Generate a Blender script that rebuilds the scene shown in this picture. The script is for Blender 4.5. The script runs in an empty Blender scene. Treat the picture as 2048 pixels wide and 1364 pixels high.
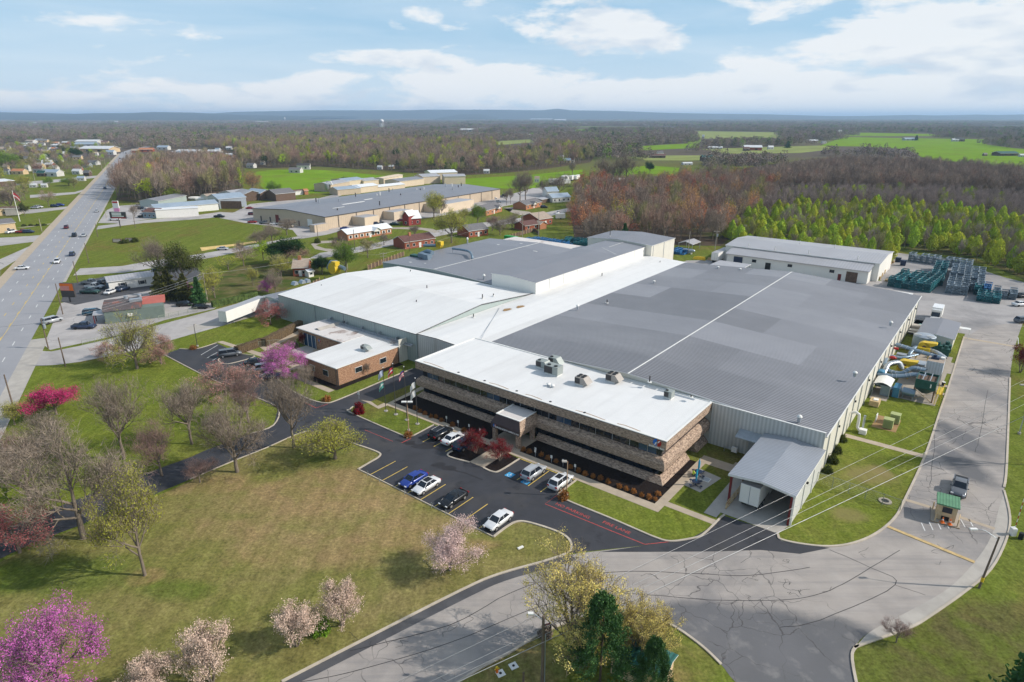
import bpy,bmesh,math,random
import numpy as np
from mathutils import Matrix,Vector
from mathutils.geometry import tessellate_polygon
R=math.radians
sc=bpy.context.scene
# ------------------------------------------------------------ camera, sky, sun
FPX,HY,HC=1270.0,233.0,51.6          # focal length and horizon row (2048 px wide photo), camera height
PITCH=math.atan((682-HY)/FPX)
cam=bpy.data.cameras.new("camera");cam.sensor_width=36;cam.lens=FPX/2048*36
cam.clip_start=0.5;cam.clip_end=80000
co=bpy.data.objects.new("camera",cam);sc.collection.objects.link(co)
co.location=(0,0,HC);co.rotation_euler=(math.pi/2-PITCH,0,0);sc.camera=co
SUN_AZ,SUN_EL=R(-5.0),R(35.0)           # direction to the sun, from +x anticlockwise
sd=Vector((math.cos(SUN_AZ)*math.cos(SUN_EL),math.sin(SUN_AZ)*math.cos(SUN_EL),math.sin(SUN_EL)))
sl=bpy.data.lights.new("sun",'SUN');sl.energy=3.9;sl.angle=R(0.6);sl.color=(1.0,0.94,0.86)
so=bpy.data.objects.new("sun",sl);sc.collection.objects.link(so)
so.rotation_euler=sd.to_track_quat('Z','Y').to_euler()
world=bpy.data.worlds.new("World");sc.world=world;world.use_nodes=True
nt=world.node_tree;nt.nodes.clear()
def N(nt,t,**k):
 n=nt.nodes.new(t)
 for a,b in k.items():setattr(n,a,b)
 return n
def math_node(nt,op,a,b=None,clamp=False):
 m=N(nt,'ShaderNodeMath',operation=op,use_clamp=clamp)
 for i,v in enumerate((a,b)):
  if v is None:continue
  if isinstance(v,(int,float)):m.inputs[i].default_value=v
  else:nt.links.new(v,m.inputs[i])
 return m.outputs[0]
def ramp_node(nt,fac,stops):
 r=N(nt,'ShaderNodeValToRGB');e=r.color_ramp.elements
 while len(e)<len(stops):e.new(0.5)
 for q,(p,c) in zip(e,stops):
  q.position=p;q.color=(c[0],c[1],c[2],1) if hasattr(c,'__len__') else (c,c,c,1)
 nt.links.new(fac,r.inputs[0]);return r.outputs[0]
def mixc(nt,f,a,b,mode='MIX'):
 m=N(nt,'ShaderNodeMix',data_type='RGBA',blend_type=mode)
 for i,v in ((0,f),(6,a),(7,b)):
  if isinstance(v,(int,float)):m.inputs[i].default_value=v
  elif isinstance(v,tuple):m.inputs[i].default_value=(*v[:3],1)
  else:nt.links.new(v,m.inputs[i])
 return m.outputs[2]
sky=N(nt,'ShaderNodeTexSky',sky_type='NISHITA');sky.sun_disc=False
sky.sun_elevation=SUN_EL;sky.sun_rotation=math.pi/2-SUN_AZ;sky.altitude=200
sky.air_density=1.0;sky.dust_density=0.6;sky.ozone_density=1.4
tc=N(nt,'ShaderNodeTexCoord');sp=N(nt,'ShaderNodeSeparateXYZ');nt.links.new(tc.outputs['Generated'],sp.inputs[0])
zz=math_node(nt,'MAXIMUM',sp.outputs[2],0.0)
hyp=math_node(nt,'POWER',math_node(nt,'SUBTRACT',1.0001,math_node(nt,'MULTIPLY',zz,zz)),0.5)
azx=math_node(nt,'DIVIDE',sp.outputs[0],hyp)
# clouds: low cumulus bank above the horizon, thin streaks higher up
def cvec(sx,sz,off):
 c=N(nt,'ShaderNodeCombineXYZ')
 nt.links.new(math_node(nt,'MULTIPLY',azx,sx),c.inputs[0])
 nt.links.new(math_node(nt,'MULTIPLY',zz,sz),c.inputs[1]);c.inputs[2].default_value=off
 return c.outputs[0]
def noise(nt,vec,scale,detail=6,rough=.55,dist=0.0):
 n=N(nt,'ShaderNodeTexNoise');n.inputs['Scale'].default_value=scale;n.inputs['Detail'].default_value=detail
 n.inputs['Roughness'].default_value=rough;n.inputs['Distortion'].default_value=dist
 if vec is not None:nt.links.new(vec,n.inputs['Vector'])
 return n.outputs[0]
n1=noise(nt,cvec(8.5,25,5.3),1.0,9,.58,.15)
n2=noise(nt,cvec(3.0,20,8.1),1.0,5,.5,.5)
# cumulus likelier low on the right
low=ramp_node(nt,zz,[(0.0,.26),(.04,.20),(.062,.06),(.095,-.11)])
side=math_node(nt,'MULTIPLY',math_node(nt,'ADD',azx,.35),.13)
base=math_node(nt,'ADD',math_node(nt,'ADD',n1,low),side)
for ax_,az_,rx_,rz_,am_ in ((.14,.108,.13,.036,.26),(-.19,.078,.13,.014,.22),(.55,.09,.20,.040,.30),(.40,.165,.08,.012,.2),(-.6,.15,.3,.02,.12)):
 dx_=math_node(nt,'MULTIPLY',math_node(nt,'SUBTRACT',azx,ax_),1/rx_);dz_=math_node(nt,'MULTIPLY',math_node(nt,'SUBTRACT',zz,az_),1/rz_)
 d2_=math_node(nt,'ADD',math_node(nt,'MULTIPLY',dx_,dx_),math_node(nt,'MULTIPLY',dz_,dz_))
 base=math_node(nt,'ADD',base,math_node(nt,'MULTIPLY',math_node(nt,'SUBTRACT',1.0,d2_,True),am_))
cum=ramp_node(nt,base,[(.59,0.0),(.69,1.0)])
wisp=ramp_node(nt,n2,[(.42,0.0),(.75,.55)])
shade=noise(nt,cvec(8.5,25,5.55),1.0,5,.5,.2)
ccol=ramp_node(nt,shade,[(.34,(.66,.73,.83)),(.48,(1.0,.99,.98))])
skyc=N(nt,'ShaderNodeVectorMath',operation='SCALE');nt.links.new(sky.outputs[0],skyc.inputs[0]);skyc.inputs['Scale'].default_value=0.12
tint=mixc(nt,1.0,skyc.outputs[0],(1.0,1.0,1.0),'MULTIPLY')
hz=ramp_node(nt,zz,[(0.0,1.0),(.11,0.0)])
# the high sky is paled by thin cloud everywhere
pale=mixc(nt,ramp_node(nt,zz,[(0.0,.85),(.2,.75),(.5,.25)]),tint,(.42,.66,.88))
pale=mixc(nt,math_node(nt,'MULTIPLY',hz,.8),pale,(.78,.88,.97))
c1=mixc(nt,wisp,pale,(.78,.88,.97))
c2=mixc(nt,math_node(nt,'MULTIPLY',cum,.78),c1,ccol)
bg=N(nt,'ShaderNodeBackground');bg.inputs[1].default_value=0.86;nt.links.new(c2,bg.inputs[0])
wo=N(nt,'ShaderNodeOutputWorld');nt.links.new(bg.outputs[0],wo.inputs[0])
vs=sc.view_settings;vs.view_transform= 'Standard';vs.look= 'None';vs.exposure=0.22;vs.gamma=1;vs.use_curve_mapping=False
sc.cycles.use_denoising=True;sc.cycles.max_bounces=5;sc.cycles.diffuse_bounces=2;sc.cycles.glossy_bounces=2
sc.cycles.transmission_bounces=3;sc.cycles.volume_bounces=1;sc.cycles.transparent_max_bounces=4
sc.cycles.use_adaptive_sampling=True;sc.cycles.adaptive_threshold=0.02;sc.cycles.caustics_reflective=False

# ------------------------------------------------------------ pixel <-> ground
def g(px,py,z=0.0):
 a=(px-1024)/FPX;b=(682-py)/FPX
 dy=math.cos(PITCH)+b*math.sin(PITCH);dz=-math.sin(PITCH)+b*math.cos(PITCH)
 t=(z-HC)/dz
 return (a*t,dy*t,z)
def zat(X,Y,py):
 b=(682-py)/FPX
 return HC+Y*(b*math.cos(PITCH)-math.sin(PITCH))/(math.cos(PITCH)+b*math.sin(PITCH))
def hgt(bx,by,ty):# height of a thing whose foot is at (bx,by) and top at row ty
 p=g(bx,by);return zat(p[0],p[1],ty)
AA=R(-38.2);UA=(math.cos(AA),math.sin(AA));VB=(-math.sin(AA),math.cos(AA))
OX,OY,_=g(1325,973)
def uv(u,v,z=0.0):return (OX+u*UA[0]+v*VB[0],OY+u*UA[1]+v*VB[1],z)
def touv(p):x,y=p[0]-OX,p[1]-OY;return (x*UA[0]+y*UA[1],x*VB[0]+y*VB[1])
def px_uv(px,py,z=0):return touv(g(px,py,z))
HD=(-.4700,.8827);HN=(.8827,.4700)   # highway direction and its right-hand normal
def hw(s,t,z=0.0):return (s*HD[0]+t*HN[0],s*HD[1]+t*HN[1],z)

# ------------------------------------------------------------ materials
MATS={}
def mat(name,col,rough=.8,metal=0.0,var=.12,scale=1.0,bump=0.0,obj_var=0.0,fn=None,spec=.3,stretch=None,coord='Object',emit=None):
 if name in MATS:return MATS[name]
 m=bpy.data.materials.new(name);m.use_nodes=True;t=m.node_tree
 b=t.nodes['Principled BSDF'];b.inputs['Roughness'].default_value=rough;b.inputs['Metallic'].default_value=metal
 b.inputs['Specular IOR Level'].default_value=spec
 tc=N(t,'ShaderNodeTexCoord');vec=tc.outputs[coord]
 if stretch:
  mp=N(t,'ShaderNodeMapping');mp.inputs['Scale'].default_value=stretch;t.links.new(vec,mp.inputs[0]);vec=mp.outputs[0]
 n=noise(t,vec,scale,5,.6)
 f=ramp_node(t,n,[(.3,1-var),(.7,1+var)])
 c=mixc(t,1.0,tuple(col),f,'MULTIPLY')
 if obj_var:
  oi=N(t,'ShaderNodeObjectInfo')
  hsv=N(t,'ShaderNodeHueSaturation');t.links.new(c,hsv.inputs['Color'])
  t.links.new(math_node(t,'ADD',math_node(t,'MULTIPLY',oi.outputs['Random'],2*obj_var),1-obj_var),hsv.inputs['Value'])
  c=hsv.outputs[0]
 if fn:c=fn(t,vec,c,b) or c
 t.links.new(c,b.inputs['Base Color'])
 if emit:b.inputs['Emission Color'].default_value=(*emit,1);b.inputs['Emission Strength'].default_value=1
 if bump:
  bp=N(t,'ShaderNodeBump');bp.inputs['Strength'].default_value=bump;bp.inputs['Distance'].default_value=.05
  t.links.new(n,bp.inputs['Height']);t.links.new(bp.outputs[0],b.inputs['Normal'])
 MATS[name]=m;return m
def stripes(axis,period,depth,dark=.75,duty=.5):
 """ribs of sheet metal: real periodic shading by bump plus a darker colour in the valleys"""
 def fn(t,vec,c,b):
  s=N(t,'ShaderNodeSeparateXYZ');t.links.new(vec,s.inputs[0])
  w=math_node(t,'FRACT',math_node(t,'MULTIPLY',s.outputs[axis],1.0/period))
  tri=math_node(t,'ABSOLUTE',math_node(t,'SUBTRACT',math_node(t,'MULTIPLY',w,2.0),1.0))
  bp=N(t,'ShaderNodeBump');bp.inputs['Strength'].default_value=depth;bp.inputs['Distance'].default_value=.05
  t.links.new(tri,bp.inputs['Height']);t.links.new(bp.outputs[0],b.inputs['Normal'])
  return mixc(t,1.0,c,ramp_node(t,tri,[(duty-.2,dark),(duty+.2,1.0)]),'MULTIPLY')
 return fn
def stain(col,lo,hi,scale,amount=1.0,sx=(1,1,1)):
 def fn(t,vec,c,b):
  mp=N(t,'ShaderNodeMapping');mp.inputs['Scale'].default_value=sx;t.links.new(vec,mp.inputs[0])
  n=noise(t,mp.outputs[0],scale,8,.62,.3)
  f=ramp_node(t,n,[(lo,0.0),(hi,amount)])
  return mixc(t,f,c,tuple(col))
 return fn
def chain(*fs):
 def fn(t,vec,c,b):
  for q in fs:c=q(t,vec,c,b) or c
  return c
 return fn
def patches(bw,bh,lo,hi):
 """sheets of slightly different age"""
 def fn(t,vec,c,b):
  br=N(t,'ShaderNodeTexBrick');br.inputs['Scale'].default_value=1;br.inputs['Brick Width'].default_value=bw
  br.inputs['Row Height'].default_value=bh;br.inputs['Mortar Size'].default_value=0
  br.inputs['Color1'].default_value=(lo,lo,lo,1);br.inputs['Color2'].default_value=(hi,hi,hi,1)
  t.links.new(vec,br.inputs['Vector'])
  return mixc(t,1.0,c,br.outputs[0],'MULTIPLY')
 return fn
def grass_fn(dry=(.17,.125,.045),lo=.50,hi=.66,mow=0.12,gm=.6):
 def fn(t,vec,c,b):
  n=noise(t,vec,.035,6,.6,.6)
  c=mixc(t,ramp_node(t,n,[(lo,0.0),(hi,.8)]),c,tuple(dry))
  n2=noise(t,vec,.22,6,.65,.5)
  c=mixc(t,1.0,c,ramp_node(t,noise(t,vec,.9,6,.75),[(.35,.78),(.65,1.2)]),'MULTIPLY')
  c=mixc(t,ramp_node(t,n2,[(.42,0.0),(.62,gm)]),c,(.115,.155,.022))
  n3=noise(t,vec,2.6,5,.7)
  c=mixc(t,1.0,c,ramp_node(t,n3,[(.3,.55),(.7,1.4)]),'MULTIPLY')
  mp=N(t,'ShaderNodeMapping');mp.inputs['Rotation'].default_value=(0,0,R(-62));mp.inputs['Scale'].default_value=(.9,.05,1)
  t.links.new(vec,mp.inputs[0])
  return mixc(t,1.0,c,ramp_node(t,noise(t,mp.outputs[0],.8,3,.6),[(.35,1-mow),(.65,1+mow)]),'MULTIPLY')
 return fn
def blobs(l,col,amt=.8):
 def fn(t,vec,c,b):
  n=noise(t,vec,.25,5,.6)
  for px,py,rx,ry in l:
   p=g(px,py);mp=N(t,'ShaderNodeMapping');mp.inputs['Location'].default_value=(-p[0]/rx,-p[1]/ry,0);mp.inputs['Scale'].default_value=(1/rx,1/ry,0);t.links.new(vec,mp.inputs[0])
   ln=N(t,'ShaderNodeVectorMath',operation='LENGTH');t.links.new(mp.outputs[0],ln.inputs[0])
   c=mixc(t,ramp_node(t,math_node(t,'SUBTRACT',ln.outputs['Value'],math_node(t,'MULTIPLY',n,1.1)),[(.0,amt),(.55,0.0)]),c,tuple(col))
  return c
 return fn
def ground_fn(t,vec,c,b):
 c=blobs([(1950,1330,14,7),(1900,1250,8,3),(2040,1250,8,5)],(.11,.10,.04),.8)(t,vec,c,b);c=blobs([(80,790,6,10),(60,840,6,8),(1100,1290,5,4),(1010,1350,6,4),(1330,1330,5,4)],(.27,.20,.09),.7)(t,vec,c,b);c=grass_fn()(t,vec,c,b)  # dark olive blobs: lower-right shade painted into the lawn colour
 s=N(t,'ShaderNodeSeparateXYZ');t.links.new(vec,s.inputs[0])
 far=ramp_node(t,math_node(t,'MULTIPLY',s.outputs[1],1/1500.0),[(.42,0.0),(.62,1.0)])
 nn=noise(t,vec,.0016,6,.6)
 fc=ramp_node(t,nn,[(.40,(.115,.092,.085)),(.54,(.12,.105,.07)),(.64,(.15,.20,.05))])
 return mixc(t,far,c,fc)
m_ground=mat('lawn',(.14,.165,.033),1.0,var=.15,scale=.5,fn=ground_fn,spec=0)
m_grass=mat('grass',(.15,.175,.03),1.0,var=.15,scale=.6,fn=chain(grass_fn((.19,.17,.06),.5,.75),blobs([(1740,950,4.5,3),(1700,1030,3,2),(1760,940,2,2)],(.24,.19,.09),.6)),spec=0)
m_shgrass=m_grass
m_dry=mat('worn_lawn',(.145,.112,.035),1.0,var=.25,scale=.3,fn=grass_fn((.20,.13,.06),.44,.6,.18),spec=0)
m_olive=mat('front_lawn',(.185,.17,.055),1.0,var=.2,scale=.35,fn=chain(blobs([(640,1000,13,6),(560,1000,9,5),(750,985,8,5),(430,970,7,3),(700,950,8,3),(480,1055,9,3),(960,1090,3,1.5),(800,1060,10,5),(620,1100,12,4)],(.31,.205,.105),.72),blobs([(290,1153,2.3,1.8)],(.33,.20,.11),1.0),blobs([(690,910,8,5),(120,1150,12,4),(350,1180,5,2)],(.07,.125,.012),.7),grass_fn((.25,.195,.09),.42,.66,.12,.3)),spec=0)
m_field=mat('meadow',(.16,.27,.02),1.0,var=.18,scale=.02,fn=stain((.15,.18,.03),.5,.7,.02),spec=0)
m_paleland=mat('pasture',(.23,.26,.09),1.0,var=.2,scale=.02,spec=0)
m_wood=mat('leaf_litter',(.10,.075,.055),1.0,var=.25,scale=.15,fn=stain((.06,.075,.02),.5,.65,.05),spec=0)
m_scrub=mat('scrub_floor',(.13,.115,.05),1.0,var=.3,scale=.3,fn=stain((.06,.09,.02),.45,.6,.12),spec=0)
def streak(col):
 def fn(t,vec,c,b):
  mp=N(t,'ShaderNodeMapping');mp.inputs['Rotation'].default_value=(0,0,R(-52));mp.inputs['Scale'].default_value=(.05,.9,1);t.links.new(vec,mp.inputs[0])
  return mixc(t,ramp_node(t,noise(t,mp.outputs[0],1,5,.65),[(.48,0.0),(.75,.6)]),c,tuple(col))
 return fn
def cracks(sc_,w,dens):
 def fn(t,vec,c,b):
  d=N(t,'ShaderNodeTexNoise');d.inputs['Scale'].default_value=.5;t.links.new(vec,d.inputs['Vector'])
  v=N(t,'ShaderNodeVectorMath',operation='MULTIPLY_ADD');t.links.new(d.outputs['Color'],v.inputs[0])
  v.inputs[1].default_value=(1.8,1.8,0);t.links.new(vec,v.inputs[2])
  vo=N(t,'ShaderNodeTexVoronoi',feature='DISTANCE_TO_EDGE');vo.inputs['Scale'].default_value=sc_
  t.links.new(v.outputs[0],vo.inputs['Vector'])
  k=ramp_node(t,vo.outputs['Distance'],[(0.0,1.0),(w,0.0)])
  msk=ramp_node(t,noise(t,vec,.055,3),[(dens,0.0),(dens+.06,.85)])
  return mixc(t,math_node(t,'MULTIPLY',k,msk),c,(.05,.045,.045))
 return fn
m_asphalt=mat('new_asphalt',(.042,.043,.050),.75,var=.15,scale=.4,fn=chain(stain((.075,.068,.062),.52,.75,.12,.7),stain((.018,.018,.022),.58,.66,.3,.6)),spec=.35)
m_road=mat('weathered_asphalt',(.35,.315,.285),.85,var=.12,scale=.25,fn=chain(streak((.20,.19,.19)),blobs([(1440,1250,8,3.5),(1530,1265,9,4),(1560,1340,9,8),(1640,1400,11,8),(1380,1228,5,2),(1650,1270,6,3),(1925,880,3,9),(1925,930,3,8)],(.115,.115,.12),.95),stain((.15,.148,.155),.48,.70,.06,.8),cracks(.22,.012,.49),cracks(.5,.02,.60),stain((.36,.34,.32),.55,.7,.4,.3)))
m_darkroad=mat('patched_asphalt',(.072,.072,.078),.85,var=.2,scale=.3,fn=stain((.14,.135,.13),.5,.75,.15,.5))
m_hwy=mat('highway_asphalt',(.30,.30,.315),.85,var=.07,scale=.1,fn=stain((.20,.20,.215),.5,.8,.05,.6,(1,1,1)))
m_lot=mat('lot_pavement',(.40,.375,.36),.85,var=.12,scale=.2,fn=chain(stain((.18,.17,.17),.5,.72,.06,.7),cracks(.15,.008,.5)))
m_backlot=mat('back_lot_asphalt',(.34,.32,.31),.85,var=.10,scale=.2,fn=stain((.13,.13,.135),.48,.7,.06,.7))
m_conc=mat('concrete',(.36,.315,.26),.9,var=.1,scale=.8,fn=stain((.26,.23,.20),.5,.7,.5,.5))
m_walk=mat('sidewalk_concrete',(.42,.345,.26),.9,var=.1,scale=.9,fn=stain((.3,.25,.2),.5,.75,.4,.5))
m_pale=mat('pale_concrete',(.40,.37,.33),.9,var=.12,scale=.5,fn=stain((.28,.26,.24),.5,.7,.2,.5))
m_kerb=mat('kerb_concrete',(.47,.41,.33),.9,var=.15,scale=.6)
m_mulch=mat('black_mulch',(.018,.013,.012),1.0,var=.5,scale=4,spec=.1)
m_tar=mat('tar',(.028,.026,.028),.6)
m_yel=mat('yellow_paint',(.62,.44,.10),.7,var=.25,scale=2)
m_white=mat('white_paint_line',(.62,.62,.60),.7,var=.2,scale=2)
m_redp=mat('red_paint',(.46,.07,.06),.7,var=.25,scale=2)
m_blue=mat('blue_paint',(.05,.30,.55),.7,var=.1)
m_dirt=mat('dirt',(.32,.21,.11),1.0,var=.2,scale=.5,spec=0)
m_straw=mat('straw',(.62,.45,.19),1.0,var=.2,scale=.4,spec=0)
# buildings
def stone(name,a,bcol,d):
 def fn(t,vec,c,b):
  mp=N(t,'ShaderNodeMapping');mp.inputs['Scale'].default_value=(1.3,1.3,6.0);t.links.new(vec,mp.inputs[0])
  n=noise(t,mp.outputs[0],1.5,4,.75,.3)
  c=ramp_node(t,n,[(.30,d),(.42,a),(.55,bcol),(.70,tuple(x*1.35 for x in bcol))])
  bp=N(t,'ShaderNodeBump');bp.inputs['Strength'].default_value=.7;bp.inputs['Distance'].default_value=.06
  t.links.new(n,bp.inputs['Height']);t.links.new(bp.outputs[0],b.inputs['Normal'])
  return c
 return mat(name,(.3,.2,.15),.9,fn=fn)
m_stone=stone('split_face_brick',(.20,.14,.105),(.46,.34,.25),(.07,.05,.04))
m_rbrick=stone('annex_brick',(.24,.125,.075),(.42,.25,.155),(.10,.045,.03))
m_brick=mat('red_brick',(.30,.085,.045),.9,var=.25,scale=3,stretch=(1,1,4))
m_brick2=mat('orange_brick',(.42,.18,.09),.9,var=.3,scale=3,stretch=(1,1,4))
m_roofw=mat('white_membrane',(.70,.695,.68),.6,var=.03,scale=.3,fn=chain(stain((.50,.48,.46),.50,.75,.12,.5,(1,.2,1)),stain((.45,.33,.24),.70,.78,.5,.5),stripes(0,3.05,.02,.965,.12)))
m_roofold=mat('stained_membrane',(.62,.58,.55),.7,var=.06,scale=.3,fn=stain((.20,.12,.09),.56,.66,.22,.8))
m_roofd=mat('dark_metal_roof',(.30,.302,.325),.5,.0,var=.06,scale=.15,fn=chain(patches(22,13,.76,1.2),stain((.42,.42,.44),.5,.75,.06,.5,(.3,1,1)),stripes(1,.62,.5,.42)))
m_roofd2=mat('grey_metal_roof',(.235,.24,.265),.5,.0,var=.05,scale=.15,fn=chain(patches(45,22,.92,1.08),stain((.23,.23,.25),.52,.75,.06,.5,(.3,1,1)),stripes(1,.9,.3,.88)))
m_roofl=mat('pale_metal_roof',(.47,.46,.47),.45,.3,var=.06,scale=.2,fn=chain(stain((.36,.34,.33),.5,.75,.1,.5),stripes(0,.9,.3,.9)))
m_canopyroof=mat('canopy_metal_roof',(.40,.42,.46),.4,.35,var=.05,scale=.3,fn=stripes(1,.45,.5,.72))
m_siding=mat('pale_metal_siding',(.60,.60,.57),.55,.1,var=.05,scale=.3,fn=chain(stain((.40,.37,.32),.56,.72,.3,.5,(1,1,.2)),stripes(0,.6,.35,.8)))
m_sidingv=mat('cream_metal_siding',(.70,.67,.58),.55,.05,var=.05,scale=.3,fn=stripes(1,.6,.2,.9))
m_sidingw=mat('white_wall_panel',(.78,.76,.70),.6,0,var=.03,scale=.3,fn=stain((.55,.50,.42),.6,.75,.3,.4,(1,1,.3)))
m_sidegreen=mat('grey_green_siding',(.36,.42,.40),.55,.05,var=.04,scale=.3,fn=stripes(0,.8,.25,.9))
m_trim=mat('white_trim',(.75,.74,.70),.5,var=.04)
m_dtrim=mat('dark_trim',(.06,.055,.055),.5)
m_glass=mat('window_glass',(.012,.018,.028),.08,0,var=.1,spec=.6)
m_bglass=mat('blue_glass',(.03,.07,.13),.1,0,spec=.6)
m_steel=mat('galvanised_steel',(.42,.46,.50),.4,.6,var=.12,scale=1.5)
m_bluesteel=mat('blue_grey_duct',(.20,.27,.33),.45,.5,var=.15,scale=1.5)
m_greenst=mat('dark_green_steel',(.02,.085,.07),.5,.1,var=.2)
m_teal=mat('teal_rack_paint',(.02,.13,.15),.5,.2,var=.3,scale=2,obj_var=.35)
m_greyrack=mat('grey_rack_paint',(.19,.24,.28),.5,.3,var=.3,scale=2,obj_var=.25)
m_brack=mat('blue_rack_paint',(.03,.14,.32),.5,.2,var=.3,scale=2,obj_var=.35)
m_ylw=mat('yellow_machine_paint',(.68,.47,.03),.45,var=.12,scale=1.5)
m_red=mat('red_paint_gloss',(.42,.025,.02),.4)
m_maroon=mat('maroon_steel',(.16,.02,.02),.5)
m_box=mat('crate_wood',(.50,.37,.20),.85,var=.2,scale=2)
m_tan=mat('tan_wall',(.52,.42,.31),.8,var=.06,scale=.3,fn=stripes(0,1.2,.12,.93))
m_tan2=mat('tan_side_wall',(.62,.51,.38),.8,var=.05,scale=.3)
m_brown=mat('brown_wood',(.13,.085,.06),.9,var=.3,scale=1.5)
m_pole=mat('pole_wood',(.16,.12,.09),.9,var=.25,scale=1)
m_wire=mat('power_wire',(.40,.40,.40),.4,.5)
m_black=mat('black_plastic',(.015,.015,.016),.5)
m_shingle=mat('grey_shingle',(.15,.145,.15),.9,var=.2,scale=1.2)
m_brshingle=mat('brown_shingle',(.13,.065,.055),.9,var=.2,scale=1.2)
m_tanshingle=mat('tan_shingle',(.36,.29,.23),.9,var=.15,scale=1)
m_wroof=mat('white_metal_roof',(.74,.75,.76),.5,.1,var=.05,scale=.3)
m_broof=mat('blue_grey_metal_roof',(.36,.43,.50),.45,.3,var=.08,scale=.2)
m_white_wall=mat('white_siding',(.74,.72,.68),.7,var=.05)
m_greenwall=mat('green_block_wall',(.15,.19,.165),.8,var=.1)
m_redroof=mat('red_metal_roof',(.45,.12,.085),.5,var=.08)
m_greenroof=mat('green_metal_roof',(.12,.27,.15),.45,var=.12,fn=stripes(0,.35,.3,.75))
m_tgreenroof=mat('teal_metal_roof',(.03,.14,.12),.4,var=.1,fn=stripes(0,.45,.4,.6))
m_sandwall=mat('sand_block_wall',(.56,.42,.25),.85,var=.12,scale=2)
m_orange=mat('orange_plastic',(.75,.16,.02),.5)
m_cyan=mat('cyan_paint',(.03,.36,.58),.4)
m_lime=mat('lime_paint',(.60,.75,.05),.4)
m_navy=mat('navy_steel',(.02,.035,.075),.5)
m_tank=mat('storage_tank_paint',(.60,.60,.60),.5,.1,var=.06,scale=.1)

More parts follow.
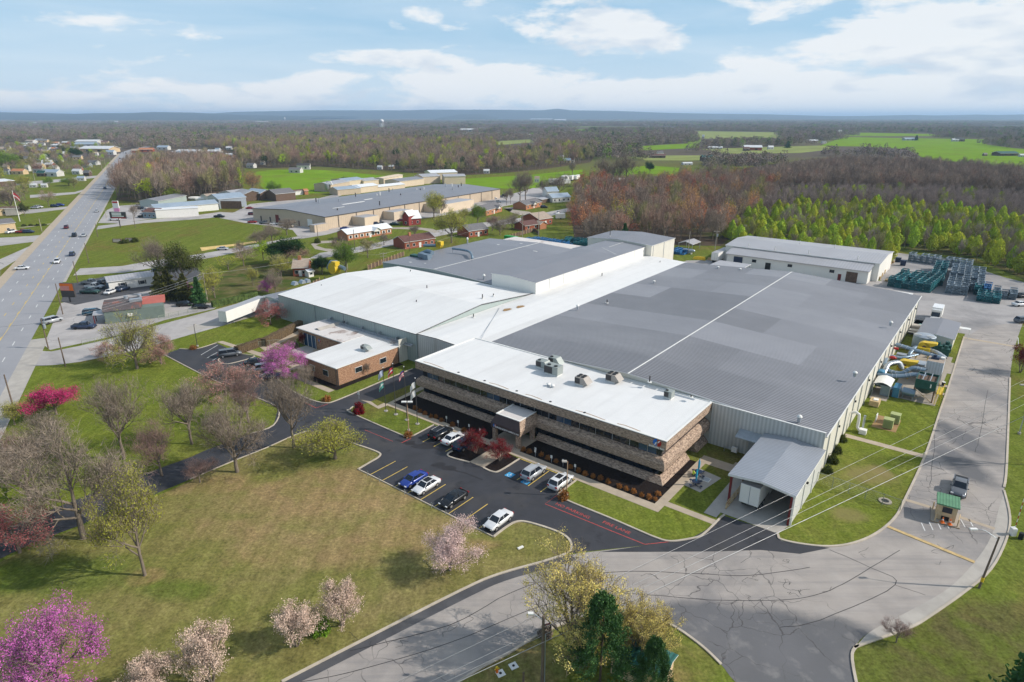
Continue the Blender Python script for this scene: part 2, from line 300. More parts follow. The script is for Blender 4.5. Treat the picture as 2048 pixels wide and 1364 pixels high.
# ------------------------------------------------------------ objects
def tagp(o,label=None,cat=None,group=None,kind=None):
 for k,v in (('label',label),('category',cat),('group',group),('kind',kind)):
  if v:o[k]=v
 return o
def thing(name,label,cat,loc=(0,0,0),rz=0.0,group=None):
 o=bpy.data.objects.new(name,None);sc.collection.objects.link(o);o.empty_display_size=.5
 o.location=loc;o.rotation_euler=(0,0,rz);return tagp(o,label,cat,group)
def link(name,me,parent=None,loc=(0,0,0),rot=(0,0,0),scl=(1,1,1)):
 o=bpy.data.objects.new(name,me);sc.collection.objects.link(o);o.location=loc;o.rotation_euler=rot;o.scale=scl
 if parent is not None:o.parent=parent
 return o
def clone(o,parent=None):
 c=o.copy();sc.collection.objects.link(c);c.parent=parent
 for ch in list(o.children):clone(ch,c)
 return c
class MB:
 """collects shapes and links them as ONE mesh object"""
 def __init__(s):s.v=[];s.f=[];s.m=[];s.ms=[];s.sm=[];s.T=Matrix.Identity(4)
 def mi(s,m):
  if m not in s.ms:s.ms.append(m)
  return s.ms.index(m)
 def add(s,vs,fs,m,smooth=False):
  n=len(s.v);i=s.mi(m)
  s.v+=[tuple(s.T @ Vector(p)) for p in vs]
  for q in fs:s.f.append(tuple(n+k for k in q));s.m.append(i);s.sm.append(smooth)
  return s
 def box(s,x0,x1,y0,y1,z0,z1,m,top=None):
  P=[(x0,y0,z0),(x1,y0,z0),(x1,y1,z0),(x0,y1,z0),(x0,y0,z1),(x1,y0,z1),(x1,y1,z1),(x0,y1,z1)]
  s.add(P,[(0,3,2,1),(0,1,5,4),(1,2,6,5),(2,3,7,6),(3,0,4,7)],m);s.add(P[4:],[(0,1,2,3)],top or m);return s
 def poly(s,pts,m):
  tr=tessellate_polygon([[Vector(p) for p in pts]])
  fs=[]
  for a,b,c in tr:
   A_,B_,C_=(Vector(pts[i]) for i in (a,b,c))
   n=(B_-A_).cross(C_-A_)
   fs.append((a,b,c) if n.z>=0 else (a,c,b))
  return s.add(pts,fs,m)
 def prism(s,pts,z0,z1,m,top=None):
  n=len(pts);A=sum(pts[i][0]*pts[(i+1) % n][1]-pts[(i+1) % n][0]*pts[i][1] for i in range(n))
  if A<0:pts=pts[::-1]
  lo=[(p[0],p[1],z0) for p in pts];hi=[(p[0],p[1],z1) for p in pts]
  s.add(lo+hi,[(i,(i+1) % n,n+(i+1) % n,n+i) for i in range(n)],m)
  s.poly(hi,top or m);return s
 def tube(s,pts,r,m,n=8,cap=True,smooth=True):
  pts=[Vector(p) for p in pts];rs=r if hasattr(r,'__len__') else [r]*len(pts);vs=[]
  for i,p in enumerate(pts):
   d=(pts[min(i+1,len(pts)-1)]-pts[max(i-1,0)]).normalized()
   a=d.orthogonal().normalized() if i==0 else (a0-d*a0.dot(d)).normalized()
   a0=a;b=d.cross(a)
   for k in range(n):
    t=2*math.pi*k/n;vs.append(tuple(p+(a*math.cos(t)+b*math.sin(t))*rs[i]))
  fs=[(i*n+k,i*n+(k+1) % n,(i+1)*n+(k+1) % n,(i+1)*n+k) for i in range(len(pts)-1) for k in range(n)]
  s.add(vs,fs,m,smooth)
  if cap:s.add(vs[:n],[tuple(range(n))[::-1]],m);s.add(vs[-n:],[tuple(range(n))],m)
  return s
 def cyl(s,x,y,z0,z1,r,m,n=10,r2=None):return s.tube([(x,y,z0),(x,y,z1)],[r,r if r2 is None else r2],m,n)
 def dome(s,x,y,z,rx,ry,rz,m,n=10,k=5,rng=None,jit=0.0,full=False):
  vs=[];lo=-1 if full else 0
  for i in range(k+1):
   t=(math.pi/2)*(lo+(1-lo)*i/k)
   for j in range(n):
    q=2*math.pi*j/n;w=1+(rng.uniform(-jit,jit) if rng else 0)
    vs.append((x+rx*math.cos(t)*math.cos(q)*w,y+ry*math.cos(t)*math.sin(q)*w,z+rz*math.sin(t)*w))
  s.add(vs,[(i*n+j,i*n+(j+1) % n,(i+1)*n+(j+1) % n,(i+1)*n+j) for i in range(k) for j in range(n)],m,True);return s
 def mesh(s,name):
  me=bpy.data.meshes.new(name);me.from_pydata(s.v,[],s.f)
  for m in s.ms:me.materials.append(m)
  me.polygons.foreach_set('material_index',s.m);me.polygons.foreach_set('use_smooth',s.sm);me.update();return me
 def build(s,name,parent=None,**k):return link(name,s.mesh(name),parent,**k)
def catmull(pts,k=6,closed=False):
 n=len(pts);out=[]
 rng_=range(n) if closed else range(n-1)
 for i in rng_:
  p0,p1,p2,p3=[pts[j % n] if closed else pts[max(0,min(n-1,j))] for j in (i-1,i,i+1,i+2)]
  for q in range(k):
   t=q/k
   out.append(tuple(.5*(2*b+(c-a)*t+(2*a-5*b+4*c-d)*t*t+(3*b-a-3*c+d)*t**3) for a,b,c,d in zip(p0[:2],p1[:2],p2[:2],p3[:2])))
 if not closed:out.append(tuple(pts[-1][:2]))
 return out
def G2(l):return [g(*p)[:2] for p in l]
def sheet(name,pts,z,m,th=0.0):
 b=MB();b.poly([(p[0],p[1],z) for p in pts],m);o=b.build(name);o['kind']= 'structure';return o
def ribbon(b,pts,w,z,m,h=None):
 """flat strip (or raised kerb if h) along a polyline"""
 pts=[Vector((p[0],p[1])) for p in pts];L=[];Rr=[]
 for i,p in enumerate(pts):
  d=(pts[min(i+1,len(pts)-1)]-pts[max(i-1,0)]).normalized();n_=Vector((-d.y,d.x))*w/2
  L.append(p+n_);Rr.append(p-n_)
 n=len(pts);top=z if h is None else z+h
 vs=[(p.x,p.y,top) for p in L]+[(p.x,p.y,top) for p in Rr]
 b.add(vs,[(n+i,n+i+1,i+1,i) for i in range(n-1)],m)
 if h is not None:
  lo=[(p.x,p.y,z) for p in L]+[(p.x,p.y,z) for p in Rr]
  b.add(lo+vs,[(i,i+1,2*n+i+1,2*n+i)[::-1] for i in range(n-1)]+[(n+i,n+i+1,3*n+i+1,3*n+i) for i in range(n-1)]
   +[(0,n,3*n,2*n),(n-1,2*n-1,4*n-1,3*n-1)[::-1]],m)
def kerb(pts,w=.22,h=.13,z=0.0,m=None):
 b=MB();ribbon(b,pts,w,z,m or m_kerb,h);o=b.build('kerb');o['kind']= 'structure';return o
def inside(p,poly):
 x,y=p[0],p[1];c=False;j=len(poly)-1
 for i in range(len(poly)):
  xi,yi=poly[i][:2];xj,yj=poly[j][:2]
  if (yi>y) !=(yj>y) and x<(xj-xi)*(y-yi)/(yj-yi)+xi:c=not c
  j=i
 return c
def text_mesh(b,s,size,m,T,ext=0.0):
 cu=bpy.data.curves.new('t','FONT');cu.body=s;cu.size=size;cu.extrude=ext;cu.offset=.014 if ext else 0;cu.align_x= 'CENTER'
 cu.resolution_u=3;o=bpy.data.objects.new('t',cu);me=bpy.data.meshes.new_from_object(o)
 old=b.T;b.T=T
 b.add([tuple(v.co) for v in me.vertices],[tuple(p.vertices) for p in me.polygons],m);b.T=old
 bpy.data.objects.remove(o);bpy.data.curves.remove(cu)
# ============================================================ THE SETTING
cs=[-45000,-25000,-12000,-6000,-3000,-1500,-800,-400,-200,-100,0,100,200,400,800,1500,3000,6000,12000,25000,45000]
b=MB();n_=len(cs)
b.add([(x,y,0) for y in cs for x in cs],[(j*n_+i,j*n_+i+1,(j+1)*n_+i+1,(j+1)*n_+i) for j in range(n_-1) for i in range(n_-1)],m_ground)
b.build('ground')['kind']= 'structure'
# --- large lawn patches with their own turf
front_lawn=G2([(0,1125),(62,1092),(154,1056),(250,1020),(420,945),(534,897),(591,871),(625,862),(699,884.5),(754,904),(759,913),(715.5,939.4),(739,950),(955.5,1058.7),(987,1074),(1035,1043.5),(1061,1046),(1112,1062),(1137,1078),(1143,1096),(1132,1108),(1086,1123),(997,1149),(924,1180),(700,1294),(564,1364),(420,1440),(100,1600),(-300,1500),(-300,1250)])
sheet('front_lawn',front_lawn,.006,m_olive)
rise_lawn=G2([(1556,1069),(1595,1088),(1645,1094),(1689,1091),(1729,1080),(1763,1061),(1790,1036),(1807,1006),(1850,911),(1881,820),(1897,773),(1910,725),(1919,690),(1895,680),(1640,880),(1579,1050)])
sheet('grass',rise_lawn,.006,m_grass)
sheet('grass',G2([(1131.5,1000),(1218,1036),(1310,1076),(1340,1083),(1380,1078),(1403,1072),(1427,1051),(1447,1031),(1460,1003),(1410,900),(1152,961),(1117,989)]),.006,m_grass)
sheet('grass',G2([(330,712),(420,757),(507,793),(556,817),(547,851),(413,900),(250,960),(0,1060),(-200,1150),(-200,900),(0,800),(66,735),(103,735),(158,726),(224,713),(259,704),(312,692)]),.008,m_grass)
sheet('grass',G2([(359,677),(449,652),(520,631),(600,640),(640,665),(480,708),(433,686),(393,698),(359,698)]),.006,m_grass)
# --- factory front lot and drives (new asphalt)
lot_w=G2([(327,709),(420,757),(507,793),(556,817),(547,851),(413,900),(380,915),(250,962),(100,1020),(0,1062),(-120,1110),(-120,1175),(0,1118),(61.5,1087.6),(154,1053),(262,1008),(380,959),(413,944),(468,922),(534,895.5),(591,870),(617,862.5),(660,868),(699,884.5),(754,904),(760,908),(758,913),(715.5,939.4),(739,950),(955.5,1058.7),(987,1074),(1020,1050),
   (1035.5,1043.5),(1061,1046),(1090,1053),(1112,1062.5),(1137,1078),(1143,1095.5),(1132,1108),(1200,1100),(1300,1090),(1340,1084),(1280,1062),(1218,1036),(1131.5,1000),(1117,989),(1135,975),(1152,961),(1039,917.8),
   (867.7,850),(818.4,873.4),(806.7,872),(700,825),(706,813.6),(734,806),(826,767),(880,745),(860,724),(825,738),(780,756),(701,790),(666,804),(652.7,806.4),(622,800),(600,790),(573,774.6),(547,748),(535,728),(509.7,713),(480,708),(433,686),(393.3,698),(359,698)])
sheet('parking_lot',lot_w,.020,m_asphalt)
# --- service road, loop and branch (weathered)
edgeN=catmull(G2([(380,1455),(564,1364),(700,1294),(924,1180),(997,1149),(1086,1123.5),(1150,1108),(1300,1090),(1380,1077),(1420,1065),(1449,1034)]),4)
edgeN2=catmull(G2([(1554.8,1065),(1562,1081),(1595,1088),(1645.5,1094),(1689,1091),(1729.5,1079),(1763,1060),(1790,1035),(1806.8,1004.8),(1850.4,910.7),(1880.7,820),(1897,773),(1928,674),(1936,655)]),4)
edgeE=catmull(G2([(2048,640),(2031,690),(2020,756),(2013.6,925.7),(2008,981),(1996.6,1021.6),(1981.5,1075),(1948,1125.7),(1897.5,1176),(1830,1216),(1746,1260),(1716,1285),(1704,1312),(1712,1364),(1730,1440)]),4)
edgeS=catmull(G2([(1560,1440),(1471,1364),(1442,1329),(1398,1288),(1339.5,1248.5),(1286.7,1232),(1215,1229),(1155,1238),(1081.6,1267.5),(1017,1307),(958.6,1338),(917.6,1364),(800,1440)]),4)
sheet('service_road',edgeN+edgeN2+edgeE+edgeS,.014,m_road)
_=(G2([(1360,1250),(1400,1225),(1500,1205),(1640,1215),(1746,1260),(1712,1288),(1704,1312),(1712,1364),(1730,1440),(1560,1440),(1471,1364),(1442,1329),(1398,1288),(1365,1266)]))
# darker sealed strip along the inside of the bend and by the shelter
sheet('sealed_strip',catmull(G2([(1130,1110),(1086,1124),(997,1150),(924,1181),(700,1295),(564,1365),(600,1364),(735,1297),(940,1193),(1010,1162),(1095,1137),(1150,1120)]),3,True),.019,m_darkroad)
sheet('sealed_strip',G2([(1340,1084),(1380,1078),(1427,1051),(1449,1032),(1554.8,1066),(1562,1082),(1600,1089),(1660,1096),(1600,1108),(1520,1100),(1440,1103),(1300,1104),(1200,1104)]),.021,m_asphalt)
# back lot
sheet('back_lot',G2([(1936,655),(1919,645),(1890,632),(1850,640),(1830,592),(1760,560),(1790,505),(1900,520),(2010,555),(2110,580),(2200,640),(2048,645)]),.026,m_backlot)
sheet('back_lot',[uv(*p)[:2] for p in ((-62,118),(-62,150),(-50,162),(2,160),(18,162),(36,140),(30,112),(17.5,110),(17,117.5))],.020,m_backlot)
sheet('side_yard',[uv(*p)[:2] for p in ((17.4,104),(20,104),(20,118),(17.4,118))],.02,m_pale)
# kerbs
K=lambda l,**k:kerb(catmull(G2(l),4),**k)
K([(564,1364),(700,1294),(924,1180),(997,1149),(1086,1123.5),(1132,1108),(1143,1095.5),(1137,1078),(1112,1062.5),(1061,1046),(1035.5,1043.5),(1015,1053),(987,1074)],w=.3)
K([(987,1074),(955.5,1058.7),(739,950),(715.5,939.4)],w=.16)
K([(715.5,939.4),(740,925),(759,913),(754,904),(699,884.5),(640,862)],w=.28)
K([(617.5,862.5),(591,870),(534,895.5),(468,922),(380,959)],w=.16)
K([(327,709),(420,757),(507,793),(556,817),(547,851),(500,868)],w=.2)
K([(359,698),(393,698),(433,686)],w=.2);K([(480,708),(509.7,713),(463,727),(445,727),(437,720),(445,712)],w=.2)
K([(535,730),(547,748),(573,774.6),(600,790),(622,800),(640,805),(652.7,806.4),(666,804),(701,790),(780,756),(825,738)],w=.24)
K([(706,813.6),(700,819),(702,826),(806.7,872),(812,874),(820,873.4),(830,870),(867.6,850)],w=.22)
K([(905,903),(897,907),(899,914),(939,925)],w=.28);K([(967,936),(984.7,943.7),(1000,942),(1039,917.8)],w=.28)
K([(1152,961),(1135,974),(1117,989),(1131.5,1000),(1218,1035.6),(1274.6,1060),(1310,1075),(1340,1083),(1380,1078),(1403.5,1071),(1427,1050),(1441,1035.7),(1449,1030)],w=.26)
K([(1554.8,1065),(1556.5,1072),(1561.5,1079),(1595,1087),(1645.5,1093),(1689,1090.4),(1729.5,1078.7),(1763,1060),(1790,1035),(1806.8,1004.8),(1850.4,910.7),(1880.7,820),(1897,773),(1928,674)],w=.3)
kerb([p for p in edgeS[8:]],w=.28);K([(2020,756),(2013.6,925.7),(2008,975)],w=.3)
K([(1716,1290),(1704,1310),(1712,1364),(1730,1430)],w=.28)
# concrete gutter strip round the outer bend
sheet('pavement',catmull(G2([(2004,996),(1996.6,1021.6),(1981.5,1075),(1948,1125.7),(1897.5,1176),(1830,1216),(1746,1260),(1720,1284)]),4)+catmull(G2([(1708,1296),(1740,1284),(1820,1256),(1864,1230),(1931,1182.8),(1981.5,1139),(2011.7,1082),(2020,1035),(2008,981)]),4),.024,m_pale)
K([(1708,1296),(1740,1284),(1820,1256),(1864,1230),(1931,1182.8),(1981.5,1139),(2011.7,1082),(2020,1035),(2008,981)],w=.25)
# speed humps / concrete bands across the service road
b=MB()
ribbon(b,G2([(1774,1053),(1949,1125)]),.55,.02,mat('worn_tan_paint',(.50,.36,.17),.8,var=.2,scale=2),.06)
o=b.build('speed_hump');tagp(o,'long yellow speed hump across the road in front of the guard booth','speed hump')
b=MB();ribbon(b,G2([(1812,1000),(1886,1022)]),.7,.026,m_walk);ribbon(b,G2([(1916,1033),(1990,1058)]),.7,.026,m_walk)
ribbon(b,G2([(1929,676),(2036,694)]),1.3,.026,m_walk);b.build('concrete_band')['kind']= 'structure'
# --- walks and beds round the office (u, v)
def uvp(*l):return [uv(*p)[:2] for p in l]
sheet('sidewalk',uvp((-54,-6.4),(2.4,-6.4),(2.4,10.2),(6.2,10.2),(6.2,11.6),(1.1,11.6),(1.1,-4.8),(-53.4,-4.8),(-53.4,4),(-54.8,4)),.030,m_walk)
sheet('sidewalk',G2([(722,800),(734,805),(757,818),(775,811),(768,806),(755,812),(742,803)]),.032,m_walk)
sheet('sidewalk',uvp((2.4,-3.2),(9.6,-3.2),(9.6,-4.4),(2.4,-4.4)),.030,m_walk)
sheet('sidewalk',uvp((1.2,12.6),(6.0,12.6),(6.0,13.6),(8.8,13.6),(8.8,12.2),(6.2,10.2),(1.2,11.6)),.031,m_walk)
sheet('sidewalk',uvp((7.4,-2.6),(9.2,-2.6),(9.2,12.4),(7.4,9.2)),.032,m_pale)
sheet('patio',uvp((2.4,2.3),(5.0,1.9),(6.0,7.6),(2.4,8.2)),.034,m_pale)
for a in ((-53.4,-29.3),(-23.0,1.1)):sheet('mulch_bed',uvp((a[0],-4.8),(a[1],-4.8),(a[1],.3),(a[0],.3)),.034,m_mulch)
sheet('mulch_bed',uvp((-.3,.0),(1.1,.0),(1.1,9.9),(-.3,9.9)),.034,m_mulch)
sheet('pavement',uvp((-29.3,-4.8),(-23.0,-4.8),(-23.0,.5),(-29.3,.5)),.034,m_walk)
u0,v0=px_uv(939,924);u1,v1=px_uv(967,935.5)
sheet('pavement',uvp((u0,v0),(u1,v1),(u1,-6.2),(u0,-6.2)),.034,m_walk)
sheet('mulch_bed',catmull(G2([(903,901),(897,908),(902,915),(938,923.5)]),4)+uvp((u0-.1,-6.5),(u0-3.2,-6.5)),.036,m_mulch)
sheet('mulch_bed',catmull(G2([(968,936),(984.7,942),(1000,940.5)]),4)+G2([(1037,917)])+uvp((u1+.1,-6.5)),.036,m_mulch)
# apron of the truck shelter, equipment slab, side paths
sheet('dock_apron',uvp((9.2,-1.1),(16.9,-1.1),(17.5,1.6),(17.5,16.6),(9.0,16.6),(9.0,1.6)),.034,m_pale)
sheet('equipment_slab',uvp((20.6,57.3),(28.2,57.3),(28.2,90),(20.6,90)),.028,m_conc)
sheet('equipment_slab',uvp((17.6,54),(20.6,54),(20.6,61),(17.6,61)),.028,m_conc)
sheet('gravel_pad',uvp((20.4,40.6),(24.2,40.6),(24.2,46.5),(20.4,46.5)),.026,m_dirt)
sheet('side_path',uvp((17.5,33.5),(29.2,33.5),(29.2,34.9),(17.5,34.9)),.026,m_walk)
sheet('side_path',uvp((26.5,78),(29.3,78),(29.3,86),(26.5,86)),.026,m_conc)
# annex paths
AU0=-96.5
sheet('mulch_bed',uvp((-80.2,-8.0),(-66.6,-8.0),(-66.6,10),(-68.2,10),(-68.2,-6.2),(-79,-6.2)),.03,m_mulch)
sheet('sidewalk',uvp((-92,-9.6),(-67,-9.6),(-67,-8.2),(-92,-8.2)),.034,m_walk)
sheet('sidewalk',uvp((-84.5,-8.2),(-83,-8.2),(-83,4),(-90,4),(-90,2.6),(-84.5,2.6)),.036,m_walk)
sheet('annex_court',uvp((-94,-1),(-82.5,-1),(-82.5,4),(-94,4)),.032,m_pale)
sheet('sidewalk',G2([(335+98,684),(445,682),(640,742),(625,748)]),.033,m_walk)
sheet('annex_path',G2([(520,695),(600,655),(610,662),(530,702)]),.033,m_walk)
sheet('bare_earth',G2([(555,683),(590,662),(605,668),(580,690)]),.03,m_dirt)
# --- parking bays, painted lines, red fire-lane paint
b=MB()
L0u,Lv=px_uv(738.9,950.3);L9u,_=px_uv(955.5,1058.7);ST=(L9u-L0u)/8
for k in range(9):
 if k==2:pass
 u=L0u+k*ST;ribbon(b,uvp((u,Lv+.1),(u,Lv+5.3)),.13,.026,m_yel)
for px,py in ((845.4,884),(867.7,893.3),(891,903)):
 u,v=px_uv(px,py);ribbon(b,uvp((u,v),(u,-6.9)),.13,.026,m_yel)
for px,py in ((1056.4,972),(1081,984)):
 u,v=px_uv(px,py);ribbon(b,uvp((u,v),(u,-6.9)),.13,.026,m_yel)
u,v=px_uv(1034,960);ribbon(b,uvp((u,v),(u,-6.9)),.13,.026,m_yel)
ribbon(b,uvp((-21.5,-6.6),(-11,-6.6)),.14,.026,m_yel)
for a,c in (((402,710),(436,690)),((414,716),(449,697)),((425,721),(460,701)),((477,736),(512,716)),((490,744),(528,724)),((505,752),(545,731)),((530,744),(556,732))):
 ribbon(b,G2([a,c]),.14,.026,m_white)
for k in range(7):p=g(1850+k*16,1062-k*1.5);ribbon(b,[(p[0],p[1]),(p[0]+.6,p[1]+1.8)],.12,.026,m_white)
for p,q in (((2036,675),(2037,692)),((2034,632),(2035,645)),((2035,652),(2060,653))):ribbon(b,G2([p,q]),.14,.026,m_white)
b.build('parking_lines')['kind']= 'structure'
b=MB()
ribbon(b,G2([(1115,990),(1090.4,1008),(1218,1060),(1290,1089),(1340,1083.5)]),.11,.027,m_redp)
ribbon(b,G2([(730,860),(786,883)]),.08,.027,m_redp);ribbon(b,G2([(803,886),(822,877)]),.14,.027,m_redp)
ribbon(b,G2([(437,738),(411,727),(432,721)]),.14,.027,m_redp);ribbon(b,G2([(605,803),(632,816),(656,808)]),.14,.027,m_redp)
rot=Matrix.Rotation(AA,4,'Z')
for s,px,py in (("NO PARKING",1143,1023),("FIRE LANE",1231,1057)):
 p=g(px,py);text_mesh(b,s,.80,m_redp,Matrix.Translation((p[0],p[1],.028)) @ rot @ Matrix.Diagonal((1.15,1.0,1,1)))
b.build('fire_lane_paint')['kind']= 'structure'
for px,py in ((1020,950),(1052,963.5),(533,750)):
 b=MB();u,v=px_uv(px,py);b.T=Matrix.Translation(uv(u,v,.027)) @ rot
 b.box(-.62,.62,-.62,.62,0,.003,m_blue)
 for k in range(12):# wheelchair sign: wheel, seat, back, head
  t=k*math.pi/7.5+2.6;t2=t+.35
  b.add([(r_*math.cos(q),-.12+r_*math.sin(q),.006) for r_,q in ((.3,t),(.38,t),(.38,t2),(.3,t2))],[(0,1,2,3)],m_white)
 b.box(-.06,.04,-.05,.3,.003,.006,m_white);b.box(-.06,.25,-.05,.03,.0035,.0065,m_white);b.box(-.07,.05,.35,.47,.003,.006,m_white)
 b.build('parking_symbol')['kind']= 'structure'
# tar patches and seams
b=MB()
rng=random.Random(5)
for c,w_ in (((850,893),2.3),((820,886),1.6),((900,938),1.5),((880,930),1.6)):
 p=g(*c);b.poly([(p[0]+w_*rng.uniform(.5,1.1)*math.cos(k*.785),p[1]+w_*rng.uniform(.3,.7)*math.sin(k*.785),.024) for k in range(8)],m_tar)
ribbon(b,G2([(790,879),(830,890),(872,897),(885,902)]),.6,.0245,m_tar);ribbon(b,G2([(905,940),(930,946),(965,960)]),.25,.0245,m_tar)
def seam(l,w=.09,jit=.25,k=5,z=.022):
 pts=catmull(G2(l),k);pts=[(x+rng.uniform(-jit,jit),y+rng.uniform(-jit,jit)) for x,y in pts];ribbon(b,pts,w,z,m_tar)
seam([(700,1302),(900,1250),(1017,1188),(1120,1155),(1260,1143),(1400,1148),(1500,1151),(1620,1135)],.09,.04)
seam([(600,1364),(700,1345),(900,1286),(1080,1213),(1200,1188),(1300,1190),(1420,1200),(1560,1200),(1640,1188),(1700,1160),(1800,1100)],.08,.04)
seam([(1560,1255),(1640,1240),(1790,1170),(1740,1135),(1660,1100)],.08,.05);seam([(1790,1170),(1850,1190)],.06,.05)
seam([(1975,780),(1960,870),(1950,905)],.06,.08);seam([(1870,870),(1862,960),(1855,975)],.06,.1)
seam([(1900,835),(2010,872)],.06,.05)
for _ in range(30):
 x=rng.choice([rng.uniform(700,1150),rng.uniform(1250,1700),rng.uniform(1480,1900)]);
 if x<1150:y=1300-(x-700)*.26+rng.uniform(-25,40)
 else:y=rng.uniform(1115,1205) if x<1700 else rng.uniform(1070,1130)
 l=[(x,y)]
 for _ in range(rng.randint(2,5)):l.append((l[-1][0]+rng.uniform(-16,20),l[-1][1]+rng.uniform(-9,11)))
 seam(l,.04,.07,3,.0225)
b.build('road_crack_seals')['kind']= 'structure'

# ------------------------------------------------------------ highway
TR,TL=-35.0,-51.5
sheet('highway',[hw(0,TR)[:2],hw(1140,TR)[:2],hw(1140,TL)[:2],hw(0,TL)[:2]],.030,m_hwy)
sheet('highway',catmull([hw(1130,TR)[:2],hw(1180,TR+1)[:2],hw(1300,TR+14)[:2],hw(1500,TR+50)[:2],hw(1800,TR+120)[:2]],4)+catmull([hw(1800,TR+104)[:2],hw(1500,TL+50)[:2],hw(1300,TL+14)[:2],hw(1180,TL+1)[:2],hw(1130,TL)[:2]],4),.05,m_hwy)
sheet('pavement',[hw(0,TR)[:2],hw(185,TR)[:2],hw(185,TR+3.6)[:2],hw(0,TR+3.6)[:2]],.034,m_pale)
sheet('pavement',[hw(0,TL)[:2],hw(1130,TL)[:2],hw(1130,TL-3.2)[:2],hw(0,TL-3.2)[:2]],.034,m_walk)
sheet('pavement',[hw(250,TR)[:2],hw(1000,TR)[:2],hw(1000,TR+.9)[:2],hw(250,TR+.9)[:2]],.034,m_pale)
b=MB();LW=(TR-TL)/5
for k,tt in enumerate((TR-LW,TL+LW)):
 s=60
 while s<900:ribbon(b,[hw(s,tt),hw(s+3.2,tt)],.16+s*.0002,.040,m_white);s+=12.2/1.0
for tt,o_ in ((TR-2*LW,1),(TL+2*LW,-1)):
 ribbon(b,[hw(60+22*(o_<0),tt),hw(900,tt)],.12,.040,m_yel) if o_>0 else None
 s=66
 while s<700:ribbon(b,[hw(s,tt-.2*o_),hw(s+3,tt-.2*o_)],.14+s*.0002,.040,m_yel);s+=12.2
b.build('highway_markings')['kind']= 'structure'
# --- streets, lots and drives, all traced on the ground
EXCL=[]
def S(name,l,z,m,curved=False):
 P_=catmull(G2(l),4,True) if curved else G2(l)
 if 'floor' not in name:EXCL.append(P_)
 return sheet(name,P_,z,m)
S('side_street',[(66,732),(111,730),(158,724),(224,711),(259,703),(311,690),(359,675.5),(449,650.5),(520,629),(600,606),(560,596),(500,600),(400,628),(317,650),(210,680),(158,692),(103,703),(80,702)],.022,m_lot)
S('trailer_apron',[(380,662),(449,650),(520,629),(575,612),(540,612),(440,640),(370,655)],.026,m_pale)
S('bar_lot',[(88,690),(122,606),(200,590),(290,576),(318,566),(345,596),(400,606),(445,606),(428,618),(330,640),(230,672),(100,700)],.024,m_lot)
S('office_lot',[(122,603),(133,572),(150,566),(210,553),(330,536),(395,535),(410,558),(318,578),(200,600),(150,610)],.026,m_darkroad)
S('side_street',[(146,551),(160,537),(245,532),(300,522),(400,508),(480,494),(600,472),(622,464),(660,456),(660,466),(620,474),(556,484),(480,503),(440,512),(318,534),(250,545)],.020,m_lot)
S('straw_verge',[(400,495),(460,489),(522,481),(512,486),(440,496),(404,502)],.03,m_straw)
S('side_street',[(193,459),(240,452),(287,446),(398,438),(444,434),(500,436),(520,428),(440,424),(380,432),(300,439),(230,448),(196,452)],.020,m_lot)
S('store_lot',[(196,446),(214,420),(232,412),(290,408),(320,415),(306,437),(240,447)],.018,m_lot)
S('factory_lot',[(430,434),(470,424),(500,408),(560,402),(640,396),(680,386),(690,388),(660,400),(640,420),(655,450),(700,446),(900,412),(1010,392),(1080,372),(1110,388),(1072,402),(960,420),(880,432),(820,440),(740,455),(690,460),(650,470),(600,478),(585,460),(540,452),(490,446)],.018,m_lot)
S('residential_street',[(618,517),(640,506),(700,497),(760,484),(850,465),(900,456),(980,443),(1040,436),(1082,427),(1141,415),(1150,420),(1085,436),(1040,445),(985,452),(905,466),(860,476),(770,494),(705,507),(640,517)],.020,m_lot)
S('driveway',[(622,488),(640,482),(672,481),(674,485),(640,487),(632,491),(650,497),(680,499),(690,502),(660,504),(630,498)],.026,m_conc)
S('driveway',[(780,455),(830,454),(866,458),(880,464),(870,466),(845,460),(800,458),(778,458)],.026,m_conc)
S('driveway',[(1005,416),(1030,414),(1020,424),(1040,430),(1070,430),(1060,424)],.026,m_conc)
S('meadow',[(515,343),(640,340),(760,351),(860,358),(800,372),(690,378),(650,385),(560,388),(528,378)],.05,m_field,True)
S('meadow',[(900,366),(935,357),(1060,350),(1165,339),(1165,352),(1110,362),(1075,376),(1010,377),(935,374)],.05,m_field)
S('meadow',[(1215,339),(1300,331),(1372,337),(1350,349),(1290,347),(1215,352)],.05,m_field)
S('meadow',[(1262,293),(1375,287),(1380,279),(1403,278),(1397,296),(1280,301)],.12,m_field)
S('pasture',[(1275,311),(1437,311),(1437,321),(1290,321)],.10,m_paleland)
S('pasture',[(1380,262),(1566,265),(1568,277),(1530,276),(1480,278),(1385,277)],.16,m_paleland)
S('meadow',[(1685,274),(1800,276),(1976,279),(1973,289),(2032,297),(2160,304),(2160,345),(2062,339),(1951,328),(1849,317),(1813,298),(1720,293),(1640,292)],.12,m_field)
S('pasture',[(1400,298),(1640,291),(1680,297),(1600,306),(1450,308)],.10,m_paleland)
S('pasture',[(1700,265),(1860,268),(1900,272),(1700,272)],.2,m_field)
S('pasture',[(1150,259),(1175,258),(1176,264),(1152,265)],.2,m_field)
S('meadow',[(980,283),(1060,279),(1090,283),(1000,290)],.12,m_paleland)
S('road_cut',[(729,242),(733,239),(736,239),(749,262),(741,262)],.3,m_paleland)
for l,m in (([(95,470),(150,462),(176,452),(120,440),(60,446)],m_grass),([(50,436),(130,424),(170,412),(60,420)],m_grass),([(62,400),(170,394),(200,380),(100,386)],m_grass),([(0,490),(80,478),(96,466),(0,470)],m_grass),
   ([(205,340),(235,325),(245,318),(215,325)],m_field)):S('grass',l,.012,m)
S('turnout',[(-60,545),(60,492),(66,500),(0,540),(0,566),(-60,600)],.016,m_lot)
S('side_street',[(-60,420),(60,419),(150,412),(172,408),(165,414),(60,427),(-60,430)],.014,m_lot)
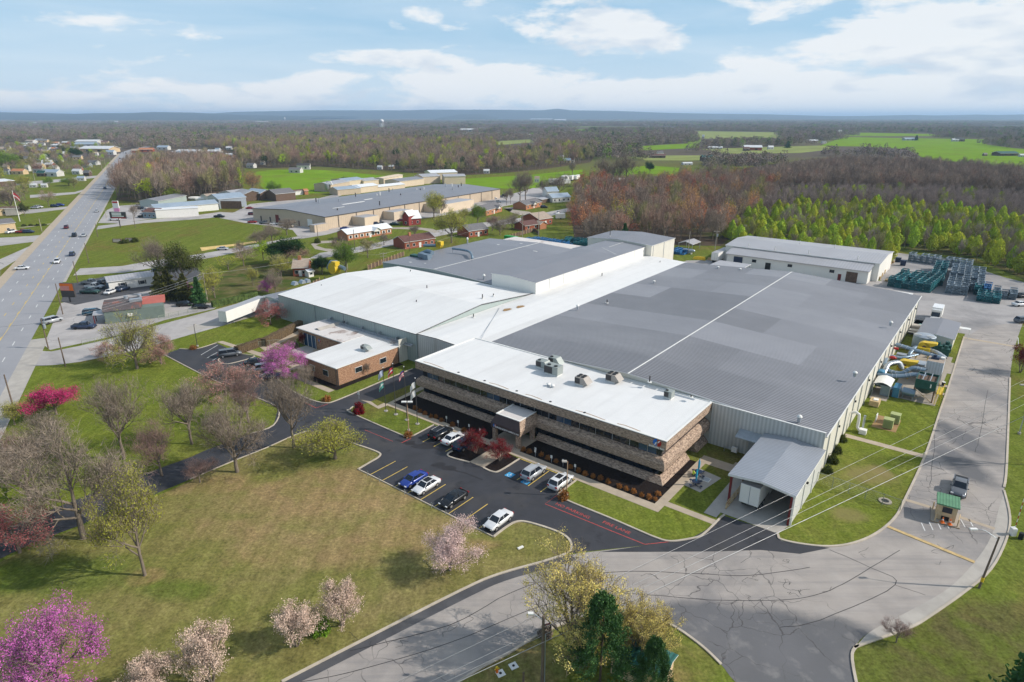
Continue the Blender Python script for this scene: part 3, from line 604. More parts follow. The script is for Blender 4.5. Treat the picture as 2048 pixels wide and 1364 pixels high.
S('side_street',[(-40,478),(60,472),(95,469),(80,482),(0,492),(-40,500)],.016,m_lot)
S('side_street',[(30,456),(110,446),(118,442),(116,446),(60,454)],.018,m_conc)
S('side_street',[(60,390),(150,384),(190,372),(186,377),(150,388),(60,396)],.018,m_lot)
S('side_street',[(-20,368),(100,360),(205,350),(206,354),(100,366),(-20,374)],.018,m_lot)
# wooded floors
WOOD_R=[(1150,485),(1142,430),(1160,380),(1225,356),(1300,352),(1370,352),(1450,348),(1500,334),(1620,318),(1700,312),(1845,320),(1900,336),(2060,352),(2250,372),(2250,470),(2130,500),(2050,470),(1950,455),(1700,430),(1500,440),(1440,492),(1300,490)]
YOUNG=[(1440,492),(1500,440),(1700,425),(1950,450),(2060,470),(2250,500),(2250,620),(2048,560),(1960,520),(1780,495),(1620,470)]
S('woodland_floor',WOOD_R,.03,m_wood);S('woodland_floor',YOUNG,.036,m_scrub)
WOOD_L=[(232,400),(240,370),(265,345),(330,335),(400,332),(470,345),(487,372),(480,392),(400,400),(300,408)]
S('woodland_floor',WOOD_L,.03,m_wood)
WOOD_M=[(500,338),(640,333),(780,342),(900,352),(1010,346),(1090,338),(1180,325),(1200,300),(1000,290),(700,285),(420,290),(400,320)]
S('woodland_floor',WOOD_M,.03,m_wood)
SCRUB=[(330,575),(420,545),(560,510),(640,520),(700,530),(760,520),(800,505),(760,500),(640,510),(560,520),(470,528),(330,545)]
S('scrub_floor',[(400,620),(420,560),(480,530),(620,520),(640,545),(560,585),(480,600)],.018,m_scrub)
# distant hills
def hills(name,l,dist,col):
 b=MB();pts=[]
 for px,py in l:
  az=(px-1024)/FPX;X=az*dist;pts.append((X,dist,HC+dist*(HY+3.0-py)/FPX))
 n=len(pts);vs=[]
 for X,Y,Z in pts:vs+=[(X,Y-2500,-5),(X,Y-900,Z*.75),(X,Y,Z),(X,Y+1500,Z*.8)]
 b.add(vs,[(i*4+k,(i+1)*4+k,(i+1)*4+k+1,i*4+k+1) for i in range(n-1) for k in range(3)],col,True)
 b.build(name)['kind']= 'structure'
m_hill=mat('wooded_hill',(.05,.055,.045),1.0,var=.15,scale=.002,spec=0)
hills('hills',[(-700,232),(-300,230),(-100,226),(20,227),(70,232),(110,229),(150,230),(190,232),(240,230),(300,230),(350,228),(420,229),(470,232),(560,234),(700,236)],10000,m_hill)
hills('hills',[(420,234),(500,228),(600,226),(660,225),(830,225),(860,224),(1000,224),(1080,225),(1110,222),(1135,225),(1220,226),(1300,229),(1400,231),(1500,232),(1620,235),(1800,236)],13500,m_hill)
hills('hills',[(900,236),(935,231),(965,231),(1000,236)],11500,m_hill)
hills('hills',[(1400,236),(1700,235),(1780,233),(1850,235),(1900,232.5),(1960,233.5),(2000,232),(2300,233)],12500,m_hill)
# ============================================================ MAIN FACTORY (u along the office front, v away from it)
def UVthing(name,label,cat,u,v,group=None,z=0):return thing(name,label,cat,uv(u,v,z),AA,group)
def part(name,e,fn,**k):
 b=MB();fn(b);o=b.build(name,e);
 for a,c in k.items():o[a]=c
 return o
def gable_roof(b,x0,x1,y0,y1,ze,zr,m,along='y',ov=.3,th=.18,ridge=None,edge=None,zw=None):
 """roof slab; along = direction of the ridge"""
 edge=edge or m_trim
 if along== 'y':
  r=(x0+x1)/2 if ridge is None else ridge;a0,a1,c0,c1=x0-ov,x1+ov,y0-ov,y1+ov
  P=lambda a,c,z:(a,c,z)
 else:
  r=(y0+y1)/2 if ridge is None else ridge;a0,a1,c0,c1=y0-ov,y1+ov,x0-ov,x1+ov
  P=lambda a,c,z:(c,a,z)
 zw=ze if zw is None else zw
 T=[P(a0,c0,ze),P(r,c0,zr),P(a1,c0,zw),P(a0,c1,ze),P(r,c1,zr),P(a1,c1,zw)]
 U=[(p[0],p[1],p[2]-th) for p in T]
 f1=[(0,1,4,3),(1,2,5,4)] if along== 'y' else [(0,3,4,1),(1,4,5,2)]
 b.add(T,f1,m)
 b.add(T+U,[(0,6,7,1),(1,7,8,2),(3,4,10,9),(4,5,11,10),(0,3,9,6),(2,8,11,5)],edge)
 b.add(U,[q[::-1] for q in f1],edge)
def gable_wall(b,x0,x1,y0,y1,ze,zr,m,along='y',z0=0,ridge=None,zw=None):
 d=.02
 if along== 'y':
  r=(x0+x1)/2 if ridge is None else ridge;zw=ze if zw is None else zw
  F=[(x0,y0),(x1,y0),(x1,y1),(x0,y1)]
  b.add([(x0,y0,z0),(x1,y0,z0),(x1,y0,zw-d),(r,y0,zr-d),(x0,y0,ze-d)],[(0,1,2,3,4)],m)
  b.add([(x0,y1,z0),(x1,y1,z0),(x1,y1,zw-d),(r,y1,zr-d),(x0,y1,ze-d)],[(4,3,2,1,0)],m)
  b.add([(x0,y0,z0),(x0,y1,z0),(x0,y1,ze-d),(x0,y0,ze-d)],[(0,3,2,1)],m)
  b.add([(x1,y0,z0),(x1,y1,z0),(x1,y1,zw-d),(x1,y0,zw-d)],[(0,1,2,3)],m)
 else:
  r=(y0+y1)/2 if ridge is None else ridge;zw=ze if zw is None else zw
  b.add([(x0,y0,z0),(x0,y1,z0),(x0,y1,zw-d),(x0,r,zr-d),(x0,y0,ze-d)],[(4,3,2,1,0)],m)
  b.add([(x1,y0,z0),(x1,y1,z0),(x1,y1,zw-d),(x1,r,zr-d),(x1,y0,ze-d)],[(0,1,2,3,4)],m)
  b.add([(x0,y0,z0),(x1,y0,z0),(x1,y0,ze-d),(x0,y0,ze-d)],[(0,1,2,3)],m)
  b.add([(x0,y1,z0),(x1,y1,z0),(x1,y1,zw-d),(x0,y1,zw-d)],[(0,3,2,1)],m)
# --- office block: stepped brick bands, dark window bands set back between them
OW,OD,OH=52.0,17.3,7.4
e=UVthing('office_building','two-storey brick office block with stepped bands, dark ribbon windows and flat white roof','office building',-OW,0)
def band(b,prof,m,x0=0.0,x1=OW,y0=0.0,y1=OD,close=()):
 """loft of (outward offset, z) round left side, front and right side"""
 n=len(prof);rows=[]
 for o_,z in prof:rows.append([(x0-o_,y1,z),(x0-o_,y0-o_,z),(x1+o_,y0-o_,z),(x1+o_,y1,z)])
 vs=[p for r in rows for p in r]
 b.add(vs,[(i*4+k,i*4+k+1,(i+1)*4+k+1,(i+1)*4+k) for i in range(n-1) for k in range(3)],m)
part('brick_band',e,lambda b:band(b,[(-.9,5.72),(-.05,5.85),(0,6.0),(0,OH-.1)],m_stone))
part('brick_band',e,lambda b:band(b,[(-.9,2.3),(-.08,2.35),(0,2.6),(0,3.5),(-.35,4.0),(-.9,4.28),(-1.05,4.28)],m_stone))
def lower(b):
 pr=[(0,0),(0,.12),(-.5,.65),(-.85,1.0),(-1.05,1.0)]
 n=len(pr)
 for (a,c) in ((0,23.3),(28.7,OW)):
  rows=[]
  for o_,z in pr:
   if a==0:rows.append([(-o_,OD,z),(-o_,-o_,z),(c,-o_,z)])
   else:rows.append([(a,-o_,z),(OW+o_,-o_,z),(OW+o_,9.9,z)])
  vs=[p for r in rows for p in r]
  b.add(vs,[(i*3+k,i*3+k+1,(i+1)*3+k+1,(i+1)*3+k) for i in range(n-1) for k in range(2)],m_stone)
 b.add([(OW+0,9.9,0),(OW-.85,9.9,1.0),(OW-2.2,9.9,1.0),(OW-2.2,9.9,0)],[(0,1,2,3)],m_stone)
 rows=[[(OW+o_,12.7,z),(OW+o_,OD,z)] for o_,z in pr];vs=[p for r in rows for p in r]
 b.add(vs,[(i*2,i*2+1,(i+1)*2+1,(i+1)*2) for i in range(n-1)],m_stone)
 b.add([(OW,12.7,0),(OW-.85,12.7,1.0),(OW-2.2,12.7,1.0),(OW-2.2,12.7,0)],[(3,2,1,0)],m_stone)
part('brick_base',e,lower)
def win(b,z0,z1):
 i=1.0;b.box(i,OW-i,i,OD-.05,z0,z1,m_glass)
 k=i+1.2
 while k<OW-i:
  b.box(k-.04,k+.04,i-.05,i,z0,z1,m_steel if int(k) % 3==0 else m_dtrim)
  if int(k*7) % 5==0:b.box(k+.06,k+1.4,i-.02,i-.005,z0,z1,m_bglass)
  k+=1.5
part('window_band',e,lambda b:win(b,4.2,5.78));part('window_band',e,lambda b:b.box(1.0,OW-2.2,1.0,OD-.05,.05,2.38,m_glass))
def roof(b):
 b.box(0,OW,0,OD,OH-.1,OH,m_dtrim,m_roofw)
 for x0,x1,y0,y1 in ((.0,OW,.0,.35),(0,OW,OD-.3,OD),(0,.3,.35,OD-.3),(OW-.3,OW,.35,OD-.3)):
  b.box(x0-.04*(x0==0),x1+.04*(x1==OW),y0-.04*(y0==0),y1,OH,OH+.12,m_trim)
part('roof',e,roof)

for x in (10.5,16.8,24,31,37.6):part('roof_drain',e,lambda b:b.cyl(x,.9,OH,OH+.06,.22,m_black,8))
for x in (35.5,37.9,40.3,42.7,45.1,47.2):part('walkway_slab',e,lambda b:b.box(x,x+2.1,OD-1.35,OD-.75,OH+.02,OH+.05,m_steel))
m_rst=mat('rust_stain',(.36,.26,.18),.9,var=.3,scale=2)
for x,L in ((1.5,5.5),(18,4.5),(26,3.5),(36,5.5),(43.5,4)):part('stain',e,lambda b:ribbon(b,[(x,.75),(x+.3*L,.95),(x+.7*L,.8),(x+L,.6)],.22,OH+.006,m_rst))
# logo and lettering on the parapet
def emblem(b,T,s):
 old=b.T;b.T=T
 L=[(-.02*s,-.5*s)]+[(.5*s*math.cos(R(a))*1.05-.02*s,.5*s*math.sin(R(a))) for a in range(255,89,-15)]
 b.add([(x,y,.0) for x,y in L],[tuple(range(len(L)))[::-1]],m_blue2)
 Q=[(.10*s,-.5*s)]+[(.5*s*math.cos(R(a))*1.05+.10*s,.5*s*math.sin(R(a))) for a in range(-75,91,15)]
 b.add([(x,y,.0) for x,y in Q],[tuple(range(len(Q)))],m_red)
 b.add([(-.36*s,-.4*s,.01),(-.2*s,-.4*s,.01),(-.02*s,0,.01),(-.02*s,.12*s,.01),(-.16*s,.02*s,.01)],[(0,1,2,3,4)],m_trim)
 b.add([(.10*s,.0,.01),(.26*s,.05*s,.01),(.46*s,.36*s,.01),(.3*s,.36*s,.01),(.10*s,.12*s,.01)],[(0,1,2,3,4)],m_trim)
 b.T=old
m_blue2=mat('logo_blue',(.02,.16,.55),.5)
UP=Matrix.Rotation(math.pi/2,4,'X')
part('logo',e,lambda b:emblem(b,Matrix.Translation((OW-1.45,-.05,6.82)) @ UP,1.15))
part('lettering',e,lambda b:text_mesh(b,"SHIROKI NA",.44,m_trim,Matrix.Translation((OW-1.45,-.1,5.93)) @ UP,.01))
part('side_door',e,lambda b:b.box(OW-2.3,OW-2.15,10.4,12.2,0,2.1,m_dtrim))
# entrance porch
e2=UVthing('entrance_porch','brick entrance porch with sloping dark fascia, company sign and small flat roof on pillars','porch',-28.6,-3.9)
PW,PD=4.9,4.6
def porch(b):
 lo,mid,hi=2.35,3.25,4.75
 R0=[(-.75,-.55),(PW+.45,-.55),(PW+.45,PD+.2),(-.75,PD+.2)];R1=[(-.75,-.6),(PW+.6,-.6),(PW+.6,PD+.2),(-.75,PD+.2)]
 R2=[(0,0),(PW,0),(PW,PD),(0,PD)]
 vs=[(x,y,lo) for x,y in R0]+[(x,y,mid) for x,y in R1]+[(x,y,hi) for x,y in R2]
 b.add(vs,[(0,1,5,4),(3,0,4,7)],m_fascia);b.add(vs,[(4,5,9,8),(7,4,8,11)],m_fascia)
 b.add(vs,[(1,2,6,5),(5,6,10,9)],m_stone);b.add(vs[:4],[(3,2,1,0)],m_fascia)
m_fascia=mat('brown_fascia',(.085,.06,.058),.7,var=.15,scale=1)
part('fascia',e2,porch)
part('porch_roof',e2,lambda b:(b.box(0,PW,0,PD,4.72,4.80,m_dtrim,m_roofold),b.box(-.05,PW+.05,-.05,.2,4.80,4.9,m_trim),b.box(PW-.2,PW+.05,.2,PD,4.80,4.9,m_trim),b.box(-.05,.2,.2,PD,4.80,4.9,m_trim)))
for x,y in ((-.2,-.15),(PW-.15,-.15),(PW-.15,PD-.9)):part('pillar',e2,lambda b:b.box(x-.3,x+.35,y-.3,y+.35,0,2.36,m_stone))
part('logo',e2,lambda b:emblem(b,Matrix.Translation((.1,-.62,2.85)) @ UP,.62))
part('lettering',e2,lambda b:text_mesh(b,"SHIROKI NORTH AMERICA INC",.36,m_trim,Matrix.Translation((2.75,-.66,2.62)) @ UP,.01))
part('entrance_door',e2,lambda b:b.box(.4,PW-.4,PD+.4,PD+.5,0.02,2.3,m_glass))
# --- big dark-roofed hall
def hall(name,label,cat,u0,u1,v0,v1,ze,zr,wall,roof_m,along='y',ridge=None,zw=None,ov=.25,wz=None,z0=0,edge=None):
 e=UVthing(name,label,cat,u0,v0)
 W,D=u1-u0,v1-v0
 rl=None if ridge is None else (ridge-u0 if along== 'y' else ridge-v0)
 part('wall',e,lambda b:gable_wall(b,0,W,0,D,ze-.12,zr-.12,wall,along,z0,rl,None if zw is None else zw-.12))
 part('roof',e,lambda b:gable_roof(b,0,W,0,D,ze,zr,roof_m,along,ov,.14,rl,edge,zw))
 return e,W,D
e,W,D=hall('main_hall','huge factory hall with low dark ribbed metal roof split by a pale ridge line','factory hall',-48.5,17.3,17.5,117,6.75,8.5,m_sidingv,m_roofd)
part('ridge_cap',e,lambda b:b.add([(W/2-.15,-.3,8.53),(W/2+.15,-.3,8.53),(W/2+.15,D+.3,8.53),(W/2-.15,D+.3,8.53)],[(0,1,2,3)],m_trim))
part('parapet_wall',e,lambda b:(b.box(48.6,W+.05,-.45,-.28,0,7.35,m_siding),b.box(48.6,W+.09,-.5,-.24,7.35,7.45,m_trim)))
part('eave_trim',e,lambda b:b.box(W+.2,W+.34,-.2,D+.2,6.62,6.82,m_trim))
for k in range(17):part('downpipe',e,lambda b:b.box(W+.02,W+.16,3+k*5.9,3.13+k*5.9,0,6.6,m_steel))
for k in range(8):part('wall_lamp',e,lambda b:b.box(W+.02,W+.35,9+k*12.0,9.3+k*12.0,4.6,4.9,m_black))
for x in (43,52,59):part('far_vent',e,lambda b:b.box(x,x+5,D-.1,D+1.2,6.7,6.9,m_trim))
def roof_vent(u,v,z,h,label,kind=0,r=.28,group='vent pipes on the factory roofs'):
 e=UVthing('roof_vent',label,'roof vent',u,v,group,z)
 if kind==0:
  part('pipe',e,lambda b:b.cyl(0,0,-.1,h,r*.45,m_dtrim,8));part('flashing',e,lambda b:b.cyl(0,0,-.05,.08,r*1.4,m_trim,8))
 else:
  part('pipe',e,lambda b:b.cyl(0,0,-.1,h*.7,r,m_steel,8));part('cap',e,lambda b:b.dome(0,0,h*.7,r*1.5,r*1.5,h*.35,m_trim,10,3))
for px,py,z,h,k,lab in ((1709,752,8.0,.9,1,'silver capped roof vent nearer to the equipment yard on the dark roof'),(1781,650,7.6,.9,1,'silver capped roof vent farther back by the right eave of the dark roof'),(1598,842,7.3,1.0,1,'silver roof vent just above the truck shelter'),
       (1155,618,7.2,1.1,1,'tall pale roof vent on the left slope of the dark roof'),(1214,606,7.2,.9,0,'thin roof vent on the left slope of the dark roof beyond the tall pale one'),(1299,764,8.5,1.1,0,'black vent standing behind the office rooftop at the ridge end'),
       (1436,537,7.4,.7,1,'small white vent at the far end of the dark roof'),(1480,541,7.6,.7,1,'small white vent at the far end of the dark roof by the pale roof patch'),(1308,565,7.3,.6,1,'low white vent on the upper left of the dark roof'),(1382,794,8.2,.4,0,'small vent by the rear office parapet'),
       (854,577,8.0,.9,0,'dark pipe in the middle of the white gable roof'),(833,606,7.6,.8,0,'dark pipe lower down the white gable roof'),(965,596,8.2,1.0,0,'dark pipe near the ridge bend of the white roof'),(987,591,8.0,.5,0,'stub pipe by the right end of the white roof'),(871,631,7.2,.4,0,'stub pipe near the front edge of the white roof'),
       (650,560,7.6,.9,0,'dark pipe at the upper left of the white gable roof'),(821,543,7.0,.5,0,'stub pipe at the back left of the white gable roof'),(643,572,7.4,.4,0,'small stub on the left slope of the white gable roof'),
       (1204,552,6.9,.9,0,'dark pipe on the long white valley roof'),(947,634,6.9,.8,0,'dark pipe by the rust patch on the white valley roof'),(1320,524,6.8,.4,0,'small pipe at the far end of the white valley roof'),
       (935,487,6.9,2.3,1,'tall fat steel stack on the back grey roof'),(968,559,6.9,1.6,1,'steel stack on the grey roof in front of the tall wall'),(1220,472,11,2.6,0,'thin white pipe on the tallest roof')):
 u,v=px_uv(px,py,z);roof_vent(u,v,z,h,lab,k)
# white valley roof between the halls
e,W,D=hall('valley_hall','long white-roofed hall section running back between the tall wall and the dark roof','factory hall',-65,-48.8,13,119,6.72,6.9,m_siding,m_roofw,'y',ridge=-59,zw=6.45,ov=.02,edge=m_dtrim)
part('roof_seams',e,lambda b:(ribbon(b,[(2,26),(11,10)],.12,6.93,m_steel),ribbon(b,[(11,10),(15.8,2)],.1,6.93,m_steel)))
for x,y in ((4.5,26),(5.5,30)):part('rust_patch',e,lambda b:b.poly([(x+.7*math.cos(k)*(1+k % 2*.5),y+1.5*math.sin(k),6.93) for k in range(6)],m_dirt))
part('window',e,lambda b:b.box(7.5,9,-.08,-.02,3.6,4.8,m_glass))
# left white gable
e,W,D=hall('white_roof_hall','broad hall with bright white gable roof and grey-green side wall behind the brick annex','factory hall',-118,-65.1,12.7,55.5,6.75,8.45,m_sidegreen,m_roofw,'x',ridge=34.5,ov=.15,edge=m_dtrim)
part('roof_edge_flashing',e,lambda b:[b.add([(W+.1,y0,z0+.0),(W+.3,y0,z0+.14),(W+.3,y1,z1+.14),(W+.1,y1,z1)],[(0,1,2,3)],m_dtrim) for y0,z0,y1,z1 in ((-.2,6.76,21.8,8.47),(21.8,8.47,43,6.76))])
for x in (16,27.5,39):part('downpipe',e,lambda b:b.box(x,x+.15,-.14,-.01,0,6.5,m_steel))
part('gutter',e,lambda b:(b.box(22,W-.5,-.75,-.55,4.1,4.35,m_steel),b.box(22,W-.5,-1.3,-.9,3.95,4.1,m_steel),[b.box(x,x+.18,-.8,-.02,4.3,4.9,m_steel) for x in range(23,52,6)]))
# tall hall and its end block
e,W,D=hall('tall_hall','tall narrow hall with grey roof and long white panelled wall','factory hall',-79.3,-64,55.6,118.6,10.25,10.45,m_sidingw,m_roofd2,'y',ridge=-72.6,zw=9.85,ov=.15)
for k in range(9):part('panel_joint',e,lambda b:b.box(W+.01,W+.06,6.3+k*7,6.42+k*7,6.9,9.7,m_steel))
part('roof_seam',e,lambda b:(ribbon(b,[(6,50),(W,43)],.12,10.5,m_trim),ribbon(b,[(7,62.8),(7.5,52)],.25,10.5,m_trim)))
e,W,D=hall('end_block','tallest square block with grey gable roof at the far end of the white panelled wall','factory hall',-87,-61.8,118.9,137,10.5,11.3,m_sidingv,m_roofd2,'y',ridge=-75,ov=.25)
for y in (1.2,9.5):part('wall_joint',e,lambda b:b.box(W+.01,W+.1,y,y+.15,0,10.2,m_steel))
part('wall_pipe',e,lambda b:b.box(W+.01,W+.2,.4,.6,0,4.2,m_steel))
e,W,D=hall('back_hall','wide low hall with grey metal roof and pale ridge stripe at the factory back left','factory hall',-127,-79.6,57,111.5,6.65,7.7,m_sidegreen,m_roofd2,'y',ridge=-103.3,ov=.2)
part('ridge_cap',e,lambda b:b.add([(23.5,-.2,7.73),(23.9,-.2,7.73),(23.9,D,7.73),(23.5,D,7.73)],[(0,1,2,3)],m_trim))
part('skylight',e,lambda b:[b.box(x,x+1.6,y,y+.5,6.6,z,m_trim) for x,y,z in ((8,4,7.06),(14,5,7.3),(30,42,7.43),(12,44,7.24),(18,50,7.5))])
e,W,D=hall('rear_annex','low flat white-roofed extension at the very back beside stacked racks','factory annex',-124,-87.3,111.9,124,5.9,6.0,m_siding,m_roofold,'x',ov=.1)
# dock house with trailer bays at the left end
ax,ay,_=g(512,588,4.6)
e=UVthing('dock_house','small grey-roofed loading dock annex at the left end of the white-roofed hall','loading dock',-126,13.5)
part('wall',e,lambda b:gable_wall(b,0,7.8,0,13,4.7,5.0,m_sidegreen,'y',0));part('roof',e,lambda b:gable_roof(b,0,7.8,0,13,4.85,5.2,m_roofd2,'y',.4))
part('dock_door',e,lambda b:b.box(-.12,-.02,1.2,4.2,.6,3.8,m_maroon));part('dock_door',e,lambda b:b.box(-.12,-.02,5.6,8.6,.6,3.8,m_dtrim))
part('awning',e,lambda b:b.add([(-1.8,.6,3.9),(-.02,.6,4.4),(-.02,9.2,4.4),(-1.8,9.2,3.9),(-1.8,.6,3.8),(-.02,.6,4.3),(-.02,9.2,4.3),(-1.8,9.2,3.8)],[(0,1,2,3),(7,6,5,4),(0,4,5,1),(3,2,6,7),(0,3,7,4)],m_trim))
# side carport at the hall's front wall
e=UVthing('canopy','small gabled metal canopy on white posts over the path beside the hedge','canopy',-94.3,10.2)
part('roof',e,lambda b:gable_roof(b,0,5.2,-4.2,2.3,3.3,4.4,m_pale,'y',.1,.1))
for x,y in ((.2,-4),(5,-4)):part('post',e,lambda b:b.box(x-.1,x+.1,y-.1,y+.1,0,3.3,m_trim))
# --- brick annex (L-shaped)
e=UVthing('brick_annex','low L-shaped red-brown brick annex with stained white flat roofs','annex building',-97,-6.4)
AZ=3.85
def annex_w(b):
 b.prism([(0,10.6),(17.6,10.6),(17.6,0),(28.7,0),(28.7,16.4),(22.8,16.4),(22.8,17.2),(28.6,17.2),(28.6,22),(0,22)],0,AZ-.1,m_rbrick)
part('wall',e,annex_w)
part('front_roof',e,lambda b:(b.box(17.4,28.9,-.2,16.6,AZ-.12,AZ+.05,m_trim,m_roofw)))
part('rear_roof',e,lambda b:(b.box(-.3,28.9,16.75,22.3,AZ-.1,AZ+.1,m_trim,m_roofold),b.box(-.3,17.2,10.3,16.75,AZ-.1,AZ+.1,m_trim,m_roofold)))
part('end_wall',e,lambda b:b.box(28.62,28.85,16.7,22.4,0,AZ+1.4,m_sidingv))
for x,y,w_,ax_ in ((19.6,-.05,1.6,0),(24.2,-.05,1.6,0),(28.72,4.6,1.7,1),(28.72,11.2,1.7,1)):
 def wf(b):
  if ax_==0:b.box(x-.08,x+w_+.08,-.07,-.02,1.3,2.6,m_trim);b.box(x,x+w_,-.12,-.07,1.38,2.52,m_glass)
  else:b.box(28.72,28.77,y-.08,y+w_+.08,1.3,2.5,m_trim);b.box(28.77,28.81,y,y+w_,1.38,2.42,m_glass)
 part('window',e,wf)
part('glass_entrance',e,lambda b:(b.box(2.2,7.0,10.45,10.55,.1,3.1,m_bglass),[b.box(x,x+.1,10.38,10.45,.1,3.1,m_trim) for x in (2.2,3.8,5.4,6.9)]))
part('downpipe',e,lambda b:[b.box(x,x+.12,-.12,-.02,0,AZ-.2,m_dtrim) for x in (28.5,)] and b.box(28.72,28.84,.1,.25,0,AZ-.2,m_dtrim) or b.box(28.72,28.84,8.4,8.55,0,AZ-.2,m_dtrim))
part('lettering_emblem',e,lambda b:emblem(b,Matrix.Translation((8.4,10.5,2.4)) @ UP,.8))
# --- rooftop units
def ac(u,v,z,w,d,h,m,label,fans=2,hood=False,rz=0):
 e=thing('rooftop_unit',label,'air conditioner',uv(u,v,z),AA+rz,'rooftop air conditioning units')
 part('curb',e,lambda b:b.box(-w/2+.1,w/2-.1,-d/2+.1,d/2-.1,0,.25,m_trim))
 part('cabinet',e,lambda b:(b.box(-w/2,w/2,-d/2,d/2,.25,h,m),b.box(-w/2-.02,w*.1,-d/2-.03,-d/2,.4,h-.15,m_dtrim)))
 for k in range(fans):part('fan',e,lambda b:(b.cyl(-w/4+(k % 2)*w/2,-d/5+(k//2)*d/2.4,h,h+.12,min(w,d)*.19,m_black,12)))
 if hood:part('hood',e,lambda b:b.add([(w/2,-d/2,.4),(w/2+.9,-d/2,.5),(w/2,-d/2,h),(w/2,d/2,.4),(w/2+.9,d/2,.5),(w/2,d/2,h)],[(0,1,2),(3,5,4),(1,4,5,2),(0,3,4,1)],m))
 return e
m_acg=mat('grey_green_cabinet',(.33,.36,.34),.5,.2,var=.08);m_acb=mat('beige_grey_cabinet',(.34,.31,.28),.5,.1,var=.08)
def acp(px,py,z,*a,**k):u,v=px_uv(px,py,z);return ac(u,v,z,*a,**k)
acp(1085,735,OH,1.9,1.6,1.5,m_acg,'leftmost grey-green unit of the cluster of three on the office roof',1,True)
acp(1109,729,OH,1.7,1.6,1.6,m_acg,'rear grey-green unit of the cluster of three on the office roof',1,True)
acp(1107,748,OH,2.9,1.8,1.8,m_acg,'largest grey-green unit in front of the cluster of three on the office roof',2)
acp(1163,768,OH,1.7,1.8,1.5,m_acb,'beige-grey unit with four fans left of its twin on the office roof',4,True)
acp(1225,762,OH,1.8,1.8,1.5,m_acb,'beige-grey unit nearer the ridge end on the office roof',4,True)
acp(1338,796,OH,1.3,1.3,1.4,m_acg,'single small unit near the right end of the office roof',1)
acp(694,648,AZ,1.4,1.3,1.1,m_acg,'grey unit with hood at the back of the annex roof',1,True)
acp(716,653,AZ,.9,.9,.8,m_bluesteel,'small blue-grey unit at the back of the annex roof',1)
acp(731,700,AZ+.1,1.6,1.3,1.1,m_acg,'grey unit with hood on the front annex roof',1,True)
acp(740,659,AZ,.5,.5,.5,m_bluesteel,'tiny vent box by the back wall on the annex roof',1)
for du in (0,.9):
 u,v=px_uv(1097+du*9,772+du*3,OH);roof_vent(u,v,OH,.55,('left','right')[du>0]+ ' one of two mushroom vents in front of the big unit on the office roof',1,.26,'mushroom vents on the office roof')
# --- truck shelter in front of the hall
e=UVthing('truck_shelter','open-fronted truck shelter with grey gable metal roof and maroon posts','truck shelter',9.1,1.5)
SW,SL=8.5,15.0
part('roof',e,lambda b:gable_roof(b,0,SW,0,SL,4.85,5.35,m_canopyroof,'y',.25,.3))
part('side_wall',e,lambda b:b.box(SW-.12,SW,0,SL,0,4.7,m_siding))
part('side_wall',e,lambda b:b.box(0,.12,6,SL,2.2,4.7,m_siding))
for x,y in ((.15,.15),(SW-.25,.12),(.15,6.2)):part('post',e,lambda b:b.box(x-.14,x+.14,y-.14,y+.14,0,4.6,m_maroon))
for k in range(3):part('downpipe',e,lambda b:b.box(SW,SW+.13,.2+k*5,.36+k*5,0,4.6,m_trim))
part('wall_lamp',e,lambda b:b.box(SW,SW+.3,6,6.3,3.6,3.85,m_black))
part('guard_rail',e,lambda b:(b.box(.3,.42,-1.4,5.5,.05,.12,m_box),[b.box(.3,.4,y,y+.1,0,1.05,m_box) for y in (-1.4,0.1,1.6,3.1,4.6)],b.box(.3,.4,-1.4,5.5,.95,1.05,m_box),b.box(.3,.4,-1.4,5.5,.5,.58,m_box)))
e=UVthing('door_hood','small sloping metal hood over a door on the pale corrugated wall','door hood',5.0,14.9)
part('hood',e,lambda b:b.add([(0,0,3.7),(4.4,0,3.7),(4.4,2.1,4.3),(0,2.1,4.3),(0,0,3.5),(4.4,0,3.5),(4.4,2.1,4.1),(0,2.1,4.1)],[(0,1,2,3),(7,6,5,4),(0,4,5,1),(0,3,7,4),(1,5,6,2)],m_steel))
part('door',e,lambda b:b.box(1.6,3.4,2.0,2.1,0,2.9,m_steel))
e=UVthing('gas_meter','small white meter box on pipes against the corrugated wall','meter',4.4,15.8);part('cabinet',e,lambda b:b.box(0,.9,0,.5,.4,1.2,m_trim));part('pipes',e,lambda b:b.tube([(-1.2,.3,0),(-1.2,.3,.7),(-.4,.3,.9),(0,.3,.8)],.08,m_steel))
# --- right-hand outbuildings
e=UVthing('compressor_house','grey low-gabled metal shed beside the service road behind the equipment yard','shed',20.3,94)
part('wall',e,lambda b:gable_wall(b,0,7.1,0,15.5,3.0,3.5,m_sidingv));part('roof',e,lambda b:gable_roof(b,0,7.1,0,15.5,3.15,3.65,m_roofd2,'y',.25))
part('door_awning',e,lambda b:(b.box(7.3,9.6,12.5,14.2,2.5,2.62,m_trim),b.box(9.4,9.5,12.6,12.7,0,2.5,m_trim),b.box(9.4,9.5,14,14.1,0,2.5,m_trim)))
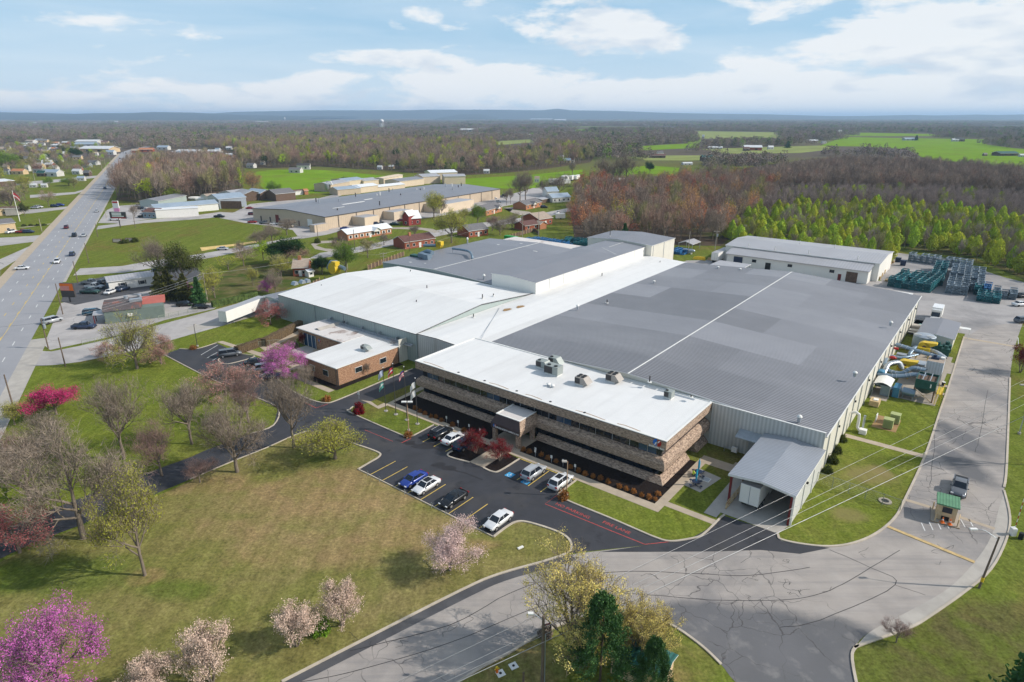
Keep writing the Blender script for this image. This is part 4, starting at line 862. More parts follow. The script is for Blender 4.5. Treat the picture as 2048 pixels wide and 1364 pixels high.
# far white warehouse behind
e=UVthing('rear_warehouse','long pale-roofed warehouse standing behind the dark roof in front of the bright green trees','warehouse',-50.5,158.2)
part('wall',e,lambda b:gable_wall(b,0,51.5,0,25,5.9,6.9,m_sidingw,'x'));part('roof',e,lambda b:gable_roof(b,0,51.5,0,25,6.1,7.1,m_roofl,'x',.3))
part('lean_to_wall',e,lambda b:b.add([(3,0,5.1),(3,-6.2,4.2),(3,-6.2,0),(3,0,0),(49.6,0,5.1),(49.6,-6.2,4.2),(49.6,-6.2,0),(49.6,0,0)],[(0,1,2,3),(7,6,5,4),(1,5,6,2)],m_sidingw))
part('lean_to_roof',e,lambda b:b.add([(2.6,.2,5.75),(2.6,-7,4.4),(50,-7,4.4),(50,.2,5.75),(2.6,.2,5.6),(2.6,-7,4.2),(50,-7,4.2),(50,.2,5.6)],[(0,1,2,3),(1,5,6,2),(0,4,5,1),(3,2,6,7)],m_roofl))
for x0,w_,z1,m in ((5.6,3.2,3.6,m_navy),(43.2,3.4,3.4,m_brown),(40.8,1.0,2.2,m_maroon)):part('door',e,lambda b:b.box(x0,x0+w_,-6.32,-6.22,0,z1,m))
for x0 in (12.2,24.5,38):part('window',e,lambda b:b.box(x0,x0+1.5,-6.3,-6.22,2.3,3.3,m_glass))
part('dock_door',e,lambda b:b.box(17,18.8,-6.34,-6.22,0,2.8,m_black))
part('roof_pipe',e,lambda b:[b.cyl(x,y,5.6,7.6+(y>10)*.6,.15,m_trim,6) for x,y in ((8,1),(17.5,1),(29,1),(44.5,1.5),(22.5,14),(34.5,14))])
# open lean-to canopy near it
x,y,_=g(1420,525,3.5)
e=thing('flat_canopy','flat white metal canopy roof between the dark roof and the rear warehouse','canopy',uv(-46.5,133.5),AA)
part('roof',e,lambda b:b.box(0,11,0,9,3.4,3.55,m_trim,m_roofl));[part('post',e,lambda b:b.box(x-.1,x+.1,y-.1,y+.1,0,3.4,m_steel)) for x,y in ((.3,.3),(10.7,.3),(10.7,8.7),(.3,8.7))]
# ============================================================ VEHICLES
def paint(col,name):
 return mat('car_paint_'+name,col,.25,.1,var=.03,spec=.6)
PC=dict(white=(.72,.72,.72),black=(.012,.013,.015),blue=(.02,.05,.27),darkblue=(.025,.04,.085),silver=(.42,.44,.46),grey=(.13,.14,.155),red=(.30,.02,.02),maroon=(.12,.012,.02),green=(.02,.06,.05),tan=(.42,.36,.27),teal=(.03,.12,.18))
m_rim=mat('wheel_rim',(.5,.5,.52),.3,.7);m_tyre=mat('tyre',(.02,.02,.02),.9);m_lamp=mat('headlamp_glass',(.7,.72,.75),.15);m_tail=mat('tail_lamp',(.35,.01,.01),.2)
CARS={}
SPEC={  # length, width, roof height, belt height, hood z, cabin x (rear base, rear top, front top, front base), boot z
 'sedan':(4.6,1.8,1.45,.95,.88,(-1.55,-.95,.45,1.15),.98),'suv':(4.6,1.88,1.68,1.05,1.02,(-2.15,-1.75,.45,1.1),1.06),
 'minivan':(5.0,1.95,1.75,1.08,1.0,(-2.4,-2.1,.9,1.7),1.08),'pickup':(5.7,1.98,1.85,1.12,1.1,(-.75,-.6,.75,1.35),1.12),'van':(5.4,2.0,2.3,1.3,1.15,(-2.6,-2.5,1.2,1.9),1.3)}
def car_meshes(kind,col):
 if (kind,col) in CARS:return CARS[(kind,col)]
 L,W,H,B,HZ,cx,BZ=SPEC[kind];pm=paint(PC[col],col);h=W/2;P={}
 b=MB()                                          # body: stations along x, rings across
 xs=[(-L/2,.42,.82*BZ,.86),(-L/2+.12,.3,BZ*.97,.95),(cx[0],.24,BZ,1),(0,.24,B,1.0),(cx[3],.24,B*.99,1),(cx[3]+.25,.24,HZ,.99),(L/2-.35,.26,HZ*.88,.95),(L/2-.08,.32,HZ*.74,.86),(L/2,.4,HZ*.6,.80)]
 rows=[[(x,-h*w*.93,z0),(x,-h*w,(z0+z1)*.55),(x,-h*w*.93,z1-.03),(x,-h*w*.8,z1),(x,h*w*.8,z1),(x,h*w*.93,z1-.03),(x,h*w,(z0+z1)*.55),(x,h*w*.93,z0)] for x,z0,z1,w in xs]
 n=8;vs=[p for r in rows for p in r]
 b.add(vs,[(i*n+k,(i+1)*n+k,(i+1)*n+(k+1) % n,i*n+(k+1) % n) for i in range(len(xs)-1) for k in range(n)],pm,True)
 b.add(vs[:n],[tuple(range(n))],pm);b.add(vs[-n:],[tuple(range(n))[::-1]],pm)
 if kind== 'pickup':b.box(-L/2+.15,cx[0]-.1,-h*.78,h*.78,BZ-.0,BZ+.006,m_black);b.box(-L/2+.1,cx[0]-.05,-h*.95,-h*.8,BZ-.05,BZ+.06,pm);b.box(-L/2+.1,cx[0]-.05,h*.8,h*.95,BZ-.05,BZ+.06,pm)
 r0,r1,r2,r3=cx;t=h*.70;q=h*.86
 b.add([(r1-.02,-t,H-.03),(r2+.02,-t,H-.03),(r2+.02,t,H-.03),(r1-.02,t,H-.03),(r1+.2,-t*.8,H),(r2-.2,-t*.8,H),(r2-.2,t*.8,H),(r1+.2,t*.8,H)],
  [(0,1,5,4),(1,2,6,5),(2,3,7,6),(3,0,4,7),(4,5,6,7)],pm,True)
 for s in (-1,1):# pillars
  for xa,xb in ((r0,r1),(r3,r2),((r0+r3)/2-.05,(r1+r2)/2)):b.tube([(xa,s*q*1.0,B),(xb,s*t*1.01,H-.03)],.045,pm,4,False)
 b.box(L/2-.02,L/2+.03,-h*.5,h*.5,.42,.62,m_black)
 P['body']=b.mesh('car_body')
 b=MB();v=[(r0,-q,B-.02),(r3,-q,B-.02),(r3,q,B-.02),(r0,q,B-.02),(r1,-t,H-.03),(r2,-t,H-.03),(r2,t,H-.03),(r1,t,H-.03)]
 fs=[(0,1,5,4),(1,2,6,5),(2,3,7,6),(3,0,4,7)]
 b.add(v,fs,m_glass);P['windows']=b.mesh('car_windows')
 if kind== 'van':b=MB();v2=[(r0-.02,-q-.02,B),(.6,-q-.02,B),(.6,-t-.02,H-.05),(r1-.02,-t-.02,H-.05),(r0-.02,q+.02,B),(.6,q+.02,B),(.6,t+.02,H-.05),(r1-.02,t+.02,H-.05)];b.add(v2,[(0,1,2,3),(7,6,5,4),(4,0,3,7)],pm);P['panel']=b.mesh('van_panel')
 b=MB();r=.34 if kind in ('sedan','minivan') else .38
 b.tube([(0,-.11,0),(0,.11,0)],r,m_tyre,14);P['wheel']=b.mesh('wheel');b=MB();b.tube([(0,-.118,0),(0,.118,0)],r*.6,m_rim,10);P['rim']=b.mesh('rim')
 b=MB();b.box(-.06,.06,-.17,.17,-.07,.07,m_lamp);P['headlight']=b.mesh('headlight');b=MB();b.box(-.05,.05,-.17,.17,-.1,.1,m_tail);P['taillight']=b.mesh('taillight')
 b=MB();b.box(-.08,.08,-.1,.1,-.06,.06,pm);P['mirror']=b.mesh('mirror')
 P['_']=(L,W,H,B,r,cx,HZ,BZ);CARS[(kind,col)]=P;return P
def car(kind,col,x,y,ang,label,cat=None,detail=2,z=0.03,group=None):
 P=car_meshes(kind,col);L,W,H,B,r,cx,HZ,BZ=P['_']
 nm={'sedan':'parked_car','suv':'parked_suv','minivan':'minivan','pickup':'pickup_truck','van':'van'}[kind]
 e=thing(nm,label,cat or {'sedan':'car','suv':'suv','minivan':'minivan','pickup':'pickup truck','van':'van'}[kind],(x,y,z),ang,group)
 link('body',P['body'],e);link('windows',P['windows'],e)
 if 'panel' in P:link('panel',P['panel'],e)
 for sx in (-.30,.31):
  for s in (-1,1):
   w=link('wheel',P['wheel'],e,(L*sx,s*(W/2-.1),r))
   if detail>1:link('rim',P['rim'],w)
 if detail>1:
  for s in (-1,1):
   link('headlight',P['headlight'],e,(L/2-.07,s*W*.36,HZ*.72));link('taillight',P['taillight'],e,(-L/2+.02,s*W*.37,BZ*.82))
   link('mirror',P['mirror'],e,(cx[3]-.25,s*(W/2+.06),B+.02))
 return e
BA=AA+math.pi/2
def stall(k,kind,col,label,dv=2.7,nose=-1):
 x,y,_=uv(L0u+(k-.5)*ST,Lv+dv);return car(kind,col,x,y,BA if nose>0 else BA+math.pi,label,z=.03)
stall(3,'sedan','blue','blue sedan parked beside the white sedan with black roof')
e=stall(4,'sedan','white','white sedan with black sunroof panel parked beside the blue sedan');part('sunroof',e,lambda b:b.box(-.9,.3,-.5,.5,1.44,1.46,m_black))
stall(6,'sedan','black','black sedan parked alone between empty bays on the lawn side')
stall(9,'sedan','white','all-white sedan in the last bay by the curved kerb')
def carpx(px,py,kind,col,ang,label,**k):x,y,_=g(px,py);return car(kind,col,x,y,ang,label,**k)
e=carpx(882,872,'suv','black',BA,'black SUV with roof rails at the left end of the office bays');part('roof_rail',e,lambda b:b.box(-1.6,.3,-.62,-.57,1.68,1.73,m_rim));part('roof_rail',e,lambda b:b.box(-1.6,.3,.57,.62,1.68,1.73,m_rim))
carpx(907,883,'sedan','white',BA,'white sedan between the black SUV and the dark blue SUV')
carpx(930,894,'suv','darkblue',BA,'dark blue SUV half hidden behind the larger red-leaved tree')
e=carpx(1067,951,'suv','silver',BA,'silver SUV parked next to the blue accessible parking symbols');part('roof_rail',e,lambda b:b.box(-1.6,.3,-.62,-.57,1.68,1.73,m_rim));part('roof_rail',e,lambda b:b.box(-1.6,.3,.57,.62,1.68,1.73,m_rim))
e=carpx(1121,970,'suv','white',BA,'white SUV with sunroof beside the tan lamp post');part('sunroof',e,lambda b:b.box(-1.0,.2,-.45,.45,1.68,1.695,m_black))
carpx(1917,981,'pickup','grey',BA+math.pi,'grey pickup truck driving towards the guard booth')
carpx(460,712,'minivan','grey',R(25),'grey minivan with pale lower trim in the left annex lot',detail=2)
carpx(510,729,'sedan','black',R(22),'black sedan in the annex lot left of the purple redbud')
carpx(530,741,'suv','silver',R(22),'silver SUV mostly hidden under the purple redbud blossom')
carpx(541,757,'sedan','darkblue',R(22),'dark car tucked below the purple redbud beside the blue symbol')
for px,py,k,c,a,lab in (
 (169,657,'pickup','darkblue',5,'dark blue pickup truck crossing the lot in front of the grey-green bar'),(187,629,'minivan','teal',12,'blue-grey wagon parked beside the left end of the grey-green bar'),(105,645,'minivan','silver',65,'silver wagon entering the bar lot from the highway'),
 (181,587,'pickup','green',-2,'dark green pickup truck in front of the mobile office lot'),(190,577,'pickup','silver',-2,'silver pickup truck just behind the dark green pickup'),(183,569,'pickup','grey',3,'grey pickup farthest from the camera beside the mobile office'),(208,568,'suv','black',90,'black car wedged against the end of the mobile office'),
 (222,587,'sedan','white',88,'white sedan parked in front of the mobile office'),(246,581,'suv','darkblue',75,'dark blue SUV parked below the first shuttered window of the mobile office'),
 (371,612,'suv','black',12,'black SUV behind the red-roofed end of the bar'),(402,617,'sedan','black',5,'black sedan by the conifer at the trailer lane'),(318,542,'sedan','darkblue',20,'dark car behind the mobile office beside the evergreens'),
 (45,539,'sedan','white',20,'white car turning off the highway at the left edge')):carpx(px,py,k,c,R(a),lab,detail=1)
HA=math.atan2(HD[1],HD[0])
for px,py,k,c,d,lab in ((115,526,'suv','white',1,'white SUV in the highway lane nearest the yellow line'),(145,511,'suv','darkblue',0,'dark blue SUV alone on the highway right lanes'),(149,473,'suv','black',1,'black SUV side by side with the silver car on the highway'),(168,473,'sedan','silver',0,'silver car side by side with the black SUV on the highway'),
      (133,457,'suv','maroon',1,'dark red car in the left lane of the highway'),(194,424,'sedan','silver',0,'silver sedan on the highway level with the billboard'),(210,378,'suv','darkblue',1,'dark car on the highway in the tree shadows'),(245,319,'sedan','black',0,'leftmost of two small dark cars far up the highway'),(240,318,'sedan','darkblue',1,'rightmost of two small dark cars far up the highway'),(252,307,'sedan','grey',1,'tiny grey car near the highway bend'),(247,306,'suv','silver',0,'tiny silver car near the highway bend')):
 carpx(px,py,k,c,HA+math.pi*d,lab,detail=1,z=.045)
for px,py,k,c,a,lab in (
 (2040,612,'sedan','white',8,'white car at the right edge of the back lot'),(2046,645,'suv','grey',8,'grey car at the right edge below the white car'),(2046,595,'sedan','black',8,'dark car at the right edge above the white car'),
 (439,435,'pickup','black',0,'black pickup truck on the lane into the beige factory lot'),(505,446,'sedan','red',5,'red car alone in front of the dark pickup in the beige factory lot'),(531,448,'pickup','grey',3,'dark grey pickup in the near row of the beige factory lot'),(505,430,'suv','maroon',5,'dark red SUV by the left corner of the beige factory'),
 (525,433,'suv','black',15,'black SUV at the wall of the beige factory'),(538,434,'pickup','silver',15,'silver pickup at the wall of the beige factory'),(558,437,'sedan','white',5,'white car at the wall of the beige factory by its door'),(549,450,'sedan','white',3,'white car behind the bare trees in the beige factory lot'),(560,450,'sedan','silver',3,'silver car behind the bare trees in the beige factory lot'),
 (588,441,'sedan','red',10,'maroon car near the dock end of the beige factory'),(578,455,'suv','tan',5,'tan car half hidden by bare branches in the beige factory lot'),(500,418,'sedan','red',5,'red car beside the metal workshop'),(681,446,'sedan','red',15,'small red car at the long side of the beige factory'),(700,443,'suv','black',10,'black SUV at the long side of the beige factory'),(711,442,'suv','grey',10,'grey SUV beside the black SUV at the long side of the beige factory'),
 (690,459,'sedan','blue',5,'blue car behind the white-roofed brick house'),(752,449,'sedan','darkblue',5,'dark blue car beyond the white-roofed brick house'),(760,446,'sedan','grey',5,'grey car next to the dark blue car beyond the brick house'),(789,450,'sedan','green',2,'dark teal car left of the red barn'),(803,443,'sedan','maroon',5,'maroon car partly behind the red barn'),
 (988,398,'sedan','white',5,'white car at the right end of the beige factory'),(1000,395,'sedan','grey',5,'grey car at the right end of the beige factory'),(1010,393,'suv','black',5,'black car at the right end of the beige factory'),(996,405,'sedan','silver',5,'silver car in the far end lot of the beige factory'),
 (1116,427,'sedan','white',70,'white car parked by the tan-roofed house'),(1069,434,'pickup','red',5,'red pickup in front of the tan-roofed house'),(1123,433,'sedan','white',60,'white car next to the small white trailer'),(1088,442-26,'suv','black',0,'dark car under the carport of the pale house'),
 (446,500,'sedan','silver',5,'silver car on the lane beside the straw verge'),(455,501,'sedan','silver',5,'x'),
 (230,441,'pickup','white',3,'white pickup below the roadside billboard'),(288,435,'pickup','black',5,'black pickup in front of the white storefront'),(298,434,'suv','darkblue',5,'dark blue SUV in front of the white storefront'),(278,413,'sedan','white',3,'white car at the back of the store lot'),(284,419,'suv','black',3,'black car behind the storefront'),(291,422,'sedan','silver',3,'silver car behind the storefront'),
 (78,416,'suv','white',5,'white SUV left of two blue cars across the highway'),(70,417,'sedan','silver',5,'silver car at the left of the row across the highway'),(110,414,'suv','darkblue',5,'left one of two blue cars across the highway'),(121,412,'suv','blue',5,'right one of two blue cars across the highway'),(24,466,'pickup','white',80,'white pickup by the tan building at the left edge'),(46,466,'pickup','red',15,'red pickup by the tan building at the left edge'),(58,466,'suv','darkblue',10,'dark blue car with white hood by the tan building at the left edge')):
 if lab != 'x':carpx(px,py,k,c,R(a),lab,detail=1,z=.03)
# --- semi trailers, box truck
def trailer(x,y,ang,label,L=16,col=None,doors=True,z=.03,mark=False):
 col=col or m_trim;e=thing('semi_trailer',label,'trailer',(x,y,z),ang)
 part('box',e,lambda b:(b.box(0,L,-1.3,1.3,1.15,4.05,col,m_roofl),b.box(-.02,0,-1.2,1.2,1.25,3.95,m_sidingw),b.box(-.05,-.02,-.03,.03,1.25,3.95,m_steel)))
 part('chassis',e,lambda b:b.box(.3,L-.4,-.55,.55,.85,1.15,m_black));part('side_skirt',e,lambda b:(b.box(5.6,L-3.5,-1.27,-1.22,.45,1.15,col)))
 for xx in (1.6,2.9):
  for s in (-1,1):part('wheel',e,lambda b:(b.tube([(xx,s*.7,.5),(xx,s*1.25,.5)],.5,m_tyre,14),b.tube([(xx,s*1.255,.5),(xx,s*1.27,.5)],.28,m_rim,10)))
 part('landing_leg',e,lambda b:b.box(L-3.2,L-3.0,-.6,-.45,.05,.9,m_steel));part('landing_leg',e,lambda b:b.box(L-3.2,L-3.0,.45,.6,.05,.9,m_steel))
 if mark:part('stripe',e,lambda b:b.box(L-4.2,L-2.6,-1.32,-1.305,3.2,3.35,m_orange))
 return e
p0=g(533,624);p1=g(457,655)
a_=math.atan2(p1[1]-p0[1],p1[0]-p0[0])
p0=g(528,620);trailer(p0[0],p0[1],a_,'long white semi trailer backed to the dock with its nose towards the road',15.5,mark=True)
p0=g(580,619);e=trailer(p0[0],p0[1],a_,'shorter white trailer in the second dock behind the pink tree',9,m_trim)
x,y,_=uv(12.0,1.4);trailer(x,y,AA+math.pi/2,'white trailer parked inside the truck shelter with its rear doors showing',12.0)
p0=g(1428,527);p1=g(1450,513);trailer(p0[0],p0[1],BA,'white trailer backed up to the rear warehouse',12.5)
p0=uv(21.5,121.5);e=thing('box_truck','white box truck with tall cargo body parked behind the grey shed','truck',(p0[0],p0[1],.03),AA-math.pi/2)
part('cargo_box',e,lambda b:b.box(-3.4,1.3,-1.2,1.2,.9,3.5,m_trim,m_wroof))
pw=paint(PC['white'],'white')
part('cab',e,lambda b:(b.add([(1.4,-1,.5),(4.2,-1,.5),(4.2,-1,1.35),(3.2,-1,1.5),(2.7,-.95,2.5),(1.4,-.95,2.6),(1.4,1,.5),(4.2,1,.5),(4.2,1,1.35),(3.2,1,1.5),(2.7,.95,2.5),(1.4,.95,2.6)],[(0,1,2,3,4,5),(11,10,9,8,7,6),(1,7,8,2),(2,8,9,3),(4,10,11,5)],pw),b.box(1.3,2.6,-1.1,1.1,2.6,3.2,pw)))
part('windscreen',e,lambda b:b.add([(3.22,-.98,1.5),(3.22,.98,1.5),(2.72,.93,2.5),(2.72,-.93,2.5)],[(0,1,2,3)],m_glass));part('grille',e,lambda b:b.box(4.2,4.25,-.6,.6,.7,1.1,m_black))
for xx in (-2.2,3.2):
 for s in (-1,1):part('wheel',e,lambda b:b.tube([(xx,s*.85,.45),(xx,s*1.12,.45)],.45,m_tyre,12))
# ============================================================ STREET FURNITURE
def pole_wires():pass
def lamp(px,py,top,label,arms,col,group=None,name='lamp_post',ang=0,al=1.0,base=True):
 x,y,_=g(px,py);h=hgt(px,py,top);e=thing(name,label,'lamp post',(x,y,0),ang,group)
 part('pole',e,lambda b:b.cyl(0,0,0,h,.09,col,8,.06))
 if base:part('base',e,lambda b:b.cyl(0,0,0,.35,.25,m_pale,10))
 for k in range(arms):
  t=k*2*math.pi/max(arms,1) if arms !=2 else k*math.pi
  part('lamp_head',e,lambda b:(setattr(b,'T',Matrix.Rotation(t,4,'Z')),b.box(.1,al,-.22,.22,h-.06,h+.12,m_trim if arms>1 else m_pale)))
 return e
m_tanpole=mat('tan_pole',(.42,.27,.17),.6)
lamp(817.5,862,804,'brown lamp post with two white heads in the flagpole lawn',2,m_tanpole,al=.95,ang=0)
lamp(1133,992,923,'tan lamp post with single head beside the white SUV',1,m_tanpole,al=.8,ang=math.pi)
lamp(395,693,650,'dark lamp post with small head beside the left parking lot',1,m_dtrim,al=.5,ang=1.2)
lamp(540,742,700,'dark lamp post standing in front of the purple redbud',1,m_dtrim,al=.5)
e=lamp(2038,868,770,'pale steel lamp post with long arm at the right edge',1,m_steel,al=2.2,ang=math.pi)
# flagpoles
def cloth(b,w,h,z,cols,ang,fold=.35):
 """drooping flag: grid with folds, striped by rows"""
 nx,ny=6,len(cols);vs=[]
 for j in range(ny+1):
  for i in range(nx+1):
   s=i/nx;vs.append((math.cos(ang)*(s*w*.55)+.05*math.sin(s*9+j),math.sin(ang)*(s*w*.55)+.12*math.sin(s*7+j*.5)*s,z-j*h/ny-s*s*w*fold*1.6))
 for j in range(ny):b.add(vs[j*(nx+1):(j+2)*(nx+1)],[(i,i+1,nx+2+i,nx+1+i) for i in range(nx)],cols[j],True)
m_flagr=mat('flag_red',(.55,.04,.06),.8);m_flagb=mat('flag_navy',(.06,.07,.22),.8);m_flagg=mat('flag_teal',(.12,.38,.33),.8);m_flagl=mat('flag_pale_blue',(.5,.55,.68),.8)
for px,py,top,lab,fl in ((772,822,736,'leftmost flagpole flying a pale flag above a green one',[([m_flagl]*4,.4),([m_flagg,m_trim,m_flagg,m_flagg],2.7)]),(792,829,728,'tallest flagpole flying a red flag',[([m_flagr,m_flagr,m_trim,m_flagr,m_flagr],.6)]),
       (814,840,734,'flagpole flying a red, white and blue striped flag',[([m_flagb,m_flagb,m_flagr,m_trim,m_flagr,m_trim,m_flagr],.6)]),(835,848,757,'flagpole nearest the office flying two white flags',[([m_trim]*4,.6),([m_trim]*4,2.2)])):
 x,y,_=g(px,py);h=hgt(px,py,top);e=thing('flagpole',lab,'flagpole',(x,y,0),0,'flagpoles on the small lawn')
 part('pole',e,lambda b:b.cyl(0,0,0,h,.07,m_dtrim,8,.045));part('finial',e,lambda b:b.dome(0,0,h+.08,.1,.1,.1,m_trim,8,6,full=True));part('footing',e,lambda b:b.cyl(0,0,0,.12,.38,m_pale,10))
 for cols,dz in fl:part('flag',e,lambda b:cloth(b,1.7,1.15,h-dz,cols,math.pi+.2))
# parking signs
def sign(px,py,label,h=1.3,board=(.34,.5),ang=BA,group='small white signs in front of the office',col=None):
 x,y,_=g(px,py);e=thing('parking_sign',label,'sign',(x,y,0),ang,group)
 part('post',e,lambda b:b.box(-.03,.03,-.03,.03,0,h,m_steel));part('board',e,lambda b:b.box(-.05,-.03,-board[0]/2,board[0]/2,h-board[1],h,col or m_trim))
c_=lambda x,y:(680+x/4.263,640+y/4.263)
for k,q in enumerate((c_(910,875),c_(1008,912),c_(1102,945),c_(1196,985))):sign(*q,('leftmost','second from left','third from left','fourth, partly behind the red-leaved tree,')[k]+ ' white sign in the mulch left of the entrance')
for k,q in enumerate((c_(1665,1165),c_(1802,1215))):sign(*q,('first','second')[k]+ ' white sign in the mulch right of the entrance')
for k,q in enumerate(((1071,909),(1103,925),(1126,933),(1150,943))):sign(*q,('third','fourth','fifth','rightmost')[k]+ ' white sign in the mulch right of the entrance')
for k in range(9):
 if k in (2,4,8):continue
 x,y,_=uv(L0u+k*ST,Lv-.35);e=thing('bay_sign','small grey bay sign on the kerb behind the empty or parked bays','sign',(x,y,0),BA,'small bay signs along the lawn kerb')
 part('post',e,lambda b:b.box(-.025,.025,-.025,.025,0,.9,m_steel));part('board',e,lambda b:b.box(.03,.05,-.13,.13,.6,.92,m_steel))
sign(718,801-4,'white sign on a post at the corner of the annex lawn',1.5,(.5,.7),group=None)
x,y,_=g(1041,1096)
e=thing('ground_marker','small pale concrete marker lying in the lawn near the curved kerb','marker',(x,y,0),.6);part('slab',e,lambda b:b.box(-.4,.4,-.15,.15,0,.15,m_trim))
# power poles (wood) with crossarms and wires
POLES={}
def ppole(key,px,py,top,label,lean=0.0,arm=True,col=None,r=.15,ang=0,drum=False,h=None,n=1):
 x,y,_=g(px,py);h=h or hgt(px,py,top);e=thing('power_pole',label,'utility pole',(x,y,0),ang,'utility poles')
 m=col or m_pole;tx=lean*h
 part('pole',e,lambda b:b.tube([(0,0,0),(tx,0,h)],[r,r*.7],m,8))
 if arm:
  for k in range(n):part('crossarm',e,lambda b:b.box(tx-1.2,tx+1.2,-.06,.06,h-.5-k*.9,h-.36-k*.9,m))
  for k in (-1.1,-.5,.5,1.1):part('insulator',e,lambda b:b.cyl(tx+k,0,h-.36,h-.16,.05,m_trim,6))
 if drum:part('transformer',e,lambda b:b.cyl(tx+.4,0,h-2.4,h-1.4,.28,m_steel,10))
 POLES[key]=Vector((x,y,h));return e
ppole('a',7,748+73,749,'leaning wooden pole at the left edge beside the highway',arm=False,lean=-.03) if False else None
ppole('a',28.7,821,749,'bare wooden pole closest to the camera beside the highway',arm=False)
ppole('b',97,697,637,'wooden pole with fittings at the corner of the bar lot',arm=False,drum=True)
ppole('c',131,733,675,'wooden pole standing at the mouth of the side street',arm=False)
ppole('d',126,629,567,'wooden pole between the two driveways by the red billboard',arm=False)
ppole('e',156,566,522,'wooden pole in the grass strip beyond the red billboard',arm=False)
ppole('f',415,603,545,'pale wooden pole at the hedge behind the long trailer',arm=False,col=m_conc)
ppole('g',695,540,497,'concrete-grey pole with crossarm behind the white-roofed hall',col=m_conc,ang=.3)
ppole('h',768,533,505,'grey double-crossarm pole beside the wooden fence',col=m_conc,n=2,ang=.3)
ppole('i',1376,508,463,'thick grey pole in front of the brown wood',col=m_conc,arm=False)
ppole('j',1429,508,461,'transformer pole near the rear warehouse',col=m_conc,drum=True)
ppole('k',1045,475,427,'left pale pole beside the rack yard at the back',col=m_conc,arm=False)
ppole('l',1077,473,423,'right pale pole beside the rack yard at the back',col=m_conc,arm=False)
ppole('m',637,485,450,'wooden pole left of the white-roofed brick house',arm=False)
ppole('n',710,500,459,'wooden pole in front of the white-roofed brick house',arm=False)
ppole('o',820,502,473,'wooden pole in front of the brown-roofed brick house',arm=False)
ppole('p',196,474,447,'wooden pole on the highway verge by the open drain',arm=False)
ppole('q',178,526,486,'wooden pole on the highway verge nearest the big meadow',arm=False)
ppole('r',225,404,388,'wooden pole beside the tall billboard',arm=False)
ppole('s',271,455,424,'slim pole on the corner of the store lot',arm=False)
ppole('t',41,443,0,'tall white flagpole with a red flag across the highway',arm=False,col=m_trim,h=hgt(40,443,381)) if False else None
x,y,_=g(1958,1176);e=thing('street_light','leaning brown street light pole beside the curved pavement at the right','street light',(x,y,0),0,None);hh=hgt(1958,1176,1074)
part('pole',e,lambda b:b.tube([(0,0,0),(.55,0,hh)],[.13,.09],m_pole,8));part('band',e,lambda b:b.cyl(.1,0,.9,1.5,.16,m_ylw,8));part('arm',e,lambda b:b.tube([(.5,0,hh-.3),(-.8,.5,hh+.5),(-1.6,.8,hh+.5)],.04,m_steel,6));part('lamp_head',e,lambda b:b.box(-2.3,-1.5,.62,.95,hh+.42,hh+.56,m_trim))
x,y,_=g(1084,1375);e=thing('power_pole','tall brown wooden pole in the foreground beside the hazy budding tree','utility pole',(x,y,0),0,'utility poles');hh=hgt(1084,1375,1232)
part('pole',e,lambda b:b.tube([(0,0,0),(0,0,hh)],[.17,.13],m_pole,10));part('conduit',e,lambda b:b.tube([(.22,-.05,0),(.22,-.05,hh*.75)],.06,m_steel,6));part('street_lamp',e,lambda b:(b.tube([(0,0,hh-.5),(-.9,.4,hh-.1)],.04,m_steel,6),b.box(-1.4,-.9,.25,.55,hh-.15,hh,m_trim)))
def wire(name,pts,label,sag=1.2,r=.022,m=None):
 b=MB();q=[]
 for a,c in zip(pts[:-1],pts[1:]):
  for k in range(13):
   t=k/12;p=Vector(a).lerp(Vector(c),t);p.z-=sag*4*t*(1-t);q.append(tuple(p))
 b.tube(q,r,m or m_wire,4,False);return tagp(b.build(name),label,'power line','overhead power lines')
# wires across the foreground from beyond the bottom left to the right edge (they pass above the road)
def air(px,py,z):return g(px,py,z)
for k,(a,c,z0_,z1_) in enumerate((((1170,1178),(2060,752),7.2,9.0),((1000,1290),(2060,782),7.0,8.8),((1010,1300),(2060,800),6.6,8.4),((900,1364),(2060,824),6.2,8.0))):
 A_=Vector(air(*a,z0_));C_=Vector(air(*c,z1_));D_=(C_-A_)
 wire('power_line',[tuple(A_-D_*.5),tuple(C_+D_*.3)],('uppermost','second','third','lowest and thickest')[k]+ ' of four pale power lines crossing above the service road',.5,.016 if k<3 else .03)
f_=POLES['f']
for k in range(3):wire('power_line',[tuple(f_-Vector((0,0,.3+k*.7))),tuple(POLES['b']-Vector((0,0,.2+k*.6)))],('highest','middle','lowest')[k]+ ' of three wires over the grey-green bar',.9,.02)
wire('power_line',[tuple(POLES['b']-Vector((0,0,1))),(POLES['b'].x-32,POLES['b'].y-14,8)],'single dark wire crossing the highway from the corner pole',.6,.018,m_black)
for a,c,lab in (('k','h','long wire behind the back grey roof'),('h','g','wire between the two grey poles by the fence'),('n','m','wire beside the white-roofed brick house'),('g','f','wire passing above the magnolia towards the trailer')):wire('power_line',[tuple(POLES[a]-Vector((0,0,.4))),tuple(POLES[c]-Vector((0,0,.4)))],lab,1.0,.02)
